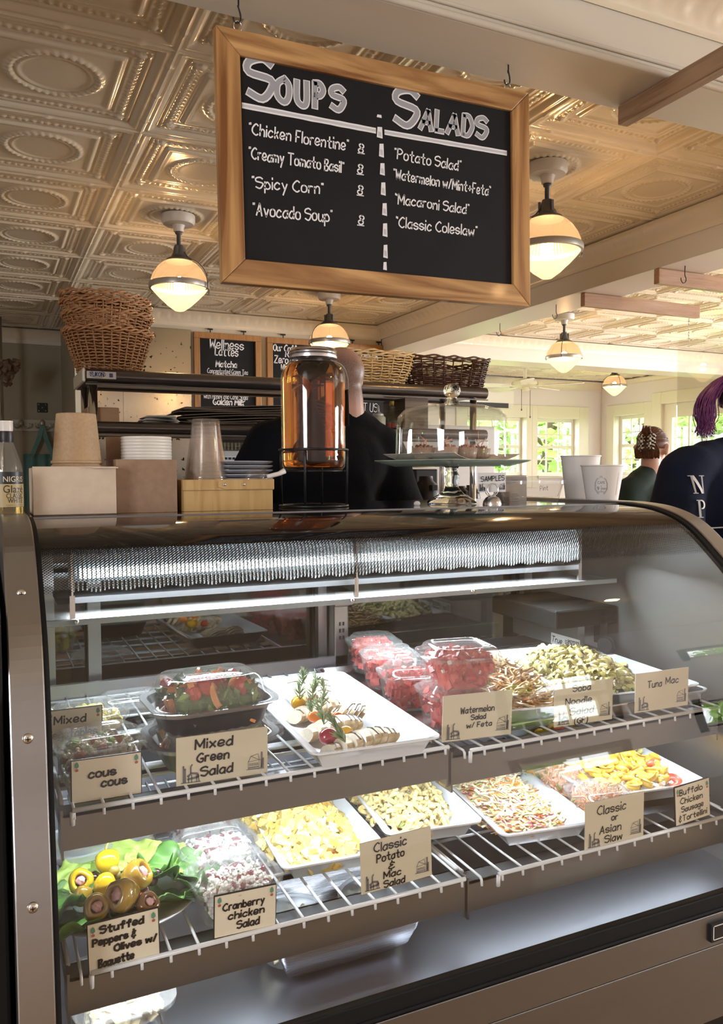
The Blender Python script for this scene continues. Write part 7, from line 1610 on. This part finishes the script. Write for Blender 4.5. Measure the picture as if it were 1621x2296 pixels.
# ------------------------------------------------------------------ bright room: fan, air conditioner
q = P(1177, 858, y=7.6); fan = thing('ceiling_fan', 'white ceiling fan with pull chains in the bright room', 'ceiling fan', (q.x, 7.6, q.z - .02))
zf_ = CZ - (q.z - .02)
MB().lathe([(0, zf_), (.06, zf_), (.05, zf_ - .04), (.02, zf_ - .05), (.02, .07), (.05, .06), (.125, .045), (.15, .02), (.15, -.01), (.10, -.03), (.04, -.035), (.05, -.06), (.03, -.075), (0, -.08)], 36).build('motor', mat('fan_cream', (.66, .60, .44), .35), fan, smooth=True, autos=50)
for k in range(5):
    a = k * 2 * PI / 5 + .35; c, s = math.cos(a), math.sin(a); Mx = Euler((0, 0, a)).to_matrix().to_4x4()
    m = MB(); m.box(.13, -.02, -.024, .26, .02, -.018, Mx); poly = [(.22, -.05), (.60, -.075), (.66, -.05), (.67, .0), (.66, .05), (.60, .075), (.22, .05)]
    vs = [Mx @ Vector((x, y, -.02 + y * .18 + dz)) for dz in (0, .008) for x, y in poly]; n7 = 7
    m.add(vs, [tuple(range(n7))[::-1], tuple(range(n7, 14))] + [(i, (i + 1) % n7, (i + 1) % n7 + n7, i + n7) for i in range(n7)]).build('fan_blade', mat('fan_white', (.78, .74, .66), .4), fan)
for x, l in ((-.06, .22), (.06, .30)): MB().tube([(x, -.02, -.06), (x, -.02, -.06 - l)], .003, 5).ell((x, -.02, -.07 - l), (.008, .008, .014), 8, 6).build('pull_chain', LAMPD, fan, smooth=True)
a, b = P(1010, 862, y=8.5), P(1150, 916, y=8.5); ac = thing('air_conditioner', 'white wall mounted air conditioner left of the fan', 'air conditioner', ((a.x + b.x) / 2, 8.55, b.z))
MB().prism([(8.67, a.z), (8.50, a.z), (8.47, a.z - .05), (8.47, b.z + .06), (8.52, b.z), (8.67, b.z)], a.x - .1, b.x, 'x').build('ac_shell', mat('ac_white', (.74, .72, .66), .3), ac, world=True, bevel=.01)
m = MB(); 
for k in range(3): m.box(a.x - .05, 8.462 + .008 * k, b.z + .048 - .016 * k, b.x - .1, 8.475 + .008 * k, b.z + .054 - .016 * k)
m.box(a.x - .06, 8.468, b.z + .0, b.x - .09, 8.49, b.z + .06).build('ac_louver', BLACK, ac, world=True)
# stool of light behind: nothing more is visible
# ------------------------------------------------------------------ people
def blob(name, prims, mats, parent, voxel=.012, smooth=6, disp=0.0, dscale=9.0, seed=0, colorfn=None):
    """one continuous surface from ellipsoids and tapered capsules (voxel union, smoothed)"""
    mb = MB()
    for p in prims:
        if p[0] == 'e': mb.ell(p[1], p[2], 20, 14, rot=Euler(p[3]) if len(p) > 3 else None)
        else:
            a, b, ra, rb = Vector(p[1]), Vector(p[2]), p[3], p[4]; n = 8; fl = p[5] if len(p) > 5 else 1.0
            pts = [a.lerp(b, i / n) for i in range(n + 1)]; rs = [ra + (rb - ra) * i / n for i in range(n + 1)]
            mb.tube(pts, rs, 18, flat=fl); mb.ell(a, (ra, ra, ra), 16, 10); mb.ell(b, (rb, rb, rb), 16, 10)
    o = mb.build(name + '_raw', mats, None)
    md = o.modifiers.new('r', 'REMESH'); md.mode = 'VOXEL'; md.voxel_size = voxel
    ms = o.modifiers.new('s', 'SMOOTH'); ms.iterations = smooth; ms.factor = .6
    bpy.context.view_layer.update()
    me = bpy.data.meshes.new_from_object(o.evaluated_get(bpy.context.evaluated_depsgraph_get())); bpy.data.objects.remove(o)
    if disp:
        for v in me.vertices:
            q = v.co * dscale + Vector((seed, 0, 0)); f = noise.noise(Vector((q.x, q.y, q.z * .55))); v.co += v.normal * disp * (1 - abs(f) * 3)
    me.polygons.foreach_set('use_smooth', [True] * len(me.polygons)); me.name = name
    r = bpy.data.objects.new(name, me); C.objects.link(r); r.parent = parent
    return r
SKIN = mat('skin_pink', (.56, .33, .25), .45, var=(.50, .28, .21), scale=8, sub=.15); HAIRST = None
def hand(prims, wrist, d, side, s=1.0):
    """palm, four unequal slightly curled fingers and a thumb"""
    wrist = Vector(wrist); d = Vector(d).normalized(); sd = Vector(side).normalized(); up = d.cross(sd).normalized()
    prims.append(('c', wrist, wrist + d * .05 * s, .024 * s, .030 * s)); prims.append(('e', wrist + d * .062 * s, (.036 * s, .036 * s, .026 * s)))
    for k, l in enumerate((.068, .078, .072, .056)):
        b = wrist + d * .088 * s + sd * (-.027 + .018 * k) * s; m1 = b + d * l * .45 * s - up * .008 * s; m2 = m1 + d * l * .3 * s - up * .018 * s; m3 = m2 + d * l * .12 * s - up * .02 * s
        prims += [('c', b - d * .02 * s, m1, .0095 * s, .009 * s), ('c', m1, m2, .009 * s, .008 * s), ('c', m2, m3, .008 * s, .007 * s)]
    t0 = wrist + d * .03 * s - sd * .026 * s; t1 = t0 + (d * .6 - sd * .8).normalized() * .035 * s; t2 = t1 + (d * .9 - sd * .3 - up * .3).normalized() * .03 * s
    prims += [('c', t0, t1, .013 * s, .011 * s), ('c', t1, t2, .011 * s, .009 * s)]
def head(prims, c, fwd, s=1.0, neck_to=None, nr=.058):
    """skull, jaw, nose, brow, lips and ears; fwd is where the face looks"""
    c = Vector(c); f = Vector(fwd).normalized(); up = Vector((0, 0, 1)); r = f.cross(up).normalized(); up = r.cross(f).normalized(); rot = Matrix((r, f, up)).transposed().to_euler()
    q = lambda a, b, d: c + r * a * s + f * b * s + up * d * s; E_ = lambda p, ra: ('e', p, tuple(x * s for x in ra), rot)
    prims += [E_(q(0, -.012, .028), (.077, .095, .088)), E_(q(0, .020, -.030), (.066, .072, .078)), E_(q(0, .048, -.085), (.040, .036, .030)), E_(q(0, .086, -.022), (.012, .018, .022)), E_(q(0, .094, -.034), (.016, .012, .010)),
              E_(q(0, .080, -.062), (.024, .012, .008)), E_(q(.033, .072, .012), (.024, .016, .009)), E_(q(-.033, .072, .012), (.024, .016, .009)), E_(q(.04, .055, -.035), (.024, .026, .022)), E_(q(-.04, .055, -.035), (.024, .026, .022))]
    for s_ in (-1, 1): prims += [E_(q(.084 * s_, -.010, -.014), (.014, .022, .034)), E_(q(.090 * s_, -.020, .004), (.012, .018, .020))]
    if neck_to is not None: prims.append(('c', q(0, -.022, -.05), Vector(neck_to), nr * s, nr * 1.12 * s))
    return q
# --- the man with his back to us
YM = 2.75
hd = P(758, 855, y=YM); base = thing('person', 'bald man in a black T-shirt seen from behind, between the jar and the cake dome', 'person', (hd.x, YM, 0))
L_ = lambda x, y, z: Vector((x, y, z))
hx = 0; hzz = hd.z
sk = []; fw = Vector((-.38, .92, -.12))
qh = head(sk, (hx, 0, hzz), fw, 1.06, neck_to=(.02, -.02, hzz - .20), nr=.066)
shz = hzz - .215
_sh0 = len(sk)
sk += [('e', (.03, 0, shz - .12), (.20, .12, .20)), ('e', (.02, 0, shz - .42), (.17, .11, .26)), ('c', (.02, -.01, hzz - .15), (-.15, -.0, shz - .02), .07, .075), ('c', (.02, -.01, hzz - .15), (.21, 0, shz - .02), .07, .075),
       ('c', (.235, 0, shz - .04), (.32, .02, shz - .32), .062, .048), ('c', (.32, .02, shz - .32), (.22, .26, shz - .40), .046, .034), ('c', (-.20, 0, shz - .04), (-.30, .06, shz - .30), .062, .048), ('c', (-.30, .06, shz - .30), (-.18, .28, shz - .36), .046, .034),
       ('c', (.11, 0, .88), (.12, 0, .48), .085, .058), ('c', (.12, 0, .48), (.12, -.02, .10), .055, .038), ('c', (-.08, 0, .88), (-.10, 0, .48), .085, .058), ('c', (-.10, 0, .48), (-.10, -.02, .10), .055, .038), ('c', (.12, -.02, .06), (.13, .12, .04), .04, .03), ('c', (-.10, -.02, .06), (-.11, .12, .04), .04, .03), ('e', (.01, 0, .93), (.17, .12, .14))]
hand(sk, (.22, .26, shz - .40), (-.3, .9, -.2), (1, .2, 0)); hand(sk, (-.18, .28, shz - .36), (.2, .9, -.2), (-1, .2, 0))
def shift(pr, dx, i0=0):
    for i in range(i0, len(pr)):
        p = pr[i]; q = list(p)
        for k in ((1,) if p[0] == 'e' else (1, 2)): v = Vector(p[k]); q[k] = (v.x + dx, v.y, v.z)
        pr[i] = tuple(q)
shift(sk, -.07, _sh0); sk.append(('c', (-.01, -.02, hzz - .08), (-.05, -.02, shz + .02), .062, .075))
SKM = mat('skin_man', (.52, .32, .25), .42, sub=.1); nt = SKM.node_tree; b = nt.nodes['Principled BSDF']
tc = nt.nodes.new('ShaderNodeTexCoord'); sx = nt.nodes.new('ShaderNodeSeparateXYZ'); nt.links.new(tc.outputs['Object'], sx.inputs[0])
nz = nt.nodes.new('ShaderNodeTexNoise'); nz.inputs['Scale'].default_value = 420; nt.links.new(tc.outputs['Object'], nz.inputs[0])
m1 = nt.nodes.new('ShaderNodeMapRange'); m1.inputs['From Min'].default_value = hzz - .10; m1.inputs['From Max'].default_value = hzz - .04; nt.links.new(sx.outputs[2], m1.inputs[0])
m2 = nt.nodes.new('ShaderNodeMapRange'); m2.inputs['From Min'].default_value = hzz + .115; m2.inputs['From Max'].default_value = hzz + .06; nt.links.new(sx.outputs[2], m2.inputs[0])
mu = nt.nodes.new('ShaderNodeMath'); mu.operation = 'MULTIPLY'; nt.links.new(m1.outputs[0], mu.inputs[0]); nt.links.new(m2.outputs[0], mu.inputs[1]); mu2 = nt.nodes.new('ShaderNodeMath'); mu2.operation = 'MULTIPLY'; nt.links.new(mu.outputs[0], mu2.inputs[0]); nt.links.new(nz.outputs[0], mu2.inputs[1])
mu3 = nt.nodes.new('ShaderNodeMath'); mu3.operation = 'MULTIPLY'; mu3.inputs[1].default_value = 1.35; mu3.use_clamp = True; nt.links.new(mu2.outputs[0], mu3.inputs[0])
mx = nt.nodes.new('ShaderNodeMix'); mx.data_type = 'RGBA'; mx.inputs[6].default_value = (.50, .29, .22, 1); mx.inputs[7].default_value = (.10, .065, .055, 1); nt.links.new(mu3.outputs[0], mx.inputs[0]); nt.links.new(mx.outputs[2], b.inputs['Base Color'])
blob('body', sk, SKM, base, .0095, 3)
SHB = mat('black_cotton', (.004, .0045, .007), .9, bump=.15, bscale=60, spec=.15)
sh = [('e', (.03, -.01, shz - .10), (.235, .155, .19)), ('e', (.03, 0, shz - .36), (.215, .16, .34)), ('e', (.02, 0, shz - .64), (.20, .15, .20)), ('c', (.05, -.02, shz + .090), (-.17, -.0, shz - .03), .078, .09), ('c', (.05, -.02, shz + .090), (.215, 0, shz - .03), .078, .092),
      ('c', (.23, 0, shz - .03), (.345, .02, shz - .27), .098, .095), ('c', (-.19, 0, shz - .03), (-.315, .05, shz - .27), .098, .092)]
shift(sh, -.07); blob('tshirt', sh, SHB, base, .014, 7, .006, 7.0)
blob('trousers', [('c', (.11, 0, .90), (.13, 0, .48), .115, .085), ('c', (.13, 0, .48), (.13, -.02, .12), .082, .07), ('c', (-.08, 0, .90), (-.11, 0, .48), .115, .085), ('c', (-.11, 0, .48), (-.11, -.02, .12), .082, .07), ('e', (.01, 0, .95), (.20, .14, .14))], mat('dark_trousers', (.02, .02, .025), .8), base, .014, 6, .004)
MB().box(-.17, -.08, 0.0, -.05, .20, .07).box(.07, -.08, 0.0, .19, .20, .07).build('shoes', BLACK, base, bevel=.02)
# --- person in the navy shirt at the right edge, facing us
YP = 2.02
hp_ = P(1682, 916, y=YP); bp_ = thing('person', 'person with purple hair in a navy lettered T-shirt at the right edge', 'person', (hp_.x, YP, 0)); hzz = hp_.z
def px2l(px, py, y=YP): p = P(px, py, y=y); return Vector((p.x - hp_.x, 0, p.z))
sl = px2l(1532, 1045); nk = px2l(1622, 985); el = px2l(1496, 1120)
sk = []; qh = head(sk, (-.038, -.03, hzz), (.80, -.52, -.28), .98, neck_to=(-.02, 0, hzz - .21), nr=.052)
shz = sl.z
sk += [('e', (.0, 0, shz - .13), (.16, .10, .17)), ('e', (0, 0, shz - .40), (.14, .10, .24)), ('c', (0, 0, hzz - .19), (sl.x + .03, 0, shz), .055, .06), ('c', (0, 0, hzz - .17), (-sl.x, 0, shz), .06, .06), ('c', (sl.x, 0, shz - .02), (el.x - .01, -.02, shz - .30), .05, .040), ('c', (el.x - .01, -.02, shz - .30), (el.x + .10, -.20, shz - .44), .038, .028), ('c', (-sl.x, 0, shz - .02), (-el.x, -.02, shz - .30), .05, .040), ('c', (-el.x, -.02, shz - .30), (-el.x - .10, -.20, shz - .44), .038, .028),
       ('c', (.09, 0, .80), (.10, 0, .45), .08, .055), ('c', (.10, 0, .45), (.10, .02, .09), .052, .036), ('c', (-.09, 0, .80), (-.10, 0, .45), .08, .055), ('c', (-.10, 0, .45), (-.10, .02, .09), .052, .036), ('c', (.10, .02, .06), (.11, -.10, .04), .036, .028), ('c', (-.10, .02, .06), (-.11, -.10, .04), .036, .028), ('e', (0, 0, .85), (.16, .12, .13))]
hand(sk, (el.x + .10, -.20, shz - .44), (.6, -.8, -.1), (.8, .6, 0), .9); hand(sk, (-el.x - .10, -.20, shz - .44), (-.6, -.8, -.1), (-.8, .6, 0), .9)
blob('body', sk, SKIN, bp_, .0095, 4)
NAVY = mat('navy_cotton', (.007, .011, .030), .85, bump=.15, bscale=60, var=(.010, .016, .038), scale=6, spec=.2)
sh = [('e', (-.10, -.045, shz - .16), (.17, .125, .20)), ('e', (.0, -.005, shz - .13), (.20, .145, .17)), ('e', (0, 0, shz - .40), (.20, .15, .32)), ('e', (0, 0, shz - .62), (.20, .15, .16)), ('c', (-.07, .04, hzz - .145), (sl.x + .03, 0, shz - .015), .048, .086), ('c', (.07, .04, hzz - .145), (-sl.x - .03, 0, shz - .015), .048, .086), ('c', (-.06, .06, hzz - .15), (.06, .06, hzz - .15), .05, .05),
      ('c', (sl.x + .01, 0, shz - .03), (el.x - .005, -.02, shz - .25), .088, .098), ('c', (-sl.x - .01, 0, shz - .03), (-el.x, -.02, shz - .25), .088, .098)]
ts = blob('tshirt', sh, NAVY, bp_, .014, 7, .006, 7.0, 3)
def serif(mb, ch, o, w, h):
    """slab serif capitals N and P with their bracket feet, as flat print"""
    t = .26 * w; s = .05 * h
    B = lambda a, b, c, d: mb.box(o.x + a, o.y - .0015, o.z + b, o.x + c, o.y, o.z + d)
    if ch == 'N': B(.1 * w, 0, .24 * w, h); B(.80 * w, 0, .92 * w, h); B(-.03 * w, 0, .38 * w, s); B(-.05 * w, h - s, .28 * w, h); B(.66 * w, h - s, 1.06 * w, h); mb.add([(o.x + (a_ + (.58 if a_ < .2 else .60) * i / 8) * w, o.y - .0015, o.z + h * (1 - i / 8)) for i in range(9) for a_ in (.1, .32)], [(2 * i, 2 * i + 1, 2 * i + 3, 2 * i + 2) for i in range(8)])
    else:
        B(.1 * w, 0, .30 * w, h); B(-.03 * w, 0, .46 * w, s); B(-.03 * w, h - s, .2 * w, h)
        vs = []; n = 12
        for i in range(n + 1):
            a = PI / 2 - PI * i / n; vs += [(o.x + .40 * w + .42 * w * math.cos(a), o.y - .0015, o.z + h * .74 + h * .26 * math.sin(a)), (o.x + .38 * w + .24 * w * math.cos(a), o.y - .0015, o.z + h * .74 + h * .19 * math.sin(a))]
        mb.add(vs, [(2 * i, 2 * i + 1, 2 * i + 3, 2 * i + 2) for i in range(n)]); B(.28 * w, h * .93, .42 * w, h); B(.28 * w, h * .48, .42 * w, h * .55)
pr = MB(); yf_ = YP - .160
for ch, px0, py0, py1 in (('N', 1591, 1108, 1066), ('P', 1592, 1163, 1122)):
    o = P(px0, py0, y=yf_); serif(pr, ch, Vector((o.x - hp_.x, -.160, o.z)), .050, P(px0, py1, y=yf_).z - o.z)
def drape(mesh_obj, mb):   # press the print onto the shirt front
    from mathutils.bvhtree import BVHTree
    me = mesh_obj.data; bv = BVHTree.FromPolygons([v.co for v in me.vertices], [tuple(p.vertices) for p in me.polygons]); nv = []
    for v in mb.v:
        h_ = bv.ray_cast(Vector((v[0], -1, v[2])), Vector((0, 1, 0)), 2)
        nv.append((v[0], (h_[0].y - .0060) if h_[0] else v[1], v[2]))
    mb.v = nv
o1, o2 = P(1594, 1187, y=yf_), P(1625, 1178, y=yf_); pr.box(o1.x - hp_.x, -.161, o1.z - .002, o2.x - hp_.x + .06, -.160, o1.z + .002)
drape(ts, pr); pr.build('shirt_lettering', CHALK, bp_)
nc = MB(); nc.tube(spline([(-.055, -.02, hzz - .175), (-.03, -.085, hzz - .235), (0, -.10, hzz - .265), (.03, -.085, hzz - .235), (.055, -.02, hzz - .175)], 6), .0014, 5); nc.build('necklace', mat('dark_cord', (.05, .03, .03), .5), bp_)
PURP = mat('purple_hair', (.13, .02, .12), .45, var=(.24, .05, .20), scale=40, coat=.2); DKH = mat('dark_hair', (.035, .018, .022), .45, var=(.07, .03, .05), scale=40, coat=.2)
def hair(name, q, n, seed, m, parent, fn, r=.0028, seg=7):
    rn = random.Random(seed); mb = MB()
    for i in range(n):
        pts, r0 = fn(rn, i / n); mb.tube(spline(pts, 3), [r0 * (1 - .75 * (k / (3 * (len(pts) - 1)))) for k in range(3 * (len(pts) - 1) + 1)], 4)
    return mb.build(name, m, parent, smooth=True)
def haircap(q, m, parent):
    def fn(u, v):
        a = 2 * PI * u; c = math.cos(a); lim = 1.15 + .95 * (1 - c) / 2 + .25 * (1 - c * c); th = v * lim
        return tuple(q(.083 * math.sin(th) * math.sin(a), -.012 + .102 * math.sin(th) * c, .028 + .095 * math.cos(th)))
    MB().grid(fn, 40, 14).build('hair_base', m, parent, smooth=True, solid=.004)
def cap_strand(q):
    def f(rn, t):
        a = rn.uniform(-PI, PI); out = []; L = rn.uniform(.10, .17)
        for k in range(6):
            s = k / 5; th = .15 + s * 1.45; rx, ry, rz = .084 + .006 * rn.random(), .103, .096
            out.append(q(rx * math.sin(th) * math.sin(a), -.012 + ry * math.sin(th) * -math.cos(a) * (1 if math.cos(a) > -.35 else .75), .030 + rz * math.cos(th) - s * s * .02))
        return out, .0045
    return f
haircap(qh, DKH, bp_); hair('hair', qh, 420, 3, DKH, bp_, cap_strand(qh))
def lock(rn, t):
    x = rn.uniform(-.075, .06); y0 = rn.uniform(-.02, .01)
    return [qh(x * .8, -.07 + y0, .105), qh(x, -.118 + y0, .06), qh(x * 1.1, -.135 + y0 - rn.uniform(0, .015), -.01), qh(x * 1.1, -.125 + y0 - rn.uniform(-.01, .02), -.07), qh(x * 1.0 + rn.uniform(-.02, .02), -.105 - rn.uniform(-.01, .035), -.105 - rn.uniform(0, .04))], .0036
hair('hair_lock', qh, 260, 4, PURP, bp_, lock)
blob('trousers', [('c', (.09, 0, .82), (.10, 0, .45), .11, .08), ('c', (.10, 0, .45), (.10, .02, .10), .078, .06), ('c', (-.09, 0, .82), (-.10, 0, .45), .11, .08), ('c', (-.10, 0, .45), (-.10, .02, .10), .078, .06), ('e', (0, 0, .87), (.19, .14, .13))], mat('dark_trousers2', (.03, .03, .035), .8), bp_, .014, 6, .004)
MB().box(-.16, -.16, 0, -.05, .09, .065).box(.05, -.16, 0, .16, .09, .065).build('shoes', BLACK, bp_, bevel=.02)
# --- woman with a hair clip
YW_ = 3.45
hw = P(1462, 1006, y=YW_); bw = thing('person', 'woman with auburn hair in a checked claw clip and dark green shirt, turned away', 'person', (hw.x, YW_, 0)); hzz = hw.z
sk = []; fw = Vector((.80, .50, -.25)); qh = head(sk, (0, 0, hzz), fw, .98, neck_to=(-.03, -.02, hzz - .20), nr=.052); shz = hzz - .205
sk += [('e', (-.03, 0, shz - .14), (.16, .11, .18)), ('e', (-.03, 0, shz - .42), (.14, .11, .24)), ('c', (-.02, 0, hzz - .16), (-.17, -.04, shz - .01), .055, .06), ('c', (-.02, 0, hzz - .16), (.14, .04, shz - .01), .055, .06), ('c', (-.18, -.04, shz - .03), (-.23, -.04, shz - .28), .05, .04), ('c', (-.23, -.04, shz - .28), (-.10, .14, shz - .38), .038, .028), ('c', (.14, .04, shz - .03), (.20, .06, shz - .28), .05, .04), ('c', (.20, .06, shz - .28), (.16, .24, shz - .34), .038, .028),
       ('c', (.06, 0, .80), (.07, 0, .45), .08, .055), ('c', (.07, 0, .45), (.07, .0, .09), .052, .036), ('c', (-.12, 0, .80), (-.13, 0, .45), .08, .055), ('c', (-.13, 0, .45), (-.13, 0, .09), .052, .036), ('c', (.07, 0, .06), (.15, .06, .04), .036, .028), ('c', (-.13, 0, .06), (-.05, .06, .04), .036, .028), ('e', (-.03, 0, .85), (.16, .12, .13))]
hand(sk, (-.10, .14, shz - .38), (.5, .8, -.1), (.8, -.5, 0), .9); hand(sk, (.16, .24, shz - .34), (.3, .9, -.1), (.9, -.3, 0), .9)
blob('body', sk, SKIN, bw, .0095, 4)
GRN = mat('dark_green_cotton', (.008, .020, .016), .8, var=(.014, .032, .026), scale=5)
blob('shirt', [('e', (-.03, 0, shz - .14), (.20, .15, .19)), ('e', (-.03, 0, shz - .42), (.19, .15, .30)), ('c', (-.02, 0, shz + .075), (-.17, -.04, shz - .03), .062, .082), ('c', (-.02, 0, shz + .075), (.13, .04, shz - .03), .062, .082), ('c', (-.18, -.04, shz - .03), (-.235, -.04, shz - .27), .082, .08), ('c', (-.235, -.04, shz - .27), (-.11, .12, shz - .37), .07, .05), ('c', (.14, .04, shz - .03), (.20, .06, shz - .27), .082, .08), ('c', (.20, .06, shz - .27), (.16, .22, shz - .33), .07, .05)], GRN, bw, .014, 6, .005, 7, 5)
AUB = mat('auburn_hair', (.075, .022, .006), .55, var=(.14, .05, .014), scale=50, coat=0)
def swept(rn, t):   # strands swept from the brow and crown back to the clip
    a = rn.uniform(-PI * .95, PI * .95); th0 = rn.uniform(.1, 1.35); out = []
    tgt = Vector((0, -.115, .012 + rn.uniform(-.02, .02)))
    d0 = Vector((.086 * math.sin(th0) * math.sin(a), -.010 + .106 * math.sin(th0) * math.cos(a), .030 + .098 * math.cos(th0)))
    for k in range(7):
        s = k / 6; p = d0.lerp(tgt, s); c0 = Vector((0, -.010, .02)); v = (p - c0); e = math.sqrt((v.x / .086) ** 2 + (v.y / .108) ** 2 + (v.z / .100) ** 2); p = c0 + v / max(e, .3) * (1.0 + .03 * rn.random()); out.append(qh(p.x, p.y, p.z))
    return out, .0042
haircap(qh, AUB, bw); hair('hair', qh, 620, 6, AUB, bw, swept)
def nape(rn, t):
    x = rn.uniform(-.065, .065); return [qh(x, -.085, -.075 + rn.uniform(-.01, .01)), qh(x * 1.05, -.108, -.045), qh(x * .8, -.118, -.01), qh(x * .4, -.122, .02)], .0042
hair('hair_nape', qh, 160, 7, AUB, bw, nape)
def bun(rn, t):
    x = rn.uniform(-.02, .02); z = rn.uniform(0, .02); return [qh(x, -.11, z), qh(x * 1.5, -.145, z + .03), qh(x, -.165, z + .055 + rn.uniform(-.01, .01)), qh(x, -.145, z + .075)], .004
hair('hair_twist', qh, 70, 8, AUB, bw, bun)
cl = MB(); cb = mat('clip_check', (.55, .50, .42), .3); nt = cb.node_tree; tc = nt.nodes.new('ShaderNodeTexCoord'); ckr = nt.nodes.new('ShaderNodeTexChecker'); ckr.inputs['Scale'].default_value = 75; ckr.inputs[1].default_value = (.62, .58, .50, 1); ckr.inputs[2].default_value = (.02, .02, .02, 1); nt.links.new(tc.outputs['Object'], ckr.inputs[0]); nt.links.new(ckr.outputs[0], nt.nodes['Principled BSDF'].inputs['Base Color'])
for s in (-1, 1):
    for k in range(5): cl.tube(spline([qh(s * .006, -.150, .045 - .020 * k), qh(s * .030, -.150, .043 - .020 * k), qh(s * .042, -.128, .040 - .020 * k), qh(s * .036, -.108, .036 - .020 * k)], 4), .0048, 6)
    cl.tube([qh(s * .02, -.152, .052), qh(s * .024, -.155, .005), qh(s * .02, -.150, -.045)], .007, 8)
cl.build('claw_clip', cb, bw, smooth=True)
blob('trousers', [('c', (.06, 0, .82), (.07, 0, .45), .11, .08), ('c', (.07, 0, .45), (.07, 0, .10), .078, .06), ('c', (-.12, 0, .82), (-.13, 0, .45), .11, .08), ('c', (-.13, 0, .45), (-.13, 0, .10), .078, .06), ('e', (-.03, 0, .87), (.19, .14, .13))], MT['dark_trousers2'], bw, .014, 6, .004)
MB().box(-.19, -.08, 0, -.08, .16, .065).box(.02, -.08, 0, .13, .16, .065).build('shoes', BLACK, bw, bevel=.02)
